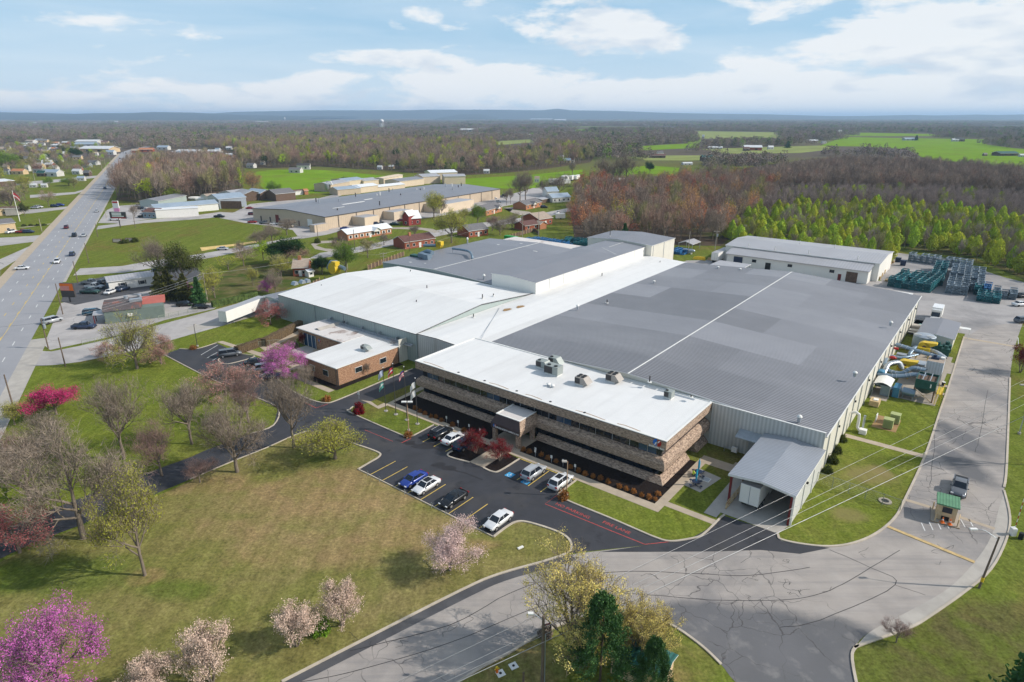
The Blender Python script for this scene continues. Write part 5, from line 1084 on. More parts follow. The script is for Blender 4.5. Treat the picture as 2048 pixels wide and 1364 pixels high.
# guard booth, cones, barrier, mailbox
x,y,_=g(1868,1040);gp=g(1868,1040);gq=g(1912,1052);ga=math.atan2(gq[1]-gp[1],gq[0]-gp[0]);GL=math.hypot(gq[0]-gp[0],gq[1]-gp[1])
e=thing('guard_booth','tan brick guard booth with green metal roof on its traffic island','guard booth',(x,y,0),ga)
part('island',e,lambda b:b.box(-.4,GL+.4,-.6,3.4,0,.14,m_dirt,m_conc));part('wall',e,lambda b:b.box(.1,GL-.2,.4,2.8,.14,2.5,m_sandwall))
part('roof',e,lambda b:b.add([(-.15,.1,2.62),(GL,.1,2.62),(GL,3.1,2.75),(-.15,3.1,2.75),(-.15,.1,2.42),(GL,.1,2.42),(GL,3.1,2.42),(-.15,3.1,2.42)],[(0,1,2,3),(0,4,5,1),(1,5,6,2),(2,6,7,3),(3,7,4,0),(7,6,5,4)],m_greenroof))
part('window',e,lambda b:b.box(.65,GL-.75,.34,.4,1.35,2.15,m_glass));part('window',e,lambda b:b.box(GL-.2,GL-.14,.8,1.5,1.3,2.1,m_glass));part('door',e,lambda b:b.box(GL-.2,GL-.13,1.7,2.5,.2,2.1,m_brown));part('storage_recess',e,lambda b:b.box(.7,GL-.9,.33,.4,.2,.75,m_black))
for k,(xx,yy) in enumerate(((.05,-.3),(GL+.1,-.3),(-.2,2.8))):part('bollard',e,lambda b:b.cyl(xx,yy,.1,1.2,.08,m_sandwall,8))
part('rail',e,lambda b:b.tube([(GL+.1,-.3,1.1),(GL+.3,1.4,1.1)],.05,m_sandwall,6))
def cone(p,label,s=1.0):
 e=thing('traffic_cone',label,'traffic cone',p,0,'orange traffic cones by the guard booth')
 part('base',e,lambda b:b.box(-.25*s,.25*s,-.25*s,.25*s,0,.05,m_orange));part('cone',e,lambda b:b.cyl(0,0,.05,.85*s,.19*s,m_orange,10,.04));part('band',e,lambda b:b.cyl(0,0,.4*s,.55*s,.125*s,m_trim,10,.10*s))
for k,dx in enumerate((.9,1.75)):cone((x+math.cos(ga)*dx+math.sin(ga)*.3,y+math.sin(ga)*dx-math.cos(ga)*.3,.14),('left','right')[k]+ ' cone of the pair on the island in front of the guard booth')
q=g(1880,1000);cone((q[0],q[1],.02),'lone cone on the road behind the guard booth')
x,y,_=g(2024,1070);e=thing('barrier_gate','raised red and white barrier arm on its grey cabinet beside the road','barrier gate',(x,y,0),0)
part('cabinet',e,lambda b:b.box(-.3,.3,-.3,.3,0,1.1,m_trim));part('bin',e,lambda b:b.cyl(.5,-.8,0,.9,.3,m_black,10))
part('arm',e,lambda b:[b.tube([(.1,0,1+k*.5),(.12,0,1.5+k*.5)],.05,(m_trim,m_red)[k % 2],6) for k in range(9)])
# hydrant, manholes
x,y,_=g(994,1345);e=thing('fire_hydrant','orange and yellow fire hydrant on the lawn below the service road','fire hydrant',(x,y,0),.4);part('barrel',e,lambda b:(b.cyl(0,0,0,.6,.14,m_orange,10),b.tube([(-.24,0,.45),(.24,0,.45)],.07,m_ylw,8)));part('bonnet',e,lambda b:b.dome(0,0,.6,.15,.15,.2,m_ylw,10,4))
for px,py,lab in ((1027,1332,'square concrete valve cover with black centre farther from the hydrant'),(1001,1347,'square concrete valve cover beside the orange hydrant')):
 x,y,_=g(px,py);e=thing('valve_cover',lab,'valve cover',(x,y,0),.5);part('collar',e,lambda b:b.box(-.4,.4,-.4,.4,0,.05,m_trim));part('lid',e,lambda b:b.cyl(0,0,.05,.08,.14,m_black,10))
x,y,_=g(1047,1364);e=thing('short_post','short dark wooden post in the bottom lawn left of the tall pole','post',(x,y,0),0);part('post',e,lambda b:b.cyl(0,0,0,1.2,.1,m_pole,8))
for px,py,lab in ((1096,1262,'dark utility cluster beside the tall foreground pole'),):
 x,y,_=g(px,py);e=thing('utility_box',lab,'utility box',(x,y,0),.3);part('cabinet',e,lambda b:b.box(-.3,.3,-.25,.25,0,.8,m_black));part('valve',e,lambda b:b.tube([(-.5,0,.2),(-.2,0,.9),(.3,0,1.0)],.08,m_maroon,6))
# storm drain and fence near shelter
x,y,_=g(1770,1003);e=thing('storm_drain','round concrete storm drain sunk in the grass by the chain-link fence','storm drain',(x,y,0),0);part('ring',e,lambda b:b.cyl(0,0,0,.15,.85,m_conc,14));part('opening',e,lambda b:b.cyl(0,0,.15,.17,.5,m_black,12))
m_link=mat('chain_link',(.30,.33,.26),.6,.4)
def fence(p0,p1,h,label,step=2.4,post=None,name='chain_link_fence',rails=True,extra=None,wires=6):
 d=math.hypot(p1[0]-p0[0],p1[1]-p0[1]);e=thing(name,label,'fence',(p0[0],p0[1],0),math.atan2(p1[1]-p0[1],p1[0]-p0[0]));pm=post or m_link
 n=max(1,round(d/step))
 for k in range(n+1):part('post',e,lambda b:b.cyl(d*k/n,0,0,h,.045,pm,6))
 part('top_rail',e,lambda b:b.box(0,d,-.02,.02,h-.05,h,pm))
 def mesh_(b):
  k=0.0
  while k<d:b.box(k,k+.012,-.006,.006,.05,h-.05,pm);k+=.16
  for j in range(wires):b.box(0,d,-.005,.005,.1+j*h/wires,.115+j*h/wires,pm)
 part('mesh',e,mesh_);return e
fence(uv(17.6,15.2),uv(28.6,14.6),1.8,'chain-link fence running from the truck shelter to the service road')
fence(g(165,690),g(262,672),1.2,'chain-link fence along the grass strip of the bar lot');fence(g(318,640),g(395,622),1.2,'chain-link fence behind the red-roofed end of the bar')
fence(g(475,700),g(560,690),1.5,'short dark fence and gate in the gap of the brown hedge',name='garden_gate')
# picnic robots and person on the patio
def robot(px,py,lab):
 x,y,_=g(px,py);e=thing('picnic_table',lab,'picnic table',(x,y,0),.5)
 part('table_top',e,lambda b:b.cyl(0,0,.72,.78,.62,m_navy,12));part('stem',e,lambda b:b.cyl(0,0,.05,.72,.08,m_navy,8))
 for k in range(4):
  t=k*math.pi/2;part('seat',e,lambda b:(b.cyl(1.05*math.cos(t),1.05*math.sin(t),.42,.48,.22,m_navy,10),b.tube([(0,0,.12),(1.05*math.cos(t),1.05*math.sin(t),.12),(1.05*math.cos(t),1.05*math.sin(t),.42)],.04,m_navy,6)))
 part('folded_parasol',e,lambda b:b.tube([(0,0,.78),(0,0,1.5),(0,0,2.3),(0,0,2.9)],[.04,.16,.15,.03],m_cyan,8))
robot(1391,971,'front dark picnic table with folded cyan parasol on the patio');robot(1396,951,'rear dark picnic table with folded cyan parasol on the patio')
x,y,_=g(1411,959);e=thing('access_cover','square pale access cover set in the patio paving','access cover',(x,y,.035),AA);part('frame',e,lambda b:b.box(-.7,.7,-.6,.6,0,.04,m_trim));part('lid',e,lambda b:b.box(-.6,.6,-.5,.5,.04,.05,m_steel))
# seated person (one skinned body) with lime vest on the rear table's seat
def person(x,y,z,rz,label):
 me=bpy.data.meshes.new('person_body');V=[(0,0,.48),(0,0,.70),(.03,0,.92),(.06,0,1.05),(.08,0,1.13),(.10,0,1.24),(.10,0,1.36),
  (.02,.10,.48),(.40,.12,.50),(.42,.12,.08),(.54,.12,.05),(.02,-.10,.48),(.40,-.12,.50),(.42,-.12,.08),(.54,-.12,.05),
  (.04,.19,1.02),(.14,.24,.78),(.38,.14,.80),(.04,-.19,1.02),(.14,-.24,.78),(.38,-.14,.80)]
 E_=[(0,1),(1,2),(2,3),(3,4),(4,5),(5,6),(0,7),(7,8),(8,9),(9,10),(0,11),(11,12),(12,13),(13,14),(3,15),(15,16),(16,17),(3,18),(18,19),(19,20)]
 me.from_pydata(V,E_,[]);o=link('person',me,None,(x,y,z),(0,0,rz));m=o.modifiers.new('s','SKIN')
 rr=[.14,.14,.15,.10,.055,.085,.07,.09,.07,.05,.04,.09,.07,.05,.04,.06,.045,.035,.06,.045,.035]
 for i,v in enumerate(me.skin_vertices[0].data):v.radius=(rr[i],rr[i]);v.use_root=(i==0)
 o.modifiers.new('d','SUBSURF').levels=1;dg=bpy.context.evaluated_depsgraph_get();m2=bpy.data.meshes.new_from_object(o.evaluated_get(dg));o.modifiers.clear();o.data=m2
 m_skin=mat('skin',(.45,.25,.17),.6);m_jean=mat('dark_trousers',(.03,.035,.05),.9)
 for mm in (m_lime,m_skin,m_jean):m2.materials.append(mm)
 for p in m2.polygons:
  c=p.center;p.material_index=1 if c.z>1.14 or c.x>.30 and c.z>.72 else (0 if c.z>.58 else 2)
 tagp(o,label,'person');b=MB();b.dome(.09,0,1.33,.105,.10,.10,m_brown,10,4);b.build('hair',o);return o
rx,ry,_=g(1396,951);person(rx-.92,ry-.52,.0,R(29),'person in a lime-yellow vest seated at the rear picnic table')
# ============================================================ EQUIPMENT YARD on the right (u, v)
def catmull3(P,k=4):
 out=[]
 for i in range(len(P)-1):
  p0,p1,p2,p3=[Vector(P[max(0,min(len(P)-1,j))]) for j in (i-1,i,i+1,i+2)]
  for q in range(k):t=q/k;out.append(.5*(2*p1+(p2-p0)*t+(2*p0-5*p1+4*p2-p3)*t*t+(3*p1-p0-3*p2+p3)*t**3))
 out.append(Vector(P[-1]));return out
def eq(name,label,cat,u,v,rz=0,group=None,sy=1):
 yard=57<=v<=79;e=thing(name,label,cat,uv(u,58+(v-58)*1.45 if yard else v,0),AA+rz,group)
 if yard:e.scale=(1,sy,.74)
 return e
def arc(c,r,a0,a1,n=6,plane='xz'):
 o=[]
 for k in range(n+1):
  t=a0+(a1-a0)*k/n
  o.append((c[0]+r*math.cos(t),c[1],c[2]+r*math.sin(t)) if plane== 'xz' else (c[0]+r*math.cos(t),c[1]+r*math.sin(t),c[2]))
 return o
e=eq('dust_hopper','open-topped dark green steel hopper on braced legs at the front corner of the yard','dust hopper',24.2,58.3)
part('bin',e,lambda b:(b.box(0,.12,0,4.6,3.4,5.8,m_greenst),b.box(3.3,3.42,0,4.6,3.4,5.8,m_greenst),b.box(.12,3.3,0,.12,3.4,5.8,m_greenst),b.box(.12,3.3,4.48,4.6,3.4,5.8,m_greenst),b.box(.12,3.3,.12,4.48,5.2,5.3,m_brown)))
part('cone',e,lambda b:b.add([(0,0,3.4),(3.42,0,3.4),(3.42,4.6,3.4),(0,4.6,3.4),(1.3,1.8,1.3),(2.1,1.8,1.3),(2.1,2.8,1.3),(1.3,2.8,1.3)],[(0,4,5,1),(1,5,6,2),(2,6,7,3),(3,7,4,0)],m_greenst))
for x,y in ((.1,.1),(3.3,.1),(3.3,4.5),(.1,4.5)):part('leg',e,lambda b:b.box(x-.1,x+.1,y-.1,y+.1,0,3.4,m_brown))
for a,c in (((.1,.05,.1),(3.3,.05,3)),((3.3,.05,.1),(.1,.05,3)),((3.38,.1,.1),(3.38,4.5,3))):part('brace',e,lambda b:b.tube([a,c],.06,m_box,4))
for x in (1.1,2.3):part('top_beam',e,lambda b:b.box(x-.07,x+.07,0,4.6,5.82,5.94,m_steel))
part('label_plate',e,lambda b:b.box(2.5,2.7,-.03,0,4.0,5.0,m_trim))
e=eq('ladder_platform','yellow caged ladder and platform beside the green hopper','ladder',27.9,57.8)
part('platform',e,lambda b:b.box(0,.9,.2,4.5,3.0,3.1,m_ylw));[part('post',e,lambda b:b.box(x,x+.1,y,y+.1,0,4.1,m_ylw)) for x,y in ((0,.2),(.8,.2),(0,4.4),(.8,4.4))]
[part('rail',e,lambda b:b.box(.82,.88,.2,4.5,z,z+.08,m_ylw)) for z in (3.6,4.05)];part('ladder',e,lambda b:[b.box(.0,.8,.1,.15,z*.4,z*.4+.05,m_ylw) for z in range(1,8)])
e=eq('filter_silo','tall pale ribbed filter house with blue motor on its flat top','filter silo',24.7,65.6)
m_silo=mat('silo_sheet',(.52,.57,.62),.45,.2,var=.06,fn=stripes(0,.5,.4,.85))
part('body',e,lambda b:b.box(0,2.9,0,3.6,3.0,6.6,m_silo,m_tanshingle));part('cone',e,lambda b:b.add([(0,0,3),(2.9,0,3),(2.9,3.6,3),(0,3.6,3),(1.1,1.4,1.2),(1.8,1.4,1.2),(1.8,2.2,1.2),(1.1,2.2,1.2)],[(0,4,5,1),(1,5,6,2),(2,6,7,3),(3,7,4,0)],m_silo))
for x,y in ((.1,.1),(2.8,.1),(2.8,3.5),(.1,3.5)):part('leg',e,lambda b:b.box(x-.09,x+.09,y-.09,y+.09,0,3,m_steel))
part('motor',e,lambda b:(b.box(.5,1.9,1.6,2.6,6.6,7.1,m_navy),b.cyl(1.1,2.1,7.1,7.7,.35,m_navy,10)));part('blower',e,lambda b:b.box(2.1,2.8,2.4,3.4,6.6,7.1,m_trim))
part('brace',e,lambda b:b.tube([(0,.02,.1),(2.9,.02,2.9)],.05,m_steel,4))
def blower(u,v,z,label,leg=True):
 e=eq('yellow_blower',label,'blower',u,v)
 part('scroll_housing',e,lambda b:(b.tube([(0,0,z+.9),(0,1.3,z+.9)],.95,m_ylw,16),b.add([(-.2,0,z+1.8),(1.9,0,z+2.0),(2.0,0,z+1.7),(.9,0,z+.9),(-.2,1.3,z+1.8),(1.9,1.3,z+2.0),(2.0,1.3,z+1.7),(.9,1.3,z+.9)],[(0,3,2,1),(4,5,6,7),(0,1,5,4),(1,2,6,5),(2,3,7,6)],m_ylw)))
 part('motor_guard',e,lambda b:(b.box(-.9,1.1,-.9,-.1,z,z+.9,m_ylw),b.tube([(.1,-.5,z+.9),(.1,-.05,z+.9)],.3,m_brown,8)))
 e.scale=(1.2,1.3,1.0)
 if leg:[part('leg',e,lambda b:b.box(x,x+.12,y,y+.12,0,z,m_ylw)) for x,y in ((-.9,-.9),(1.0,-.9),(-.9,1.2),(1.0,1.2))]
blower(20.8,66.5,1.6,'big yellow fan housing in the front half of the equipment yard');blower(22.7,75.5,2.4,'yellow fan housing on a raised stand in the rear half of the equipment yard')
def duct(label,pts,r,m=None,bands=True,name='duct'):
 e=eq(name,label,'duct',pts[0][0],pts[0][1],sy=1.45);o=pts[0];P=[(p[0]-o[0],p[1]-o[1],p[2]) for p in pts]
 Q=[Vector(p) for p in P];S_=[]
 for i in range(len(Q)):
  if 0<i<len(Q)-1:
   a=Q[i]+(Q[i-1]-Q[i]).normalized()*min(.8,(Q[i-1]-Q[i]).length*.45);c=Q[i]+(Q[i+1]-Q[i]).normalized()*min(.8,(Q[i+1]-Q[i]).length*.45)
   for k in range(5):t=k/4;S_.append(a*(1-t)**2+Q[i]*2*t*(1-t)+c*t*t)
  else:S_.append(Q[i])
 part('pipe',e,lambda b:b.tube(S_,r,m or m_bluesteel,12))
 if bands:
  for i in range(len(Q)-1):
   d=(Q[i+1]-Q[i]);
   if d.length>2:
    for t in (.35,.65):c=Q[i]+d*t;u_=d.normalized()*.06;part('flange',e,lambda b:b.tube([c-u_,c+u_],r*1.12,m_steel,12))
 return e
duct('front blue-grey duct curving from the green hopper to the hall wall',[(25.6,61,4.9),(23.6,61.3,4.9),(21.6,60.6,4.0),(19.2,60.2,3.6),(17.5,60.2,3.6)],.52)
duct('second blue-grey duct bending up beside the green hopper',[(25.0,63,5.4),(22.9,63,5.6),(21.2,62,3.7),(18.8,62.6,3.3),(17.5,64.5,4.1),(17.4,66.5,4.1)],.45)
duct('pale duct elbow rising by the hall wall',[(18.2,61,2.2),(18.4,63.6,4.8),(19.9,65.8,4.6),(20.8,65.8,2.7)],.5,m_steel)
duct('long duct from the front blower to the filter house',[(21.6,65.5,3),(23.2,65.7,3.4),(25.2,66,4)],.42)
duct('low duct near the ground in front of the yard',[(17.6,58.2,2.6),(19.6,57.9,2.0),(22.4,58.2,1.9)],.5)
duct('straight duct from the hall wall to the rear of the yard',[(17.5,74.5,4.2),(21,74,3.8),(26.5,73.2,3.4)],.55)
duct('arched duct feeding the raised yellow fan',[(20.6,72.2,1.0),(20.7,72.5,3.4),(21.2,75.2,4.3),(22.6,75.9,3.4)],.42)
duct('duct running right from the raised yellow fan',[(23.3,76.2,3.4),(25.2,75.6,3.6),(27.2,74.2,3.0)],.45,m_steel)
duct('thin angled duct between the grey boxes',[(18.6,70.4,2.8),(20.2,70.8,3.0),(22.4,73.4,3.2)],.3)
duct('duct stub with red end cap on the hall wall',[(17.6,69.6,3.4),(19.8,69.8,3.2)],.34)
e=eq('red_valve','bright red valve body on the duct by the hall wall','valve',18.2,69.2);part('body',e,lambda b:b.dome(0,0,3.2,.75,.5,.5,m_red,12,6,full=True))
e=eq('duct_valve','small red duct cap farther back on the hall wall','valve',17.9,73.0);part('body',e,lambda b:b.tube([(-.4,0,3.8),(.5,0,3.8)],.35,m_red,10))
e=eq('duct_elbow_head','blue collector head on the hall wall at the front of the yard','duct',17.9,60.5);part('head',e,lambda b:b.tube([(0,-.6,3.9),(0,.9,3.9)],.7,mat('dull_blue',(.06,.2,.32),.5,.2),10))
e=eq('filter_box','grey sheet-metal filter box between the two yellow fans','filter box',21.2,67.4);part('cabinet',e,lambda b:b.box(0,3.2,0,2.8,1.2,3.9,m_steel));[part('leg',e,lambda b:b.box(x,x+.12,y,y+.12,0,1.2,m_steel)) for x,y in ((0,0),(3.05,0),(0,2.6),(3.05,2.6))]
e=eq('filter_box','smaller grey box by the hall wall beside the red valve','filter box',18.4,71.4);part('cabinet',e,lambda b:b.box(0,1.9,0,1.5,1.6,3.2,m_steel));part('stand',e,lambda b:b.box(.1,1.8,.1,1.4,0,1.6,m_dtrim))
e=eq('steel_tank','big round grey steel tank beside the compressor shed','tank',22,91.2);part('shell',e,lambda b:b.cyl(0,0,0,3.6,2.3,m_bluesteel,20));part('lid',e,lambda b:b.dome(0,0,3.6,2.3,2.3,.4,m_steel,20,3))
[part('walkway_rail',e,lambda b:b.box(x,x+1.6,-1.6,-1.4,4.0,4.15,m_trim)) for x in (-2.2,.4)]
for k,(u,v,r) in enumerate(((24.9,90.3,.9),(26.6,88.3,.8),(26.6,91.6,.9))):
 e=eq('green_pump',('left','front right','rear right')[k]+ ' dark green pump unit behind the raised yellow fan','pump',u,v);part('body',e,lambda b:b.box(-r,r,-r*.7,r*.7,.6,2.3,m_greenst));part('motor',e,lambda b:b.cyl(0,0,2.3,3.0,r*.5,m_greenst,10));part('stand',e,lambda b:b.box(-r*.8,r*.8,-r*.5,r*.5,0,.6,m_dtrim))
e=eq('cooling_box','grey round-bottomed collector near the front edge of the yard','collector',22.6,58.3);part('drum',e,lambda b:b.tube([(-.1,0,1.7),(2.0,0,1.7)],1.0,m_bluesteel,14));[part('leg',e,lambda b:b.box(x,x+.15,-.5,.5,0,1.0,m_steel)) for x in (0,1.7)]
e=eq('arched_cabin','white arched metal cover over plant against the hall wall','plant shelter',17.7,55.6)
part('roof',e,lambda b:b.add([(x,y,2.5+.5*math.sin(math.pi*x/3.0)) for x in (0,.75,1.5,2.25,3.0) for y in (0,4.8)],[(2*k,2*k+2,2*k+3,2*k+1) for k in range(4)],m_trim,True));[part('post',e,lambda b:b.box(x,x+.1,y,y+.1,0,2.5,m_steel)) for x,y in ((0,0),(2.9,0),(2.9,4.7),(0,4.7))]
part('tank',e,lambda b:b.box(1.3,2.8,.8,4.4,.1,2.2,m_bluesteel))
e=eq('chiller','blue-grey cabinet with white edges beside the arched cover','chiller',21.0,56.9);part('cabinet',e,lambda b:b.box(0,1.1,0,3.0,.1,2.1,mat('dull_blue',(.06,.2,.32),.5,.2)));part('edge',e,lambda b:b.box(1.1,1.2,0,3.0,.1,2.1,m_steel))
e=eq('crate','open tan crate on the ground below the arched cover','crate',18.3,49.8);part('box',e,lambda b:b.box(0,1.6,0,2.2,.1,1.1,m_box));part('cover',e,lambda b:b.box(.5,1.3,.6,1.6,1.1,1.25,m_trim))
for k,(u,v) in enumerate(((22.0,41.2),(22.6,44.2))):
 e=eq('transformer',('nearer','farther')[k]+ ' olive-green pad transformer on the bare earth pad','transformer',u,v,0,'pad transformers on the grass');m_ol=mat('olive_cabinet',(.36,.40,.17),.6,var=.08)
 part('cabinet',e,lambda b:b.box(0,1.5,0,1.3,.1,1.7,m_ol));part('fins',e,lambda b:[b.box(.1+i*.28,.16+i*.28,-.18,0,.3,1.5,m_ol) for i in range(5)]);part('lid',e,lambda b:b.box(-.05,1.55,-.05,1.35,1.7,1.78,m_ol))
e=eq('meter_rack','small white meter rack left of the olive transformers','meter rack',20.6,42.6);part('board',e,lambda b:b.box(0,.15,0,1.2,.5,1.5,m_trim));part('post',e,lambda b:b.box(0,.1,0,.1,0,.5,m_steel));part('post',e,lambda b:b.box(0,.1,1.1,1.2,0,.5,m_steel))
e=eq('exhaust_stack','curved white exhaust duct coming down the hall wall','exhaust duct',17.5,36.8);part('duct',e,lambda b:b.tube([(0,0,3.3),(.6,0,3.6),(1.2,0,3.3),(1.3,0,2.4),(1.3,0,.9),(1.7,0,.4)],.25,m_trim,10));part('stack',e,lambda b:b.cyl(2.0,.9,.2,3.0,.18,m_steel,8));part('fan_box',e,lambda b:b.box(1.7,2.8,-.5,.5,0,.8,m_trim))
for k,(u,v) in enumerate(((28.3,62.6),(28.3,66.0))):
 e=eq('lifting_post',('nearer','farther')[k]+ ' black-topped bollard on a pale slab beside the yard','bollard',u,v);part('slab',e,lambda b:b.box(-.7,.7,-.6,.6,0,.15,m_walk));part('drum',e,lambda b:b.cyl(0,0,.15,1.1,.3,m_black,10));part('cap',e,lambda b:b.cyl(0,0,1.1,1.2,.33,m_trim,10))
e=eq('pipe_rack','dark bundle of pipes on a low rack between hall and shed','pipe rack',17.7,100.5);[part('beam',e,lambda b:b.box(0,2.8,y,y+.25,z,z+.15,m_trim)) for y,z in ((0,1.2),(1.4,1.4),(2.8,1.2))];part('pipes',e,lambda b:[b.tube([(0,.4+i*.5,.7),(2.8,.4+i*.5,.7)],.18,m_black,6) for i in range(5)])
e=eq('dock_steps','concrete landing with pale turquoise cover at the far corner of the hall','landing',17.6,107);part('slab',e,lambda b:b.box(0,3.2,0,3,0,1.0,m_pale));part('cover',e,lambda b:b.add([(.4,4.2,.05),(2.6,4.0,.05),(2.3,6,.05),(.6,5.8,.05),(1.4,5,.7)],[(0,1,4),(1,2,4),(2,3,4),(3,0,4)],mat('turquoise_cover',(.25,.5,.52),.6)))
# roof-top equipment at the back left
z0=6.9
def rt(name,label,cat,px,py,z=6.9,rz=0):x,y,_=g(px,py,z);return thing(name,label,cat,(x,y,z),AA+rz)
e=rt('roof_duct','bent blue-grey duct lying on the back grey roof with its foot at the right end','duct',904,499);P0=Vector(g(904,499,6.9))
q0,q1,q2=[Vector(g(px,py,8.6))-P0 for px,py in ((905,497),(936,502),(944,512))]
Rz=Matrix.Rotation(-AA,3,'Z');pts=[Rz @ p for p in (q0,q1,q2)] ;pts.append(pts[-1]+Vector((0,0,-1.6)));part('pipe',e,lambda b:b.tube(catmull3(pts),.38,m_bluesteel,10));part('support',e,lambda b:b.tube([pts[0]+Vector((0,0,-.4)),pts[0]+Vector((0,0,-1.6))],.08,m_steel,6))
e=rt('roof_blower','yellow blower with curved steel duct at the left rear edge of the grey roof','blower',876,497);part('housing',e,lambda b:(b.tube([(0,0,1.2),(0,1.5,1.2)],1.2,m_ylw,14),b.box(-.2,1.5,0,1.5,1.2,2.6,m_ylw)));part('duct',e,lambda b:b.tube([(-5.2,-2,.8),(-3.2,-1.2,.9),(-1,0,1.0)],.55,m_bluesteel,10))
e=rt('roof_plant','large blue-grey sheet-metal plenum box with fat duct on the grey roof','air handler',836,516);part('plenum',e,lambda b:(b.box(0,4.6,0,2.0,.3,1.7,m_bluesteel),b.box(3.4,5.8,-1.2,.2,.2,1.9,m_bluesteel)));part('duct',e,lambda b:b.tube([(-1.2,2.8,.8),(1.5,3.2,2.0),(4.4,2.5,1.9)],.75,m_bluesteel,12));part('green_base',e,lambda b:b.box(-4.6,-.6,.6,2.8,-.6,.5,m_greenst))
e=rt('yard_blower','yellow and grey blower assembly behind the left end of the white roof','blower',664,548,2.6);part('housing',e,lambda b:(b.tube([(0,0,1.8),(0,2.2,1.8)],1.9,m_ylw,16),b.box(-.3,1.9,.2,2.0,2.6,4.1,m_ylw)));part('duct',e,lambda b:b.tube([(-4,1.8,1),(-2.4,2,3.2),(0,2,3.4)],.9,m_bluesteel,12));part('cross_duct',e,lambda b:b.tube([(1.5,2,2.4),(4.2,2.2,2.0)],.7,m_bluesteel,10))
for k,(px,py) in enumerate(((585,570),(600,567),(610,565))):e=rt('roof_hood',('leftmost','middle','rightmost')[k]+ ' white vent hood behind the left slope of the white gable roof','vent hood',px,py,5.0);part('hood',e,lambda b:b.add([(-1,0,0),(1,0,0),(1,1.4,0),(-1,1.4,0),(-.7,.4,.9),(.9,.4,.9),(.9,1.2,.9),(-.7,1.2,.9)],[(0,1,5,4),(1,2,6,5),(2,3,7,6),(3,0,4,7),(4,5,6,7)],m_steel))
# ============================================================ RACKS (stacks of steel transport racks)
def rack_mesh(m,w=1.9,d=3.3,h=.78):
 b=MB();t=.14
 for x in (0,w-t):
  for y in (0,d-t):b.box(x,x+t,y,y+t,0,h,m)
 for z in (.08,h*.55,h-t):b.box(0,w,0,t,z,z+t,m);b.box(0,w,d-t,d,z,z+t,m);b.box(0,t,t,d-t,z,z+t,m);b.box(w-t,w,t,d-t,z,z+t,m)
 b.box(t,w-t,t,d-t,.1,.13,m);b.box(w*.45,w*.55,0,t*.6,.1,h,m)
 for x in (.03,w-.15):
  for y in (.0,d-.12):b.box(x,x+.12,y,y+.12,h,h+.05,m_trim)
 return b.mesh('steel_rack')
RM={c:rack_mesh(m) for c,m in (('teal',m_teal),('grey',m_greyrack),('blue',m_brack))}
rr_=random.Random(9);NR=[0];RACKS=[]
def racks(p0,ang,nx,ny,nz,col,label,group,dx=2.0,dy=3.5,dz=.82,jit=.06,miss=0.0):
 ca,sa=math.cos(ang),math.sin(ang)
 for i in range(nx):
  for j in range(ny):
   hh=nz if rr_.random()>.3 else nz-1
   for k in range(hh):
    if j>0 and j<ny-1 and 0<i<nx-1 and k<hh-1:continue     # nothing of these shows
    if rr_.random()<miss:continue
    x,y=i*dx+rr_.uniform(-jit,jit),j*dy+rr_.uniform(-jit,jit)
    RACKS.append((col,(p0[0]+ca*x-sa*y,p0[1]+sa*x+ca*y,.03+k*dz),ang+rr_.uniform(-.015,.015),label,group));continue
racks((120.7,198.6),R(-43.7),6,5,4,'teal','dark teal steel rack in the big block nearest the hall corner','teal racks nearest the hall corner')
racks((134.0,190.4),R(-35.8),3,11,4,'grey','blue-grey steel rack in the triple column with long silver tops','grey racks in the left triple column',dx=1.9)
racks((140.6,193.0),R(-35.8),3,8,4,'grey','blue-grey steel rack in the right triple column','grey racks in the right triple column',dx=1.9)
racks((135.6,201.2),R(-35.8),2,8,4,'teal','dark teal steel rack in the narrow double row in the middle','teal racks in the middle row')
racks((149.6,236.5),R(-46),10,1,4,'grey','blue-grey steel rack in the long back row by the green trees','grey racks in the back row')
racks((137.3,181.5),R(-38),3,2,3,'teal','teal steel rack in the loose pile at the right','teal racks in the right pile',jit=.25,miss=.05)
racks((141.5,188.6),R(-38),1,2,4,'teal','teal steel rack in the loose pile at the right','teal racks in the right pile',jit=.15)
racks((143.2,187.2),R(-38),1,2,4,'blue','bright blue steel rack in the right pile','blue racks in the right pile')
racks((145.2,185.8),R(-38),3,2,3,'grey','grey steel rack at the right end of the pile','grey racks in the right pile',jit=.2)
racks(g(1050,480),AA,12,1,2,'blue','blue steel rack in the yard behind the back white roof','blue racks behind the factory',jit=.4,miss=.15)
racks(g(1120,487),AA,9,2,3,'teal','teal steel rack piled behind the tallest block','teal racks behind the factory',jit=.4,miss=.1)
racks(g(1340,507),AA,3,2,2,'blue','blue steel rack beside the gas tank carport','blue racks by the carport',jit=.3)
RACKS.sort(key=lambda q:q[1][0]**2+q[1][1]**2-q[1][2]*900);rest=MB()
for i,(c_k,p,a,lab,grp) in enumerate(RACKS):
 if i<290:tagp(link('steel_rack',RM[c_k],None,p,(0,0,a)),lab,'steel rack',grp)
 else:
  me=RM[c_k];T_=Matrix.Translation(p) @ Matrix.Rotation(a,4,'Z');off=len(rest.v);rest.v+=[tuple(T_ @ v.co) for v in me.vertices]
  mi=[rest.mi(m) for m in me.materials]
  for q in me.polygons:rest.f.append(tuple(off+k for k in q.vertices));rest.m.append(mi[q.material_index]);rest.sm.append(False)
tagp(rest.build('steel_racks'),'more stacked steel racks behind the nearer ones','steel racks',None,'stuff')
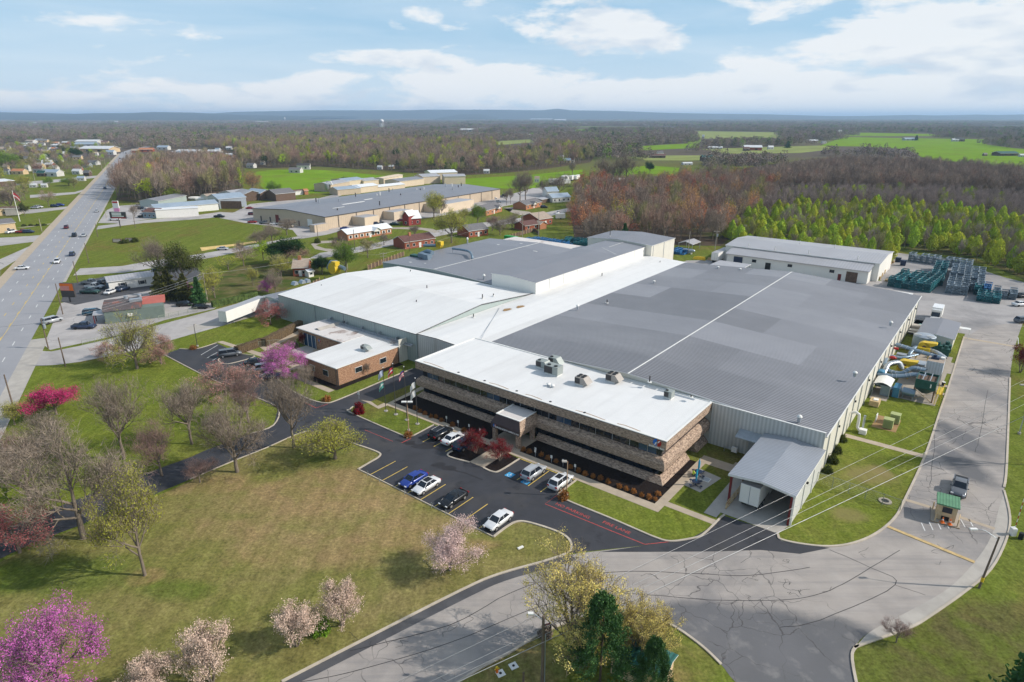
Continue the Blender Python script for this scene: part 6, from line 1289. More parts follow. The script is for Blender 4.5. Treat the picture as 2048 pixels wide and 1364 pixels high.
# pallets by the warehouse end
b=MB();
for z in (0,.12):
 for k in range(6):b.box(0,1.2,k*.2,k*.2+.14,z,z+.03,m_box)
for k in (0,.53,1.06):b.box(k,k+.12,0,1.14,.03,.12,m_box)
PM=b.mesh('pallet')
for k,(px,py,n) in enumerate(((1748,558,5),(1752,552,7),(1757,547,8),(1762,541,6),(1767,534,8),(1771,528,6),(1776,526,5),(1769,563,4))):
 x,y,_=g(px,py)
 for j in range(n):tagp(link('pallet',PM,None,(x,y,.04+j*.17),(0,0,AA+rr_.uniform(-.1,.1)),(1.5,1.5,1.1)),'wooden pallet in the stacks along the end of the rear warehouse','pallet','pallets stacked by the rear warehouse')
for px,py,m,h,lab in ((1650,553,m_greenst,2.2,'tall green bin by the rear warehouse wall'),(1661,555,m_brack,1.6,'bright blue bin by the rear warehouse wall'),(1669,557,m_navy,1.2,'low navy bin by the rear warehouse wall'),(1682,559,m_greenst,1.1,'low green bin by the rear warehouse wall'),(1546,534,m_black,1.6,'dark bin under the rear warehouse dock door'),
      (1790,524,m_navy,1.6,'navy drum crate at the corner of the rear warehouse'),(1800,531,m_navy,1.9,'dark upright skip between warehouse corner and racks')):
 x,y,_=g(px,py);e=thing('bin',lab,'bin',(x,y,.03),AA,'bins by the rear warehouse');part('tub',e,lambda b:b.add([(0,0,0),(1.6,0,0),(1.6,1.2,0),(0,1.2,0),(-.15,-.15,h),(1.75,-.15,h),(1.75,1.35,h),(-.15,1.35,h)],[(0,1,5,4),(1,2,6,5),(2,3,7,6),(3,0,4,7)],m));part('lid',e,lambda b:b.box(-.2,1.8,-.2,1.4,h,h+.08,m))
# gas tank and carport
x,y,_=g(1366,506);e=thing('gas_tank','horizontal pale gas tank beside the small carport','gas tank',(x,y,0),AA);part('cylinder',e,lambda b:(b.tube([(0,0,1.3),(4.4,0,1.3)],.65,m_steel,12),b.dome(4.4,0,1.3,.5,.6,.6,m_steel,10,6,full=True)));part('saddle',e,lambda b:b.box(.8,1.1,-.5,.5,0,.8,m_trim));part('saddle',e,lambda b:b.box(3.3,3.6,-.5,.5,0,.8,m_trim))
x,y,_=g(1361,503);e=thing('carport','small grey-roofed carport in front of the brown wood','carport',(x,y+4,0),AA);part('roof',e,lambda b:gable_roof(b,0,6,0,8,2.8,3.8,m_roofl,'y',.2,.12));[part('post',e,lambda b:b.box(px_-.08,px_+.08,py_-.08,py_+.08,0,2.8,m_steel)) for px_,py_ in ((.1,.1),(5.9,.1),(5.9,7.9),(.1,7.9))]
for px,py,m,lab in ((1385,518,m_ylw,'yellow machine part on the ground left of the white canopy'),(1413,520,m_box,'stack of tan timber rails beside the trailer')):
 x,y,_=g(px,py);e=thing('stacked_material',lab,'material stack',(x,y,0),AA);part('pile',e,lambda b:[b.box(i*.15,5-i*.2,i*.4,i*.4+.3,0+(i % 3)*.3,.3+(i % 3)*.3,m) for i in range(6)])
# ============================================================ NEIGHBOURING BUILDINGS
def wins(e,w,n,y=-.06,z0=.9,z1=2.0,ww=1.0,m=None,x0=0,shutters=None):
 for k in range(n):
  x=x0+w*(k+.5)/n
  part('window',e,lambda b:(b.box(x-ww/2-.1,x+ww/2+.1,y+.02,y+.05,z0-.1,z1+.1,m_trim),b.box(x-ww/2,x+ww/2,y-.01,y+.02,z0,z1,m or m_glass)))
  if shutters:part('shutter',e,lambda b:b.box(x-ww/2-.45,x-ww/2-.12,y-.01,y+.05,z0-.1,z1+.1,shutters));part('shutter',e,lambda b:b.box(x+ww/2+.12,x+ww/2+.45,y-.01,y+.05,z0-.1,z1+.1,shutters))
def house(label,p1,p2,depth,h,rh,wall,roof,along='x',nw=4,name='house',cat='house',door=True,chim=False,ov=.4,gdoor=0,shut=None,flat=False,porch=None):
 a,c=g(*p1),g(*p2);W=math.hypot(c[0]-a[0],c[1]-a[1]);e=thing(name,label,cat,a,math.atan2(c[1]-a[1],c[0]-a[0]))
 if flat:part('wall',e,lambda b:b.box(0,W,0,depth,0,h,wall));part('roof',e,lambda b:b.box(-.2,W+.2,-.2,depth+.2,h,h+.25,m_trim,roof))
 else:part('wall',e,lambda b:gable_wall(b,0,W,0,depth,h,h+rh,wall,along));part('roof',e,lambda b:gable_roof(b,0,W,0,depth,h+.1,h+rh+.15,roof,along,ov,.15))
 if nw:wins(e,W,nw,shutters=shut,z1=min(2.0,h-.4))
 if door:part('door',e,lambda b:b.box(W*.5-.5,W*.5+.5,-.08,-.02,0,2.1,m_trim))
 if chim:part('chimney',e,lambda b:b.box(W*.3,W*.3+1,depth*.4,depth*.4+.8,h,h+rh+1.2,m_brick2))
 for k in range(gdoor):x=W*(k+.5)/gdoor;part('garage_door',e,lambda b:b.box(x-min(2,W/gdoor*.35),x+min(2,W/gdoor*.35),-.1,-.03,0,min(h-.5,3.6),m_trim))
 if porch:part('porch',e,lambda b:gable_roof(b,W*porch,W*porch+4,-1.6,2,h,h+1.4,roof,'y',.2,.12));part('porch_wall',e,lambda b:gable_wall(b,W*porch+.3,W*porch+3.7,-1.3,0,h,h+1.3,m_white_wall,'y',h-.4))
 return e
# beige factory
P2_=g(650,434,6);P3_=g(1000,378,6);ba=math.atan2(P3_[1]-P2_[1],P3_[0]-P2_[0]);BL=math.hypot(P3_[0]-P2_[0],P3_[1]-P2_[1]);BW=56
e=thing('beige_factory','very long beige factory with flat-pitched slate-grey roof beyond the meadow','factory',(P2_[0],P2_[1],0),ba)
part('wall',e,lambda b:gable_wall(b,0,BL,0,BW,5.9,7.4,m_tan,'x'));part('roof',e,lambda b:gable_roof(b,0,BL,0,BW,6.1,7.6,m_roofd2,'x',.3,.3,None,m_dtrim))
for k in range(12):part('downpipe',e,lambda b:b.box(8+k*12,8.3+k*12,-.2,-.02,0,5.8,m_dtrim))
for k in range(7):part('side_door',e,lambda b:b.box(-.1,-.02,4+k*7.5,5+k*7.5,0,2.6,m_dtrim))
part('loading_door',e,lambda b:b.box(-.15,-.02,9.5,13,.8,4,m_trim));part('entrance',e,lambda b:b.box(-.15,-.02,35,37.5,0,4.2,m_maroon))
for k,(x0,x1,d,h) in enumerate(((17,27,9,4.3),(39,52,8,4.3),(72,104,12,4.6))):part('side_extension',e,lambda b:b.box(x0,x1,-d,-.05,0,h,m_tan2,m_roofl))
part('cream_trailer',e,lambda b:b.box(-9,-.6,-2.5,1,0,3.4,m_tan,m_roofl))
brng=random.Random(3)
for k in range(20):
 x,y=brng.uniform(3,BL-5),brng.uniform(3,BW-3);zr=6.1+1.5*(1-abs(y-BW/2)/(BW/2))
 part('roof_vent',e,lambda b:b.cyl(x,y,zr-.1,zr+brng.choice((.9,1.4,2.2)),.3,brng.choice((m_trim,m_dtrim,m_steel)),8))
for x,y,l in ((30,20,16),(18,14,8),(50,24,6)):part('roof_patch',e,lambda b:b.box(x,x+l,y,y+1.2,7,6.1+1.5*(1-abs(y+1.2-BW/2)/(BW/2))+.06,m_trim))
T_= 'cream'
for lab,p1,p2,d,h,rh,wl,rf,al,gd in (
 ('cream shed with grey gable closest to the beige factory roof',(676,391),(722,387),12,3.8,1.4,m_tan,m_broof,'x',0),('cream shed with bright white roof behind the beige factory',(716,387),(757,382),12,4.2,1.2,m_tan2,m_wroof,'x',0),
 ('cream barn with grey roof and garage door at the left of the rear row',(662,384),(700,377),14,5.2,1.3,m_tan,m_roofl,'x',0),('cream barn with pale blue roof in the rear row',(695,377),(730,373),18,5.6,1.2,m_tan2,m_broof,'x',0),('cream barn with grey roof right of the pale blue one',(728,374),(758,371),15,4.6,1.2,m_tan2,m_roofl,'x',0),
 ('low shed with long white roof behind the beige factory',(757,382),(810,376),10,2.8,1.0,m_tan2,m_wroof,'x',0),('open-fronted cream store with four white bay doors',(768,371),(806,363),8,5.4,.5,m_tan2,m_tan2,'x',4),('cream hall with dark grey roof right of the bay doors',(800,375),(848,369),16,4.6,1.3,m_tan2,m_roofd2,'x',0),
 ('cream hall with broad grey gable near the back of the beige factory',(846,368),(881,366),16,5.6,1.6,m_tan2,m_roofl,'x',0),('big white-roofed hall farthest behind the beige factory',(862,360),(915,358),20,5.8,1.6,m_tan2,m_wroof,'x',0),('cream hall with tall white door at the right end of the rear row',(889,369),(931,368),14,6.2,1.2,m_tan2,m_roofl,'x',0)):
 house(lab,p1,p2,d,h,rh,wl,rf,al,0,'storage_building','warehouse',False,gdoor=gd)
e=thing('dust_collector','small grey cyclone collector at the left end of the cream sheds','dust collector',g(655,384),0);part('cyclone',e,lambda b:b.tube([(0,0,1),(0,0,3),(0,0,6)],[.4,1.6,1.6],m_steel,10));part('duct',e,lambda b:b.tube([(0,0,6),(0,0,7.4),(3,0,7.4),(4,0,5)],.4,m_trim,8))
# metal workshop group
house('blue-grey roofed metal workshop with wide dark opening',(440,418),(494,413),18,5.6,2.2,m_steel,m_broof,'x',0,'workshop','workshop',False,gdoor=0)
x,y,_=g(442,417.6);e=thing('workshop_screen','dark open bay of the blue-grey workshop','workshop bay',(x,y-.3,0),-.05);part('opening',e,lambda b:b.box(.5,13,-.1,0,.1,4.6,m_brown))
house('long white-walled shed with rounded silver roof beside the store',(313,431),(438,420),13,3.8,1.6,m_white_wall,m_broof,'x',0,'long_shed','shed',False)
house('low white store building with flat roof facing the meadow',(313,437),(398,432),8,4.3,.5,m_white_wall,m_wroof,'x',0,'white_store','shop',False,gdoor=0,flat=True)
e=house('small shop front with red-brown roof at the end of the white store',(287,436),(313,437),10,3.2,1.5,m_bluesteel,m_brshingle,'x',3,'small_shop','shop',False)
house('grey-roofed shed behind the white store',(318,414),(374,402),12,3.4,1.4,m_sidegreen,m_roofd2,'x',0,'shed','shed',False)
for lab,p1,p2,d,h,rh,wl,rf,al in (('dark brown barn with purple-grey gable roof',(553,403),(592,399),14,4.6,2.4,m_brown,m_shingle,'x'),('left open timber shed with grey gable roof',(490,403),(524,400),16,4.4,2,m_brown,m_roofl,'y'),('right open timber shed with grey gable roof',(522,401),(548,398),16,4.4,2,m_brown,m_broof,'y'),('pale grey gable behind the workshop',(470,400),(500,396),14,4,1.6,m_steel,m_roofl,'x'),
          ('white single-storey cabin beside the orange shed',(583,391),(607,389),7,2.8,.5,m_white_wall,m_brshingle,'x'),('tiny orange-brown garden shed beside the white cabin',(610,389.5),(617,389),5,2.6,1.2,m_brick2,m_brick2,'x'),('pale store roof behind the long white shed',(418,404),(440,402),12,3,1.5,m_white_wall,m_tanshingle,'x')):
 house(lab,p1,p2,d,h,rh,wl,rf,al,0,'shed','shed',False)
x,y,_=g(373,402);
for k in range(3):px_,py_=((378,400),(392,402),(408,401))[k];x,y,_=g(px_,py_);e=thing('covered_boat',('leftmost','middle','rightmost')[k]+ ' white covered boat stored behind the long white shed','boat',(x,y,0),.1);part('hull',e,lambda b:b.tube([(0,0,1),(2,0,1.1),(6,0,1.1),(9,0,1.5)],[.9,1.2,1.2,.2],m_trim,8));part('trailer',e,lambda b:b.box(1,6,-.8,.8,.2,.5,m_steel))
# homes
house('brick ranch house with bright white roof and white shutters',(696,481.5),(783.5,467.5),8,2.8,1.7,m_brick2,m_wroof,'x',8,shut=m_trim,name='ranch_house',porch=.55)
house('red brick ranch house with brown roof right of the bare trees',(810,499),(870,490),9,2.9,1.9,m_brick,m_brshingle,'x',5,name='ranch_house',chim=True,gdoor=0)
house('red brick house with grey roof behind the back grey roof',(938,475.5),(976,470),9,2.9,2.2,m_brick,m_shingle,'x',4,name='ranch_house')
house('brick house with dark roof and white gable by the beige factory',(972,432),(1004,423),9,2.9,2.4,m_brick2,m_shingle,'x',4,porch=.6)
house('brick house with grey roof and white porch among lawns',(1052,420),(1083,413),9,2.8,2.0,m_brick2,m_shingle,'x',4,porch=.35)
house('brick house with tan roof behind the rack yard',(1078,452),(1104.5,448),13,3.2,2.4,m_brick,m_tanshingle,'x',3)
house('small orange-red garden shed below the tan-roofed house',(1080,459),(1093,457),4,2.4,1.2,m_brick2,m_tanshingle,'y',0,'shed','shed',False)
house('low brown-roofed wing left of the orange-red shed',(1050,462),(1078,458),8,2.4,1.6,m_brick,m_brshingle,'x',2,'shed','outbuilding',False)
house('pale house with white-blue metal roof at the edge of the wood',(1105,405.5),(1141,403),9,2.9,2.2,m_white_wall,m_broof,'x',4)
house('white barn with pale blue roof behind the pale house',(1095,395),(1117,394),9,3.8,2.6,m_white_wall,m_broof,'x',0,'barn','barn',False)
house('small grey carport left of the pale house',(1083,407),(1101,404),7,2.4,.6,m_brown,m_roofl,'x',0,'carport','carport',False)
house('brick house with pale tan roof beside the magnolia',(587,553),(616,552),9,2.9,2.2,m_brick,m_tanshingle,'x',2,chim=True)
house('tiny white shed behind the brick house by the magnolia',(618,555),(628,553),2.5,1.9,.6,m_white_wall,m_wroof,'x',1,'shed','shed',False)
e=house('red gambrel barn with white metal roof near the beige factory',(817,451),(842,449),9,3.2,3.4,mat('barn_red',(.24,.04,.035)),m_wroof,'x',2,'barn','barn',False)
e=house('narrow red barn front left of the white-roofed barn',(806,451),(818,452),6,4.8,2.4,mat('barn_red',(.24,.04,.035)),m_wroof,'y',1,'barn','barn',False)
e=house('white mobile office with grey roof and two black-shuttered windows',(220,582),(311,569.5),7,2.9,1.0,m_white_wall,m_roofl,'x',0,'mobile_office','office building',False)
wins(e,11,2,x0=1,ww=1.3,shutters=m_black);part('door',e,lambda b:b.box(16,17,-.08,-.02,.2,2.2,m_steel));part('side_wall',e,lambda b:b.box(-.08,-.02,.1,6.9,.2,2.8,m_bluesteel))
a,c=g(212,648.5),g(330,634);W=math.hypot(c[0]-a[0],c[1]-a[1]);e=thing('bar_building','grey-green bar with patched dark roof and red metal roof at its right end','bar',a,math.atan2(c[1]-a[1],c[0]-a[0]))
part('wall',e,lambda b:b.box(0,W,0,9.5,0,3.3,m_greenwall));m_tarroof=mat('patched_dark_roof',(.10,.085,.085),.9,var=.2,fn=stain((.28,.10,.07),.54,.62,.25,.8))
part('roof',e,lambda b:(b.box(-.3,W-5,1.5,9.8,3.3,4.2,m_dtrim,m_tarroof),b.add([(-.3,-.2,3.32),(W-5,-.2,3.32),(W-5,1.5,4.2),(-.3,1.5,4.2)],[(0,1,2,3)],m_tarroof)))
part('red_roof',e,lambda b:b.add([(W-5.1,3.5,3.34),(W+.6,3.5,3.34),(W+.6,9.8,4.0),(W-5.1,9.8,4.0),(W-5.1,3.5,3.2),(W+.6,3.5,3.2),(W+.6,9.8,3.3),(W-5.1,9.8,3.3)],[(0,1,2,3),(0,4,5,1),(1,5,6,2)],m_redroof))
part('porch',e,lambda b:(b.box(-2.6,-.05,.2,4.5,2.6,2.8,m_roofl),b.box(-2.5,-2.3,.3,.5,0,2.6,m_maroon),b.box(-2.5,-2.3,4.1,4.3,0,2.6,m_maroon),b.box(-.15,-.05,1.2,3,0,2.2,m_maroon)))
for x,y in ((5,8.5),(8.3,8.8)):part('exhaust_fan',e,lambda b:b.cyl(x,y,4.2,5.0,.5,m_steel,10))
part('roof_unit',e,lambda b:b.box(6,9,4,5.4,4.2,4.9,m_steel));part('wall_unit',e,lambda b:b.box(W-8.5,W-7.4,-.5,-.02,1.5,2.2,m_trim))
house('tan building with grey roof at the left edge across the highway',(-30,470),(34,463),10,4.2,1.6,m_sandwall,m_shingle,'x',2,'shop','shop',False)
house('tan block building behind the white flagpole across the highway',(-20,433),(20,430),9,3.8,.4,m_sandwall,m_brown,'x',2,'shop','shop',False);house('pale stone wing right of the tan block building',(38,430),(49,425),6,3.6,.4,m_pale,m_brown,'x',1,'shop','shop',False,flat=True)
house('wide flat white-roofed building at the left edge in the upper town',(-40,377),(33,372),26,4,.4,m_brown,m_wroof,'x',0,'warehouse','warehouse',False,flat=True)
# timber and stone fences, hedges
def board_fence(p0,p1,label,h=1.8,m=None):
 a,c=g(*p0),g(*p1);d=math.hypot(c[0]-a[0],c[1]-a[1]);e=thing('wooden_fence',label,'fence',a,math.atan2(c[1]-a[1],c[0]-a[0]));n=max(2,round(d/2.4))
 for k in range(n+1):part('post',e,lambda b:b.box(d*k/n-.1,d*k/n+.1,-.1,.1,0,h+.2,m or m_box))
 part('boards',e,lambda b:[b.box(d*k/n+.12,d*(k+1)/n-.12,-.03,.03,.1,h*(.95+.05*(k % 2)),m_brown) for k in range(n)])
board_fence((736,540),(808,512),'brown panel fence behind the white-roofed hall');board_fence((608,584),(640,567),'short brown panel fence left of the yellow yard blower');board_fence((1014,479),(1068,463),'pale brown panel fence beside the rack yard');board_fence((1068,463),(1078,470),'short dark fence at the corner of the rack yard',1.6,m_brown)
# signs by the highway
def bsign(px,py,w,z0,h,label,cols,pole_m,ang=-.1,name='billboard'):
 x,y,_=g(px,py);e=thing(name,label,'sign',(x,y,0),ang);part('pole',e,lambda b:b.cyl(0,0,0,z0+.3,.22,pole_m,8))
 for k,(x0,x1,za,zb,m) in enumerate(cols):part('panel' if k else 'board',e,lambda b:b.box(x0*w,x1*w,-.25-.03*k,.25,z0+za*h,z0+zb*h,m))
 return e
bsign(141,604,4.2,hgt(141,604,594),4.2,'red and orange roadside billboard above a black message panel',((-.5,.5,0,1,m_dtrim),(-.48,.48,.48,.98,m_orange),(-.48,.2,.5,.8,mat('faded_pink',(.62,.25,.22),.6))),m_dtrim)
bsign(241,455,7.6,hgt(241,455,437),3.2,'wide black billboard with white and red panels on a dark pole',((-.55,.55,0,1,m_dtrim),(-.4,.25,.45,.92,m_trim),(-.4,.4,.25,.4,m_trim),(-.45,.5,.02,.2,m_red)),m_dtrim)
bsign(236,433,3.4,hgt(236,433,424),6,'tall narrow pink and white sign rising behind the black billboard',((-.5,.5,0,1,m_trim),(-.4,.5,.05,.35,mat('pink_sign',(.8,.3,.5),.6)),(-.45,.45,.8,.95,m_red)),m_pale)
for px,py,lab in ((260,483,'larger brick sign block with shrubs on the meadow'),(235,485,'smaller pale sign block left of the shrubs on the meadow')):x,y,_=g(px,py);e=thing('monument_sign',lab,'sign',(x,y,0),.1);part('block',e,lambda b:b.box(-1.8,1.8,-.3,.3,0,1.6,m_brown));part('face',e,lambda b:b.box(-1.5,1.5,-.36,-.3,.3,1.4,m_pale))
x,y,_=g(40,443);hh=hgt(40,443,381);e=thing('flagpole','tall white flagpole with a red flag across the highway','flagpole',(x,y,0),0);part('pole',e,lambda b:b.cyl(0,0,0,hh,.2,m_trim,8,.1));part('flag',e,lambda b:cloth(b,4.5,2.6,hh-1,[m_flagr,m_flagr,m_trim,m_flagr],.2))
for px,py,top,lab in ((84,463,437,'wooden pole on the green verge across the highway'),(71,366,337,'left pole in the upper town across the highway'),(115,350,330,'right pole in the upper town across the highway'),(205,342,320,'nearest of the poles on the far highway verge'),(211,332,314,'middle of the poles on the far highway verge'),(221,324,306,'farthest of the poles on the far highway verge'),(213,436,415,'steel pole at the driveway mouth below the tall sign')):ppole(lab,px,py,top,lab,arm=False,col=m_conc)
# water tower
x,y,_=g(764,255);sc_=y/1270;hh=15*sc_;e=thing('water_tower','white water tower standing above the far trees','water tower',(x,y,0));part('tank',e,lambda b:b.dome(0,0,hh*.78,sc_*4.2,sc_*4.2,hh*.22,m_tank,16,8,full=True));part('riser',e,lambda b:b.cyl(0,0,0,hh*.7,sc_*.7,m_tank,10))
for k in range(6):part('leg',e,lambda b:b.cyl(sc_*3.8*math.cos(k*1.047),sc_*3.8*math.sin(k*1.047),0,hh*.75,sc_*.3,m_tank,6))
x,y,_=g(570,243);e=thing('water_tower','small distant white water tower far left of the nearer one','water tower',(x,y,0));part('tank',e,lambda b:b.dome(0,0,34,10,10,9,m_tank,12,6,full=True));part('column',e,lambda b:b.cyl(0,0,0,28,3,m_tank,10))
# distant houses, shops and barns
WM=dict(w=mat('far_white_siding',(.55,.54,.51),.8),t=m_sandwall,b=m_brick,g=m_steel,k=m_brown);RM_=dict(w=mat('far_pale_roof',(.56,.57,.58),.8),b=m_broof,g=m_shingle,o=m_brick2,r=m_brshingle,t=m_tanshingle,k=m_dtrim,n=m_greenst)
FH={};FAR_H=[]
def far_house(px,py,w,wc,rc,h,lab=None,cat='house'):
 key=(wc,rc)
 if key not in FH:
  b=MB();gable_wall(b,-.5,.5,0,.55,.6,1,WM[wc],'x');b.box(-.3,-.2,-.004,0,.15,.4,m_glass);b.box(.1,.25,-.004,0,.15,.4,m_glass);b2=MB();gable_roof(b2,-.5,.5,0,.55,.62,1.02,RM_[rc],'x',.03,.04);FH[key]=(b.mesh('far_wall'),b2.mesh('far_roof'))
 x,y,_=g(px,py);s=w*(y*math.cos(PITCH))/FPX;e=thing('distant_house' if cat== 'house' else 'distant_building',lab or 'small pale house half hidden among the far trees',cat,(x,y,0),rr_.uniform(-.35,.25),None if lab else 'pale houses scattered among the far trees')
 for nm,me in zip(('wall','roof'),FH[key]):link(nm,me,e,scl=(s,s,h/1.0))
 FAR_H.append((x,y,s));return e
for q in ((109,289,14,'w','o',5,'orange-roofed building at the top left of the town'),(111,294,20,'w','w',5,'long white-roofed building below the orange roof in the town'),(110,301,13,'w','o',5,'small bright red-orange roofed building left of two dark evergreens'),(91,301,16,'w','g',5),(82,291,12,'w','g',5),(173,288,42,'w','w',8,'big flat white-roofed store at the back of the town','shop'),(170,294,40,'g','b',8,'blue-grey roofed store in front of the big white one','shop'),(190,305,62,'t','w',9,'long cream hall with gable front beside the far highway','warehouse'),
  (249,291,12,'w','w',6),(154,319,16,'t','g',5,'low tan house with white door below the dark evergreens'),(183,330,22,'w','g',5,'grey-roofed building beside the white pole on the far verge','shop'),(100,353,34,'w','b',6,'pale blue-roofed building across the highway in the upper town','shop'),(82,353,18,'k','n',5,'dark green-roofed shed left of the pale blue roof','shed'),(35,349,26,'t','o',5,'long low house with orange-brown roof in the upper town'),(13,349,14,'g','g',5),(152,349,18,'w','w',5,'white-roofed house beside the upper highway'),(173,352,14,'k','g',5,'dark-roofed house near the upper highway'),(162,362,14,'w','b',4,'small blue and white kiosk above the green hedge','kiosk'),
  (66,375,14,'w','w',3,'left low white box in the gardens across the highway','shed'),(88,375,11,'w','w',3,'right low white box in the gardens across the highway','shed'),(3,301,8,'w','w',6),(270,306,12,'b','t',6,'steep tan gable at the top end of the highway'),(292,304,26,'b','o',6,'orange-brown roofed building right of the highway top','shop'),(325,300,22,'w','b',7,'blue-grey roofed building with white top behind the left wood','shop'),(340,322,24,'b','r',9,'red brick gable house behind the left wood'),(372,308,46,'w','w',6,'long white-roofed building behind the left wood','shop'),(427,308,26,'w','w',6,'second white-roofed building behind the left wood','shop'),(449,316,12,'w','w',5),
  (500,336,18,'w','g',5,'white house with grey roof left of the bright field'),(69,249,6,'w','w',14),(188,248,20,'w','w',14,'far pale factory strip near the left horizon','factory'),(231,247,9,'w','w',18,'small bright white building near the left horizon','factory'),(637,311,22,'w','g',7,'white two-gable house in the wood above the bright field'),(701,319,9,'w','w',5),(589,346,25,'w','g',5,'white open shed standing on the bright field'),(607,339,25,'w','k',6,'dark-roofed white house behind the shed on the bright field'),(846,305,10,'w','w',6),(848,312,12,'w','w',6),(759,339,10,'w','w',4),(782,338,11,'t','w',4),(973,347,12,'w','w',4),(952,287,36,'w','w',5,'long white strip building at the edge of the pale field','barn'),
  (881,299,16,'w','w',6),(935,263,30,'w','w',10,'left cluster of white apartment roofs near the horizon','apartments'),(968,261,22,'w','w',10,'right cluster of white apartment roofs near the horizon','apartments'),(708,273,6,'w','w',7),(796,278,5,'w','w',10),(844,276,5,'w','w',10),(962,294,6,'w','w',7),(980,294,6,'w','w',7),(747,308,9,'t','t',6),(1097,294,11,'t','t',7,'tan gabled house left of the dark evergreen clump'),(1076,303,16,'t','t',7,'tan house below the gabled one by the dark evergreens'),(1114,299,14,'t','t',5),(1124,312,15,'w','o',7,'orange-roofed house with pale walls right of centre'),
  (1142,293,9,'w','b',6),(1160,296,18,'w','k',7,'white house with dark roof right of the dark evergreens'),(1179,297,10,'w','w',6),(1171,251,5,'w','w',12),(1157,250,8,'w','b',16),(1074,365,10,'w','t',5,'small white farmhouse at the meadow edge by the bare trees'),(1321,314,12,'w','g',8,'white house with steep roof and orange tree beside it'),(1316,316,30,'k','r',5,'long low brown farm building beside the steep white house','barn'),(1416,322,24,'k','n',7,'grey-green barn with curved roof','barn'),(1376,330,20,'w','w',3,'low white strip at the wood edge','shed'),(1253,291,22,'k','g',5,'long low grey house by the far meadow'),(1430,298,28,'w','w',4,'long low white barn near the pasture','barn'),(1493,302,12,'k','r',6),(1406,277,5,'w','w',9),
  (1506,301,34,'b','w',8,'red and white barn in front of the pasture','barn'),(1542,299,11,'w','w',6,'small white house right of the red and white barn'),(1625,285,21,'t','w',6,'long pale barn beside the right pasture','barn'),(1649,287,9,'w','g',5),(1680,268,6,'w','w',12),(1821,281,22,'g','b',6,'grey barn beside the tall dark tree on the far bright field','barn'),(1911,283,12,'w','w',6,'white end of the farm on the far bright field','barn'),(1920,283,17,'k','k',8,'dark barn of the farm on the far bright field','barn'),(1971,312,8,'k','k',4,'small dark shed alone on the right bright field','shed'),(2018,312,40,'k','n',6,'long dark green barn at the right edge of the bright field','barn'),(2046,314,12,'w','w',4,'white shed at the right end of the dark green barn','shed'),
  (1330,249,8,'w','w',10),(1290,252,6,'w','w',10),(520,246,26,'w','w',14,'far white strip left of the two water towers','factory'),(1080,240,40,'w','w',20,'very far pale strip near the horizon right of centre','factory'),(1120,242,22,'w','w',20,'second very far pale strip near the horizon','factory'),(1850,262,14,'w','w',9),(1880,261,10,'w','w',9),(1800,262,10,'w','w',9),(1860,256,12,'w','w',10)):
 far_house(*q[:6],*q[6:])
TOWN=[(-60,330),(-60,296),(60,284),(180,279),(262,286),(248,306),(215,330),(190,345),(60,350)]
tr_=random.Random(4)
for k in range(44):
 while True:
  px,py=tr_.uniform(0,262),tr_.uniform(282,348)
  if inside((px,py),TOWN):break
 p=g(px,py);t=p[0]*HN[0]+p[1]*HN[1]
 if TL-12<t<TR+10 or any(abs(px-q[0])<12 and abs(py-q[1])<5 for q in ((109,289),(190,305),(173,290),(111,296),(100,353),(35,349))):continue
 far_house(px,py,tr_.uniform(9,20),tr_.choice('wwtgb'),tr_.choice('wwbgrt'),tr_.uniform(4,7));FAR_H.pop()
for k in range(46):
 px,py=(tr_.uniform(275,470),tr_.uniform(294,322)) if k<14 else (tr_.uniform(480,1200),tr_.uniform(268,330))
 far_house(px,py,tr_.uniform(7,14),tr_.choice('wwwt'),tr_.choice('wwbgrt'),tr_.uniform(4,6.5))
for k,(px,py) in enumerate(((1124,362),(1132,363),(1141,362),(1150,361),(1098,368),(1106,369),(1112,370),(1221,367))):
 x,y,_=g(px,py);e=thing('parked_trailer','white cargo trailer parked in the far lot behind bare trees','trailer',(x,y,0),R(70 if k<4 else 20),'white trailers in the far lot');part('box',e,lambda b:b.box(0,12,-1.3,1.3,1,4,m_trim));part('wheels',e,lambda b:b.box(.5,3,-1.1,1.1,0,1,m_black))
x,y,_=g(1112,439);e=thing('small_trailer','small white box trailer beside the tan-roofed house','trailer',(x,y,0),.1);part('box',e,lambda b:b.box(0,5,0,2.2,.6,3,m_trim));part('wheel',e,lambda b:b.tube([(2.5,-.1,.4),(2.5,.15,.4)],.4,m_tyre,10))
x,y,_=g(1008,482);e=thing('green_skip','bright green skip among the stacked racks behind the back roof','skip',(x,y,0),AA);part('tub',e,lambda b:b.box(0,6,0,2.4,0,2.4,mat('skip_green',(.02,.30,.05),.5)))
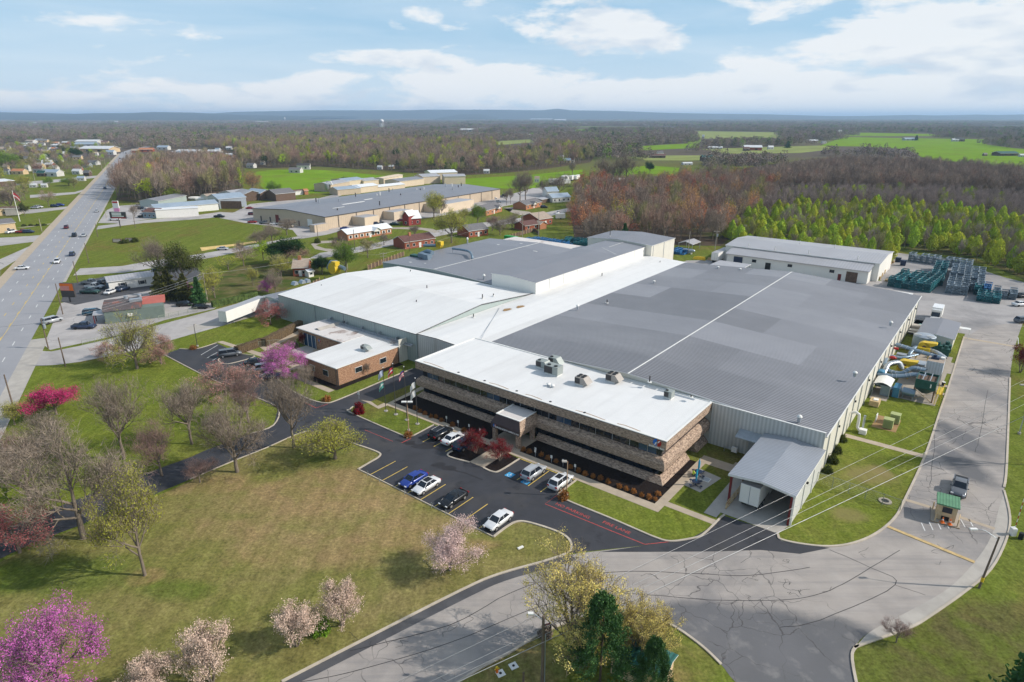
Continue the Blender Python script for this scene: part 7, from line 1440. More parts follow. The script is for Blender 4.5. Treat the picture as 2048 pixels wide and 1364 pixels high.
# ============================================================ TREES
def leafmat(name,col,var=.35,scale=6,ov=.18,hue=0.0):
 def fn(t,vec,c,b):
  if not hue:return c
  oi=N(t,'ShaderNodeObjectInfo');h=N(t,'ShaderNodeHueSaturation');t.links.new(c,h.inputs['Color'])
  t.links.new(math_node(t,'ADD',math_node(t,'MULTIPLY',math_node(t,'FRACT',math_node(t,'MULTIPLY',oi.outputs['Random'],7.3)),hue),.5-hue*.5),h.inputs['Hue']);return h.outputs[0]
 return mat(name,col,.9,var=var,scale=scale,obj_var=ov,spec=.05,fn=fn)
m_bark=mat('grey_bark',(.20,.165,.13),1,var=.25,scale=9,spec=0);m_barkd=mat('dark_bark',(.09,.07,.055),1,var=.25,scale=9,spec=0)
LM=dict(bare=leafmat('bare_twigs',(.235,.19,.15)),barepink=leafmat('pinkish_twigs',(.27,.175,.155)),bud=leafmat('yellow_buds',(.62,.51,.16)),yel=leafmat('yellow_green_leaves',(.37,.37,.06)),grn=leafmat('fresh_green_leaves',(.15,.26,.025),ov=.25),brt=leafmat('bright_green_leaves',(.33,.42,.03),ov=.28,hue=.04),
  dark=leafmat('dark_evergreen_leaves',(.028,.065,.018)),olive=leafmat('olive_leaves',(.07,.085,.018)),con=leafmat('conifer_needles',(.055,.13,.04)),conol=leafmat('brownish_conifer_needles',(.075,.08,.022)),blo=leafmat('pale_pink_blossom',(.74,.54,.50),ov=.08),blo2=leafmat('cream_pink_blossom',(.66,.49,.39),ov=.1),
  mag=leafmat('magenta_blossom',(.50,.035,.15)),red_=leafmat('violet_blossom',(.50,.13,.40),ov=.1),pnk=leafmat('dusty_pink_blossom',(.44,.22,.19)),pnk2=leafmat('rose_blossom',(.42,.13,.13)),brg=leafmat('burgundy_leaves',(.17,.012,.018)),org=leafmat('orange_buds',(.50,.235,.10),ov=.25,hue=.06),rus=leafmat('rusty_grass',(.30,.13,.04)),redb=leafmat('red_buds',(.36,.12,.075),ov=.2))
def skel(seed,levels=3,limbs=7,trunk=.22,spread=.9,up=.10,fork=0,kids=(3,4)):
 r=random.Random(seed);segs=[];tips=[]
 def br(p,d,L,rad,l):
  pts=[p]
  for k in range(3):d=(d+Vector((r.uniform(-1,1),r.uniform(-1,1),r.uniform(-.6,.8)))*.16+Vector((0,0,up))).normalized();p=p+d*L/3;pts.append(p)
  segs.append((pts,rad,rad*.5,l))
  if l==0:tips.append((pts[3],d,L));tips.append((pts[2],d,L));return
  for k in range(r.randint(*kids)):
   t=r.uniform(.3,1)*3;i=min(2,int(t));q=pts[i].lerp(pts[i+1],t-i);a=r.uniform(.35,.95)
   pr=d.orthogonal();pr.rotate(Matrix.Rotation(r.uniform(0,6.28),3,d));br(q,(d*math.cos(a)+pr*math.sin(a)).normalized(),L*r.uniform(.5,.78),rad*.52,l-1)
  if l>0:br(pts[3],d,L*.6,rad*.5,l-1)
 if fork:
  for k in range(fork):t=k*6.28/fork+r.uniform(-.3,.3);br(Vector((.02*math.cos(t),.02*math.sin(t),0)),Vector((math.cos(t)*spread*.5,math.sin(t)*spread*.5,1)).normalized(),.45,.018,levels)
 else:
  segs.append(([Vector((0,0,-.01)),Vector((.004,0,trunk*.5)),Vector((0,.004,trunk)),Vector((.01,0,trunk*1.6))],.026,.016,9))
  for k in range(limbs):
   t=k*2.4+r.uniform(-.4,.4);z=trunk*r.uniform(.8,1.7);s=spread*r.uniform(.5,1.1)
   br(Vector((0,0,z)),Vector((math.cos(t)*s,math.sin(t)*s,r.uniform(.35,1))).normalized(),r.uniform(.26,.4),.011,levels)
  br(Vector((.01,0,trunk*1.6)),Vector((0,0,1)),.32,.014,levels)
 zs=max(t[0].z for t in tips);rs=sorted(math.hypot(t[0].x,t[0].y) for t in tips)[int(len(tips)*.95)]
 S_=lambda p:Vector((p.x*.47/rs,p.y*.47/rs,p.z*.96/zs))
 return [([S_(p) for p in a],b_,c,l) for a,b_,c,l in segs],[(S_(p),d,L) for p,d,L in tips]
def tmesh(name,V,F,ms,mi=None):
 me=bpy.data.meshes.new(name);V=np.asarray(V,np.float32);n=len(F[0]);F=np.asarray(F,np.int32)
 me.vertices.add(len(V));me.vertices.foreach_set('co',V.ravel());me.loops.add(F.size);me.loops.foreach_set('vertex_index',F.ravel())
 me.polygons.add(len(F));me.polygons.foreach_set('loop_start',np.arange(0,F.size,n,dtype=np.int32));me.polygons.foreach_set('loop_total',np.full(len(F),n,np.int32))
 for m in ms:me.materials.append(m)
 if mi is not None:me.polygons.foreach_set('material_index',mi)
 me.update(calc_edges=True);return me
def trunk_mesh(segs,m,minr=0.0):
 b=MB()
 for pts,r0,r1,l in segs:
  if r0<minr:continue
  n=6 if l>2 else (4 if l==2 else 3);b.tube(pts,[r0+(r1-r0)*k/3 for k in range(4)],m,n,False)
 return b.mesh('tree_trunk')
def scatter(tips,n,size,sprd,seed,twig=False,length=.09,upb=0.3):
 r=np.random.default_rng(seed);P=np.array([t[0] for t in tips]);D=np.array([t[1] for t in tips]);k=r.integers(0,len(P),n)
 c=P[k]+r.normal(0,sprd,(n,3))*np.array([1,1,.8]);c[:,2]=np.clip(c[:,2],.04,1)
 if twig:
  d=D[k]*.7+r.normal(0,.6,(n,3));d[:,2]+=upb;d/=np.linalg.norm(d,axis=1)[:,None];q=np.cross(d,r.normal(0,1,(n,3)));q/=np.linalg.norm(q,axis=1)[:,None]
  L=length*r.uniform(.5,1.2,(n,1));V=np.stack([c-q*size,c+q*size,c+d*L],1).reshape(-1,3);return V,np.arange(n*3).reshape(-1,3)
 a=r.normal(0,1,(n,3));a/=np.linalg.norm(a,axis=1)[:,None];q=np.cross(a,r.normal(0,1,(n,3)));q/=np.linalg.norm(q,axis=1)[:,None];s=size*r.uniform(.6,1.3,(n,1))
 V=np.stack([c-a*s,c-q*s*.6,c+a*s,c+q*s*.6],1).reshape(-1,3);return V,np.arange(n*4).reshape(-1,4)
SK={'A':skel(1),'B':skel(2,limbs=6,spread=1.1,trunk=.16),'C':skel(5,limbs=8,spread=.7,trunk=.26,up=.16),'F':skel(7,fork=5,spread=.8,levels=3),'G':skel(11,limbs=7,spread=1.2,trunk=.2,up=.02),'L':skel(4,levels=1,limbs=7,kids=(2,3)),'M':skel(8,levels=1,limbs=6,spread=.7,up=.15,kids=(2,3))}
SK['V']=skel(21,fork=7,spread=1.0,levels=3,up=.22);SK['W']=skel(31,limbs=6,spread=.75,trunk=.2,up=.05)
TK={}
def proto(sk,lm,n,size,sprd,twigs=0,bark=None,tw=.0018,tl=.09,seed=0):
 key=(sk,lm,n,size,sprd,twigs,tw)
 if key not in TK:
  segs,tips=SK[sk];V,F=scatter(tips,n,size,sprd,seed+1) if n else (None,None)
  crown=tmesh('tree_crown',V,F,[LM[lm]]) if n else None
  tm=trunk_mesh(segs,bark or m_bark);tw_=None
  if twigs:V2,F2=scatter(tips,twigs,tw,.025,seed+2,True,tl);tw_=tmesh('tree_twigs',V2,F2,[LM['barepink' if lm== 'barepink' else 'bare']])
  TK[key]=(tm,crown,tw_)
 return TK[key]
KIND={'bare':('A','bare',0,0,0,4300),'bareB':('B','bare',0,0,0,4600),'bareC':('C','bare',0,0,0,4000),'bareP':('A','barepink',0,0,0,5000),'bareG':('G','bare',0,0,0,5500),'willow':('W','yel',9000,.007,.035,3000),'olivey':('B','yel',8000,.011,.045,2500),'budding':('V','bud',30000,.0062,.018,5000,None,.0012),'budtree':('A','yel',11000,.0085,.035,3500),
  'blo':('B','blo',20000,.0085,.045,900),'blo2':('F','blo2',11000,.012,.035,1500),'mag':('B','mag',15000,.011,.045,1500),'redbud':('G','red_',15000,.008,.03,2500),'pink':('G','pnk',6500,.0095,.035,4500),'rose':('G','pnk2',6500,.011,.04,2500),'burg':('F','brg',9000,.013,.045,600),'dark':('B','dark',15000,.016,.05,0),'olive':('B','olive',13000,.014,.05,900),'green':('A','grn',8000,.014,.05,900),'lime':('C','brt',8000,.014,.05,600),'yg':('A','yel',7000,.012,.045,2500),'orange':('A','org',3500,.012,.04,3000),'redt':('A','redb',3000,.012,.04,3000)}
def place_tree(x,y,h,w,kind,label,cat='tree',name=None,group=None,rz=None):
 k=KIND[kind];tm,cr,tw=proto(*k[:6],*(k[6:])) if len(k)>6 else proto(*k)
 e=thing(name or {'bare':'bare_tree','bareB':'bare_tree','bareC':'bare_tree','bareP':'bare_tree','bareG':'bare_tree','redbud':'redbud_tree','blo':'blossom_tree','blo2':'blossom_tree'}.get(kind,'leafy_tree'),label,cat,(x,y,0),trng.uniform(0,6.28) if rz is None else rz,group);e.scale=(w,w,h)
 link('trunk',tm,e)
 if cr:link('crown',cr,e)
 if tw:link('twigs' if cr else 'crown',tw,e)
 return e
trng=random.Random(77)
def tree(px,py,top,hwp,kind,label,cx=0,**k):
 x,y,_=g(px,py);d=y*math.cos(PITCH)+HC*math.sin(PITCH);return place_tree(x+cx*d/FPX,y,hgt(px,py,top),2*hwp*d/FPX,kind,label,**k)
for a in ((168,1077,838,118,'bareG','giant pale-barked bare tree at the lower left beside the drive'),(290,1151,920,66,'budtree','tall sparse tree with yellow buds standing in a ring of bare earth'),(40,1105,1000,75,'rose','dark pink flowering tree at the left edge by the drive'),
  (113,829,764,52,'mag','hot magenta crabapple near the highway'),(248,918,755,66,'bareC','large bare tree between the magenta crabapple and the drive'),(324,952,838,52,'bareP','pinkish bare tree close to the drive'),(384,888,755,58,'bareC','upright bare tree in the middle of the left lawn'),(474.6,944,785,78,'bare','broad bare tree right beside the drive'),
  (587.8,895.5,745,62,'bareC','tall straight bare tree next to the yellow arrow on the drive'),(671,917.5,832,68,'olivey','round yellow-green tree at the corner of the front lawn'),(497.6,845,742,46,'bareP','slim pale-trunked tree with pinkish twigs beside the left lot'),(452,790,722,64,'pink','spreading dusty pink tree at the edge of the left lot'),
  (567,752.6,684,56,'redbud','violet-pink redbud over the parked cars by the annex'),(610,768,728,26,'bare','small grey bare tree right of the annex redbud'),(274.5,737.6,616,60,'willow','tall pale yellow-green tree between two pink ones'),(218,716.5,682,30,'pink','small pinkish tree left of the tall yellow-green tree'),(322.6,727,665,38,'pink','pink flowering tree right of the tall yellow-green tree'),
  (541.7,649,597,30,'rose','rose-pink tree in front of the dock beside the trailer'),(951,906,858,29,'burg','larger red-leaved tree left of the office entrance'),(1000,921.5,880,27,'burg','smaller red-leaved tree right of the office entrance walk'),(900,1141,1046,60,'blo','pale pink blossoming tree beside the parking row'),
  (594,1292,1206,48,'blo2','second of four cream blossom bushes counted from the right, along the service road'),(686,1250,1158,44,'blo2','cream blossom bush nearest the curb at the right end of the row of four'),(424,1365,1250,60,'blo2','largest cream blossom bush in the row of four'),(311,1400,1313,50,'blo2','cream blossom bush cut by the bottom edge'),
  (120,1385,1210,112,'redbud','big violet redbud filling the bottom left corner'),(1165,1330,1116,112,'budding','wide multi-stemmed tree with pale yellow buds in front of the service road'),(1285,1335,1180,72,'budding','lower right part-leaning budding tree beside the green-roofed hut'),
  (95,900,826,62,'bare','grey bare tree in the tangle below the magenta crabapple'),(30,960,860,60,'bareP','brownish bare tree at the left edge above the drive'),(60,1000,850,90,'bareB','low wide bare tree behind the giant pale one'),(400,965,915,36,'bareP','small bare pinkish tree at the drive between two larger ones'),(30,850,800,30,'yg','small pale budding tree near the highway pavement'),
  (370,572,478,44,'olive','big rounded olive-green tree beside the mobile office'),(322,548,468,44,'bareB','bare tree behind the big olive-green one'),(575,527,470,40,'dark','dark round magnolia on the lawn'),(563,556,512,22,'yg','yellow-green bush tree in front of the magnolia'),(430,596,530,26,'yg','pale green tree left of the hedge pole'),(692,548,481,27,'green','bright green tree behind the concrete pole'),(645,549,508,22,'dark','dark rounded evergreen left of the bright green tree'),
  (664,545,520,14,'green','small green tree between evergreen and bright green tree'),(378,600,556,12,'redbud','little violet bush among the conifers'),(537,585,552,19,'redbud','violet redbud behind the hedge'),(506,572,530,12,'yg','thin yellow-green tree left of the hedge redbud'),(552,588,535,22,'bare','bare tree right of the hedge redbud'),(903,486,414,34,'yg','big yellow-green tree behind the back grey roof'),(868,438,379,26,'yg','rounded olive-yellow tree at the beige factory wall'),(884,436,392,14,'bareC','slim bare tree beside the olive-yellow one'),(955,452,406,18,'green','light green tree left of the dark-roofed brick house'),
  (521,497,452,26,'bareB','left one of three bare trees by the beige lot lane'),(545,488,440,24,'bareB','middle one of three bare trees by the beige lot lane'),(574,470,436,26,'bareC','right one of three bare trees by the beige lot lane'),(482,508,479,13,'bare','small bare tree beside the straw verge'),(768,490,464,16,'bareB','small bare tree in front of the white-roofed brick house'),(830,476,448,15,'bareC','small bare tree left of the brown-roofed house'),(733,498,477,12,'bareP','little bare shrub tree below the white-roofed house'),
  (1040,404.5,346,25,'bareC','first tall bare tree by the end lot of the beige factory'),(1051,403,338,24,'bareC','second tall bare tree just right of the first at the end lot'),(1088,391,350,20,'bareB','bare tree behind the white barn'),(1117,389,343,26,'bareB','broad bare tree right of the white barn'),(1013,410,378,9,'bareC','thin bare tree left at the end lot'),(1021,408,374,9,'bareC','thin bare tree at the end lot pavement'),(930,442,415,14,'brt' if False else 'yg','small yellow-green tree near the dark-roofed house'),(1000,470,430,24,'bareB','bare tree by the fence of the rack yard'),(1024,458,424,22,'bareB','bare tree in front of the brown-roofed wing'),(985,462,428,20,'bareP','bare tree behind the grey-roofed brick house'),
  (548,388,348,24,'orange','orange-brown bushy tree at the left of the bright field') if False else (506,388,340,22,'orange','orange-brown budding tree at the left end of the bright field'),(548,390,360,16,'green','green tree beside the orange-brown one at the bright field'),(688,366,352,9,'green','small round green tree on the bright field behind the cream sheds'),
  (155,316,294,11,'dark','right one of two dark evergreens in the town'),(128,307,290,11,'dark','left one of two dark evergreens in the town'),(138,372,354,18,'green','rounded dark green hedge tree across the highway') ,(100,374,352,9,'green','small green tree left of the rounded hedge'),(50,384,348,18,'yg','yellow-topped tree in the gardens across the highway'),(25,424,366,30,'bareB','spreading bare tree behind the white flagpole'),(15,340,300,22,'green','large green tree at the left edge of the town'),(30,335,308,20,'olive','olive tree beside the large green one in the town'),(50,432,402,10,'olive','dark bush tree beside the pale stone wing'),
  (800,716,672,19,'bareB','small bare ornamental tree against the annex end wall'),(1792,1285,1243,30,'bareP','pinkish bare bush beside the outer pavement at the bottom right'),(2040,745,684,24,'burg','red-leaved tree at the right edge beside the road'),(2062,930,700,34,'bareB','bare tree overhanging the right edge'),(660,735,705,10,'bareP','tiny bare shrub tree in front of the annex windows'),(735,752,725,8,'bareC','tiny bare sapling in the annex bed'),(607,690,664,11,'burg','small dark red tree by the glass entrance of the annex'),
  (270,436,404,12,'bareB','bare tree in front of the store roofs'),(345,402,374,16,'lime','lime-green tree at the foot of the left wood'),(335,396,348,14,'redt','dark red budding tree in the left wood'),(1145,350,318,12,'bare','bare tree above the far trailers'),(1300,345,322,10,'dark','dark evergreen at the meadow behind the brown wood'),(1180,372,352,11,'lime','small green tree in front of the brown wood'),
  (1210,374,312,26,'bareC','tall dark bare tree at the corner of the brown wood'),(1252,372,306,26,'bareC','pale upright bare tree right of the tall dark one'),(1232,372,318,20,'bareB','lower bare tree between the two tall ones at the wood corner')):
 tree(*a[:6])
# conifers: whorls of drooping needle sprays on a straight stem
def conifer_mesh(seed,n,size,ex=.85,lm='con'):
 r=np.random.default_rng(seed);z=r.uniform(.06,1,n)**.9;rad=(1-z)**ex*(.8+.3*np.sin(r.integers(0,5,n)+z*13))*(.36+.14*np.sin(z*31+seed))*r.uniform(.35,1.25,n);a=np.round(r.uniform(0,6.28,n)*1.6)/1.6+r.normal(0,.22,n)
 c=np.stack([np.cos(a)*rad,np.sin(a)*rad,z-rad*.12],1);d=np.stack([np.cos(a),np.sin(a),r.uniform(-.5,.35,n)],1)+r.normal(0,.3,(n,3));q=np.cross(d,r.normal(0,1,(n,3)));q/=np.linalg.norm(q,axis=1)[:,None];d/=np.linalg.norm(d,axis=1)[:,None];s=size*r.uniform(.6,1.3,(n,1))
 V=np.stack([c-q*s*.3,c-q*s*.25+d*s,c+q*s*.25+d*s,c+q*s*.3],1).reshape(-1,3);return tmesh('conifer_crown',V,np.arange(n*4).reshape(-1,4),[LM[lm]])
def pine_mesh(seed,nb=190,k=85):
 r=np.random.default_rng(seed);zb=r.uniform(.1,.97,nb)**.85;ab=r.uniform(0,6.28,nb);rb=(1-zb)**.75*.52*r.uniform(.6,1.15,nb)+.03;i=np.repeat(np.arange(nb),k);n=nb*k;t=r.uniform(.35,1.05,n)**.6
 c=np.stack([np.cos(ab[i])*rb[i]*t,np.sin(ab[i])*rb[i]*t,zb[i]+t*rb[i]*.28],1)+r.normal(0,.018,(n,3));d=np.stack([np.cos(ab[i]),np.sin(ab[i]),np.full(n,.5)],1)+r.normal(0,.7,(n,3));d/=np.linalg.norm(d,axis=1)[:,None];q=np.cross(d,r.normal(0,1,(n,3)));q/=np.linalg.norm(q,axis=1)[:,None];s=.03*r.uniform(.6,1.2,(n,1))
 V=np.stack([c-q*.003,c-q*.005+d*s,c+q*.005+d*s,c+q*.003],1).reshape(-1,3);return tmesh('pine_crown',V,np.arange(n*4).reshape(-1,4),[LM['pine']])
LM['pine']=leafmat('pine_needles',(.075,.15,.05))
CT=MB();CT.tube([(0,0,0),(0,0,.5),(0,0,.98)],[.022,.014,.003],m_barkd,6);CT=CT.mesh('conifer_trunk')
CM={('con',1):conifer_mesh(1,9000,.045),('conol',2):conifer_mesh(2,8000,.05,lm='conol'),('con',3):conifer_mesh(3,5000,.06),('con',5):pine_mesh(5)}
def conifer(px,py,top,hwp,label,key=('con',1)):
 x,y,_=g(px,py);d=y*math.cos(PITCH)+HC*math.sin(PITCH);e=thing('conifer',label,'conifer',(x,y,0),trng.uniform(0,6));w=2*hwp*d/FPX;e.scale=(w,w,hgt(px,py,top));link('trunk',CT,e);link('crown',CM[key],e)
for a in ((1198,1395,1192,74,'big green pine in the foreground in front of the budding tree',('con',5)),(1300,1430,1278,52,'lower light green pine beside the green-roofed hut',('con',5)),(2052,1420,1268,60,'dark pine cut by the bottom right corner',('con',3)),(340,600,540,32,'brownish-green conifer beside the mobile office lot',('conol',2)),(372,602,548,26,'second brownish-green conifer overlapping the first',('conol',2)),(399,608,555,19,'slender green conifer at the trailer lane',('con',3)),
  (320,590,545,20,'left brownish conifer behind the black SUV',('conol',2)),(1248,497,447,15,'dark cedar in front of the brown wood',('con',3)),(1118,300,285,9,'left dark spruce of the clump in the far houses',('con',3)),(1135,299,283,9,'middle dark spruce of the clump in the far houses',('con',3)),(1128,302,287,8,'front dark spruce of the clump in the far houses',('con',3)),(1552,290,281,5,'dark spruce near the small white house',('con',3)),(1832,281,270,5,'tall dark spruce beside the grey barn on the far field',('con',3)),(1575,296,282,8,'dark evergreen left of the pale barn',('con',3))):
 conifer(*a)
# shrubs
def shrub_mesh(lm,n=1400,s=.09,seed=4):
 r=np.random.default_rng(seed);v=r.normal(0,1,(n,3));v/=np.linalg.norm(v,axis=1)[:,None];v[:,2]=np.abs(v[:,2]);v*=r.uniform(.55,1.05,(n,1))*(1+.2*np.sin(v[:,:1]*7+v[:,1:2]*5));v[:,:2]*=.5
 a=r.normal(0,1,(n,3));a/=np.linalg.norm(a,axis=1)[:,None];q=np.cross(a,r.normal(0,1,(n,3)));q/=np.linalg.norm(q,axis=1)[:,None]
 V=np.stack([v-a*s,v-q*s*.5,v+a*s,v+q*s*.5],1).reshape(-1,3);return tmesh('shrub_foliage',V,np.arange(n*4).reshape(-1,4),[LM[lm]])
SM={k:shrub_mesh(k,1500 if k != 'rus' else 700) for k in ('brg','rus','olive','grn','bare')}
def shrub(p,w,h,lm,label,group=None,name='shrub'):
 e=link(name,SM[lm],None,(p[0],p[1],0),(0,0,trng.uniform(0,6)),(w,w,h));tagp(e,label,'shrub',group);return e
for px,py,w,h,lm,lab in ((718,826,2.0,1.9,'brg','dark red rounded shrub at the tip of the flagpole lawn'),(817,873,1.5,1.0,'rus','orange-brown grass clump at the foot of the brown lamp post'),(1127,998,1.6,1.5,'rus','orange-brown grass clump at the foot of the tan lamp post'),(654,801,1.8,1.0,'rus','yellow-brown shrub at the corner of the annex lawn'),(387,698,1.8,.9,'rus','orange-brown clump by the left lot lamp post'),
       (1672,905,1.6,1.2,'olive','nearest olive shrub along the hall wall right of the shelter'),(1664,925,1.7,1.3,'olive','second olive shrub along the hall wall right of the shelter'),(1683,882,1.5,1.1,'olive','farthest olive shrub along the hall wall right of the shelter'),(1655,945,1.4,1.1,'olive','olive shrub closest to the shelter side wall'),(590,694,1.5,1.5,'bare','dark bare shrub beside the annex court'),
       (640,1262,2.0,1.6,'grn','small green bush between two blossom bushes'),(250,486,4,1.6,'olive','shrub clump around the brick sign block on the meadow'),(270,484,3,1.8,'olive','dark shrub right of the brick sign block'),(635,486,2.4,2,'olive','small dark shrub at the driveway loop'),(1090,1262+10,1.4,1.1,'bare','bare bush at the foot of the tall foreground pole')):shrub(g(px,py),w,h,lm,lab)
for k,(px,py) in enumerate(((840,824),(850,829),(862,835),(872,836),(883,842),(905,852),(928,862),(1059,905),(1083,912),(1096,918),(1112,924),(1141,936),(1157,944),(1170,950),(1186,955),(1201,959),(1216,966),(1238,975),(1252,980),(1267,985),(1283,993),(1298,997),(1310,1000),(1316,989),(830,818),(1047,901))):
 shrub(g(px,py),trng.uniform(.7,1.0),trng.uniform(.5,.75),'rus','orange-brown grass tuft planted in the black mulch before the office','grass tufts in the office mulch','grass_tuft')
for k,px in enumerate((48,62,75,88)):shrub(g(px,451+(3-k)*.4),2.2,.9,'olive','low dark bush in the row of four across the highway','four low bushes across the highway')
# clipped hedge
def hedge(label,l,w,h,m):
 b=MB();pts=catmull(G2(l),5);r=random.Random(2);a,c=pts[0],pts[-1]
 n=60;d=math.hypot(c[0]-a[0],c[1]-a[1]);e=thing('hedge',label,'hedge',(a[0],a[1],0),math.atan2(c[1]-a[1],c[0]-a[0]))
 vs=[]
 for i in range(n+1):
  for y,z in ((-w/2,0),(-w/2,h*.5),(-w/2,h),(0,h*1.03),(w/2,h),(w/2,h*.5),(w/2,0)):vs.append((d*i/n,y+r.uniform(-.08,.08),max(0,z+r.uniform(-.07,.07)*(z>0))))
 b.add(vs,[(i*7+k,i*7+k+1,i*7+k+8,i*7+k+7) for i in range(n) for k in range(6)],m);b.add(vs[:7],[tuple(range(7))[::-1]],m);b.add(vs[-7:],[tuple(range(7))],m);b.build('foliage',e)
m_hedge=mat('brown_hedge',(.125,.09,.055),1,var=.45,scale=2.5,bump=.8,spec=0);m_hedgeg=mat('green_hedge',(.07,.10,.03),1,var=.6,scale=1.2,bump=.8,spec=0)
hedge('right part of the clipped brown hedge, reaching the metal canopy',[(528,693),(602,655)],1.6,1.9,m_hedge);hedge('left part of the clipped brown hedge, ending at the left lot',[(474,708),(524,690)],1.6,1.7,m_hedge)
hedge('straggly green hedge on a fence behind the long trailer',[(425,615),(515,595)],1.2,1.8,m_hedgeg)
# hut with green roof behind the pines
x,y,_=g(1238,1318);e=thing('garden_hut','small sand-coloured hut with dark green metal roof half hidden by the pines','hut',(x,y,0),R(-33));part('wall',e,lambda b:gable_wall(b,0,5.2,-2,1.0,2.4,3.0,m_sandwall,'x'));part('roof',e,lambda b:gable_roof(b,0,5.2,-2,1.0,2.5,3.15,m_tgreenroof,'x',.3,.1));part('window',e,lambda b:b.box(2,3,-2.06,-2.0,1,1.9,m_glass))

# ------------------------------------------------------------ woods
def pts_in(pxpoly,step,jit=.35,seed=1,world=None):
 P=world or G2(pxpoly);r=random.Random(seed);x0,x1=min(p[0] for p in P),max(p[0] for p in P);y0,y1=min(p[1] for p in P),max(p[1] for p in P);out=[];y=y0
 while y<y1:
  x=x0
  while x<x1:
   q=(x+r.uniform(-jit,jit)*step,y+r.uniform(-jit,jit)*step)
   if inside(q,P):out.append(q)
   x+=step
  y+=step
 return out
def low(sk,lm,n,size,sprd,seed,twig=True,tl=.16,leafn=0,leafs=.03,tmin=0.004,bark=None):
 segs,tips=SK[sk];tm=trunk_mesh(segs,bark or m_bark,tmin)
 if twig:V,F=scatter(tips,n,size,sprd,seed,True,tl,.25)
 else:V,F=scatter(tips,n,size,sprd,seed)
 return tm,tmesh('wood_crown',V,F,[LM[lm]])
LM['wood1']=leafmat('wood_twigs_grey',(.27,.21,.165),ov=.25);LM['wood2']=leafmat('wood_twigs_brown',(.32,.21,.16),ov=.25);LM['wood3']=leafmat('wood_twigs_olive',(.27,.25,.11),ov=.2);LM['pale']=leafmat('pale_saplings',(.30,.24,.21),ov=.12)
LOW={'w1':low('L','wood1',900,.006,.06,1),'w1b':low('M','wood1',850,.006,.06,2),'w2':low('L','wood2',900,.006,.06,3),'w3':low('M','wood3',900,.007,.06,4),'or':low('L','org',900,.02,.07,5,False),'rd':low('M','redb',900,.018,.07,6,False),'gr':low('M','brt',1300,.026,.075,7,False,bark=m_barkd),'gy':low('L','brt',1200,.024,.07,8,False),'ol':low('L','yel',800,.02,.07,9,False),'pl':low('M','pale',700,.005,.07,10,tl=.2),'dk':low('L','dark',1000,.028,.075,12,False,bark=m_barkd)}
def plume(seed,n,lm,pw):
 r=np.random.default_rng(seed);z=r.uniform(.0,1,n);t=r.uniform(0,6.28,n);rad=.5*np.sin(np.pi*np.clip(z,.0,1)**pw)**.65*(1+.22*np.sin(t*3+seed)*np.sin(z*9))*r.uniform(.72,1.06,n)
 c=np.stack([np.cos(t)*rad,np.sin(t)*rad,.12+.88*z+r.normal(0,.015,n)],1);o=np.stack([np.cos(t),np.sin(t),.5+0*t],1)+r.normal(0,.45,(n,3));a=np.cross(o,r.normal(0,1,(n,3)));a/=np.linalg.norm(a,axis=1)[:,None];q=np.cross(o,a);q/=np.linalg.norm(q,axis=1)[:,None];s=.035*r.uniform(.6,1.4,(n,1))
 V=np.stack([c-a*s,c-q*s,c+a*s,c+q*s],1).reshape(-1,3);return tmesh('plume_crown',V,np.arange(n*4).reshape(-1,4),[LM[lm]])
LM['plu']=leafmat('yellow_green_plume',(.36,.43,.04),ov=.25,hue=.05);LOW['pg']=(LOW['gr'][0],plume(3,1500,'plu',.78));LOW['py']=(LOW['gy'][0],plume(8,1500,'plu',.9))
def wood_tree(x,y,h,w,k,label,group,name='woodland_tree'):
 e=thing(name,label,'tree',(x,y,0),trng.uniform(0,6.28),group);e.scale=(w,w,h);link('trunk',LOW[k][0],e);link('crown',LOW[k][1],e)
PROTO={}
def proto_obj(k):# one joined mesh per kind for the uncountable rest
 if k not in PROTO:
  a,c=LOW[k];b=MB()
  for me in (a,c):
   off=len(b.v);b.v+=[tuple(v.co) for v in me.vertices];mi=b.mi(me.materials[0])
   for p in me.polygons:b.f.append(tuple(off+i for i in p.vertices));b.m.append(mi);b.sm.append(False)
  PROTO[k]=bpy.data.objects.new('wood_source_'+k,b.mesh('wood_source'))
 return PROTO[k]
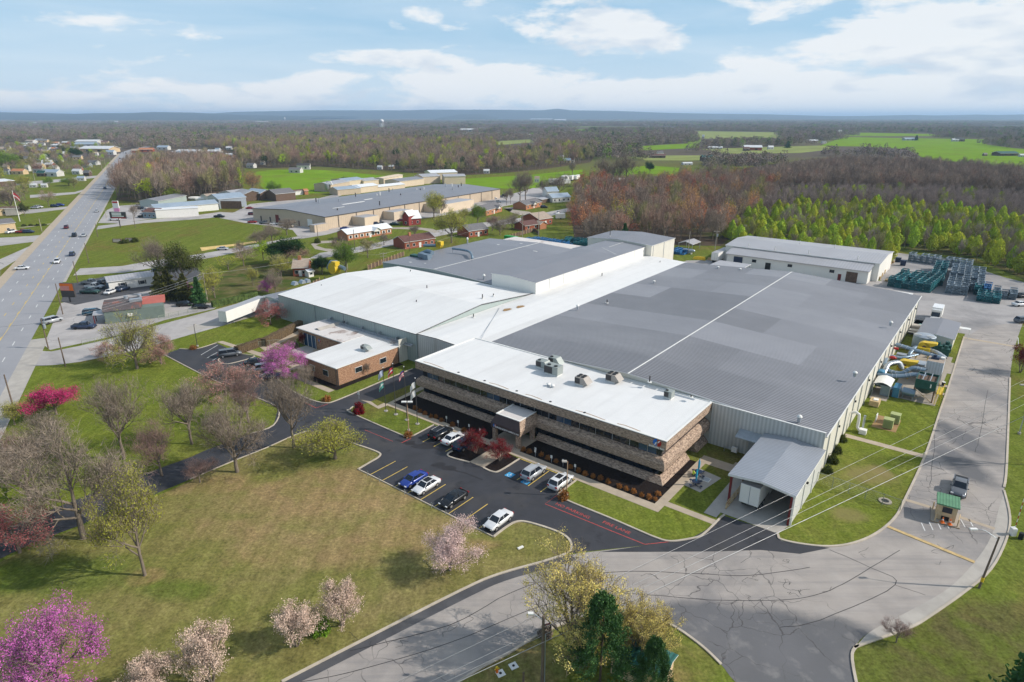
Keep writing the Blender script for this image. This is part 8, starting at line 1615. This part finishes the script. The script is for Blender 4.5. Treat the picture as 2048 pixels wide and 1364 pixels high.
def scatter_stuff(name,label,cat,P,S_,K,objs):
 """P points, S_ scales (sx, sz), K index into objs; geometry-node instances, one object"""
 me=bpy.data.meshes.new(name);me.from_pydata(P,[],[]);o=link(name,me);tagp(o,label,cat,None,'stuff')
 r=np.random.default_rng(1)
 a=me.attributes.new('scl','FLOAT_VECTOR','POINT');a.data.foreach_set('vector',np.array([(s[0],s[0],s[1]) for s in S_],np.float32).ravel())
 a=me.attributes.new('rot','FLOAT_VECTOR','POINT');a.data.foreach_set('vector',np.stack([np.zeros(len(P)),np.zeros(len(P)),r.uniform(0,6.28,len(P))],1).astype(np.float32).ravel())
 a=me.attributes.new('idx','INT','POINT');a.data.foreach_set('value',np.array(K,np.int32))
 ng=bpy.data.node_groups.new(name,'GeometryNodeTree');ng.interface.new_socket('Geometry',in_out='INPUT',socket_type='NodeSocketGeometry');ng.interface.new_socket('Geometry',in_out='OUTPUT',socket_type='NodeSocketGeometry')
 gi,go=ng.nodes.new('NodeGroupInput'),ng.nodes.new('NodeGroupOutput');j=ng.nodes.new('GeometryNodeJoinGeometry')
 for ob in reversed(objs):i=ng.nodes.new('GeometryNodeObjectInfo');i.inputs['Object'].default_value=ob;i.inputs['As Instance'].default_value=True;ng.links.new(i.outputs['Geometry'],j.inputs[0])
 at={}
 for nm,ty in (('scl','FLOAT_VECTOR'),('rot','FLOAT_VECTOR'),('idx','INT')):n=ng.nodes.new('GeometryNodeInputNamedAttribute');n.data_type=ty;n.inputs[0].default_value=nm;at[nm]=n.outputs[0]
 ip=ng.nodes.new('GeometryNodeInstanceOnPoints');ip.inputs['Pick Instance'].default_value=True
 ng.links.new(gi.outputs[0],ip.inputs['Points']);ng.links.new(j.outputs[0],ip.inputs['Instance']);ng.links.new(at['idx'],ip.inputs['Instance Index']);ng.links.new(at['scl'],ip.inputs['Scale']);ng.links.new(at['rot'],ip.inputs['Rotation']);ng.links.new(ip.outputs[0],go.inputs[0])
 o.modifiers.new('instances','NODES').node_group=ng;return o
wr=random.Random(12)
def pick(t):
 s=wr.random();c=0
 for k,p in t:
  c+=p
  if s<c:return k
 return t[0][0]
def vn(x,y,s):# smooth value noise for clearings
 x,y=x/s,y/s;i,j=math.floor(x),math.floor(y);f,h_=x-i,y-j;f,h_=f*f*(3-2*f),h_*h_*(3-2*h_)
 R_=lambda a,c:random.Random(a*92821+c*68917).random()
 return (R_(i,j)*(1-f)+R_(i+1,j)*f)*(1-h_)+(R_(i,j+1)*(1-f)+R_(i+1,j+1)*f)*h_
def wood(pxpoly,step,table,hr,wr_,n_ind,label,group,stuffname,seed,world=None,keep=lambda x,y:True,name='woodland_tree'):
 P=[p for p in pts_in(pxpoly,step,.45,seed,world) if keep(*p)];P.sort(key=lambda p:p[0]**2+p[1]**2);kinds=[k for k,_ in table];rp,rs,rk=[],[],[]
 for i,(x,y) in enumerate(P):
  k=pick(table)
  if 'or' in kinds and 'ol' in kinds and vn(x,y,22)>.79:k=wr.choice(('or','rd','or','w2'))
  h=wr.uniform(*hr);w=wr.uniform(*wr_)
  if i<n_ind:wood_tree(x,y,h,w,k,label+LBL[k],group+LBL[k],name)
  else:rp.append((x,y,0));rs.append((w,h));rk.append(kinds.index(k))
 if rp:scatter_stuff(stuffname,label+ ' behind the nearer ones','woodland',rp,rs,rk,[proto_obj(k) for k in kinds])
LBL={'w1':', grey twigs','w1b':', slim with grey twigs','w2':', brown twigs','w3':', olive tinge','or':', orange buds','rd':', red buds','pg':', upright bright green','py':', broad bright green','gr':', fresh green','gy':', rounded bright green','ol':', yellow-green buds','pl':', pale sapling','dk':', dark evergreen'}
TBL_R=[('w1',.26),('w2',.26),('w1b',.14),('w3',.12),('or',.08),('rd',.07),('ol',.07)]
NO=[m for m in EXCL]+[G2(TOWN),G2([(270,296),(470,300),(470,322),(330,326),(262,318)])]
def free(x,y,h=11):
 return all(free1(x*HC/(HC-k),y*HC/(HC-k)) for k in (0,h*.3,h*.6,h*.85,h))
def free1(x,y):
 for bb,poly in NOB:
  if bb[0]<x<bb[1] and bb[2]<y<bb[3] and inside((x,y),poly):return False
 t=x*HN[0]+y*HN[1]
 if TL-9<t<TR+6 and y<1100:return False
 for hx,hy,s in FAR_H:
  if abs(x-hx)<s*.6+3 and-10<y-hy<s:return False
 return True
NOB=[((min(p[0] for p in q),max(p[0] for p in q),min(p[1] for p in q),max(p[1] for p in q)),q) for q in NO]
WR1=[(1150,488),(1142,430),(1160,385),(1225,372),(1300,368),(1400,366),(1500,372),(1560,392),(1500,440),(1440,492),(1300,492)]
wood(WR1,7.4,TBL_R,(10,16.5),(6.5,10),170,'tree of the brown wood behind the factory','brown wood trees','brown_wood',3,keep=lambda x,y:free(x,y,13))
WR2=[(1500,392),(1500,372),(1560,362),(1640,345),(1700,340),(1850,346),(2060,362),(2250,380),(2250,440),(2060,412),(1950,400),(1700,394)]
wood(WR2,9,[('w1',.5),('w1b',.38),('w2',.1),('or',.02)],(13,17),(8,11),60,'tall tree of the dark wood beyond the saplings','dark wood trees','dark_wood',4,keep=free)
SAP=[(1500,440),(1560,396),(1700,394),(1950,400),(2060,415),(2250,440),(2250,490),(2060,458),(1950,440),(1700,418)]
wood(SAP,5.5,[('pl',.82),('w3',.1),('gr',.08)],(8,11),(3.5,5),40,'thin pale sapling between the green trees and the dark wood','sapling belt','sapling_belt',5,name='sapling')
YG=[(1440,494),(1500,442),(1700,420),(1950,442),(2060,460),(2250,492),(2250,600),(2060,545),(2000,535),(1960,520),(1780,492),(1620,470)]
YGW=[uv(-62,190)[:2],uv(3,187)[:2]]+G2([(1800,501),(1900,511),(2010,546),(2120,576),(2250,640),(2250,492),(2060,460),(1950,442),(1700,420),(1500,442),(1440,480)])
wood(YG,4.9,[('pg',.36),('py',.23),('pl',.17),('w3',.10),('ol',.14)],(5,10.5),(3.2,5.2),150,'young tree of the green plantation behind the racks','green plantation','green_plantation',6,YGW,name='young_tree')
wood(WOOD_L,8.5,[('w1',.4),('w2',.25),('w1b',.2),('w3',.1),('or',.03),('gr',.02)],(14,21),(8,12),60,'tree of the wood beside the highway','left wood trees','highway_wood',7)
wood(WOOD_M,10,[('w1',.32),('w2',.2),('w3',.18),('w1b',.1),('ol',.1),('dk',.05),('gr',.05)],(10,19),(8,11),0,'tree of the wide wood beyond the bright field','middle wood trees','middle_wood',8,keep=lambda x,y:free(x,y,16))
NOB_ALL=NOB;NOB=NOB[:-2]
# garden and roadside trees between the houses, each its own
GT=[]
for poly,step,tb,n in (([(1050,322),(1085,288),(1200,286),(1240,300),(1200,322)],17,[('w1',.35),('w3',.25),('w2',.2),('dk',.1),('ol',.1)],0),([(-60,400),(-60,300),(120,292),(235,300),(225,330),(190,370),(140,400),(230,345),(100,440),(-60,450)],17,[('w1',.3),('w3',.25),('ol',.15),('gr',.1),('dk',.08),('w2',.12)],0),([(600,540),(420,560),(440,530),(640,505),(760,500),(740,530)],7.5,[('w3',.4),('w2',.2),('ol',.15),('w1',.15),('gr',.1)],1),([(900,470),(1130,445),(1130,405),(1000,412),(880,460)],14,[('w1',.4),('w2',.3),('w3',.3)],2)):
 for x,y in pts_in(poly,step,.45,20+n):
  if free(x,y,4 if n==0 else 9) and wr.random()<.72 and not (n==2 and wr.random()<.5):k=pick(tb);wood_tree(x,y,wr.uniform(5,9) if n==1 else wr.uniform(7,13),wr.uniform(6.5,10.5),k,('garden tree among the scattered houses','scrubby tree behind the trailer hedge','garden tree near the brick houses')[n]+LBL[k],('town trees','scrub trees','garden trees')[n]+LBL[k],'garden_tree')
LM['far1']=leafmat('far_wood_grey',(.235,.195,.165));LM['far2']=leafmat('far_wood_brown',(.25,.18,.145));LM['far3']=leafmat('far_wood_olive',(.19,.18,.09))
NOB=NOB_ALL
# everything farther: clumps of trees to the horizon
def tile(name,n,size,seed,kinds):
 """a clump of low trees seen from far away"""
 r=np.random.default_rng(seed);Vs,Fs,M_=[],[],[];ms=[]
 off=0
 for i in range(n):
  lm=kinds[i % len(kinds)]
  if LM[lm] not in ms:ms.append(LM[lm])
  cx,cy=r.uniform(-size/2,size/2,2);h=r.uniform(7,17);w=r.uniform(3.2,6);q=90
  t=r.uniform(0,6.28,q);z=r.uniform(.25,1,q);rad=np.sqrt(np.clip(1-((z-.58)/.45)**2,0.05,1))*r.uniform(.5,1,q)
  c=np.stack([cx+np.cos(t)*rad*w,cy+np.sin(t)*rad*w,z*h],1);a=r.normal(0,1,(q,3));a/=np.linalg.norm(a,axis=1)[:,None];b_=np.cross(a,r.normal(0,1,(q,3)));b_/=np.linalg.norm(b_,axis=1)[:,None];s=r.uniform(.45,.9,(q,1))
  V=np.stack([c-a*s,c-b_*s*.7,c+a*s,c+b_*s*.7],1).reshape(-1,3);Vs.append(V);Fs.append(np.arange(q*4).reshape(-1,4)+off);M_+=[ms.index(LM[lm])]*q;off+=q*4
 return bpy.data.objects.new(name,tmesh(name,np.concatenate(Vs),np.concatenate(Fs),ms,M_))
TILES=[tile('clump_a',16,38,1,['far1','far2','far1','far3']),tile('clump_b',16,38,2,['far2','far1','far1','far3']),tile('clump_c',16,38,3,['far3','far1','grn','far2','dark','far1'])]
P,Sx,Kx=[],[],[];WMW=G2(WOOD_M);WLW=G2(WOOD_L);WRW=G2(WOOD_R)
def band_fill(y0,y1,st,sxy,thr,cs):
 y=y0
 while y<y1:
  X=.88*y+60;x=-X
  while x<X:
   q=(x+wr.uniform(-.5,.5)*st,y+wr.uniform(-.5,.5)*st)
   if vn(q[0],q[1],cs)>thr and free(*q) and not any(inside(q,w_) for w_ in (WMW,WLW,WRW)):
    P.append((*q,0));Sx.append((sxy,wr.uniform(.8,1.15)));Kx.append(wr.choice((0,0,1,1,2)))
   x+=st
  y+=st
band_fill(700,1500,32,1,.34,130);band_fill(1500,2600,42,1.15,.36,260);band_fill(2600,6500,85,2.2,.38,600);band_fill(6500,14000,190,5,.28,1500);band_fill(14000,30000,480,12,.2,2500)
scatter_stuff('distant_woods','leafless brown woods stretching away to the horizon','woodland',P,Sx,Kx,TILES)
# ============================================================ AIR
b=MB();b.box(-48000,48000,-300,48000,-6,205,m_trim);hz_=b.build('haze');hz_['kind']= 'stuff';hz_['label']= 'thin blue haze over the whole plain';hz_['category']= 'haze'
hm=bpy.data.materials.new('haze');hm.use_nodes=True;t=hm.node_tree;t.nodes.clear();pv=N(t,'ShaderNodeVolumePrincipled');pv.inputs['Color'].default_value=(.52,.73,1.0,1);pv.inputs['Density'].default_value=8.5e-5;pv.inputs['Anisotropy'].default_value=0.1
om=N(t,'ShaderNodeOutputMaterial');t.links.new(pv.outputs[0],om.inputs['Volume']);hz_.data.materials.clear();hz_.data.materials.append(hm)
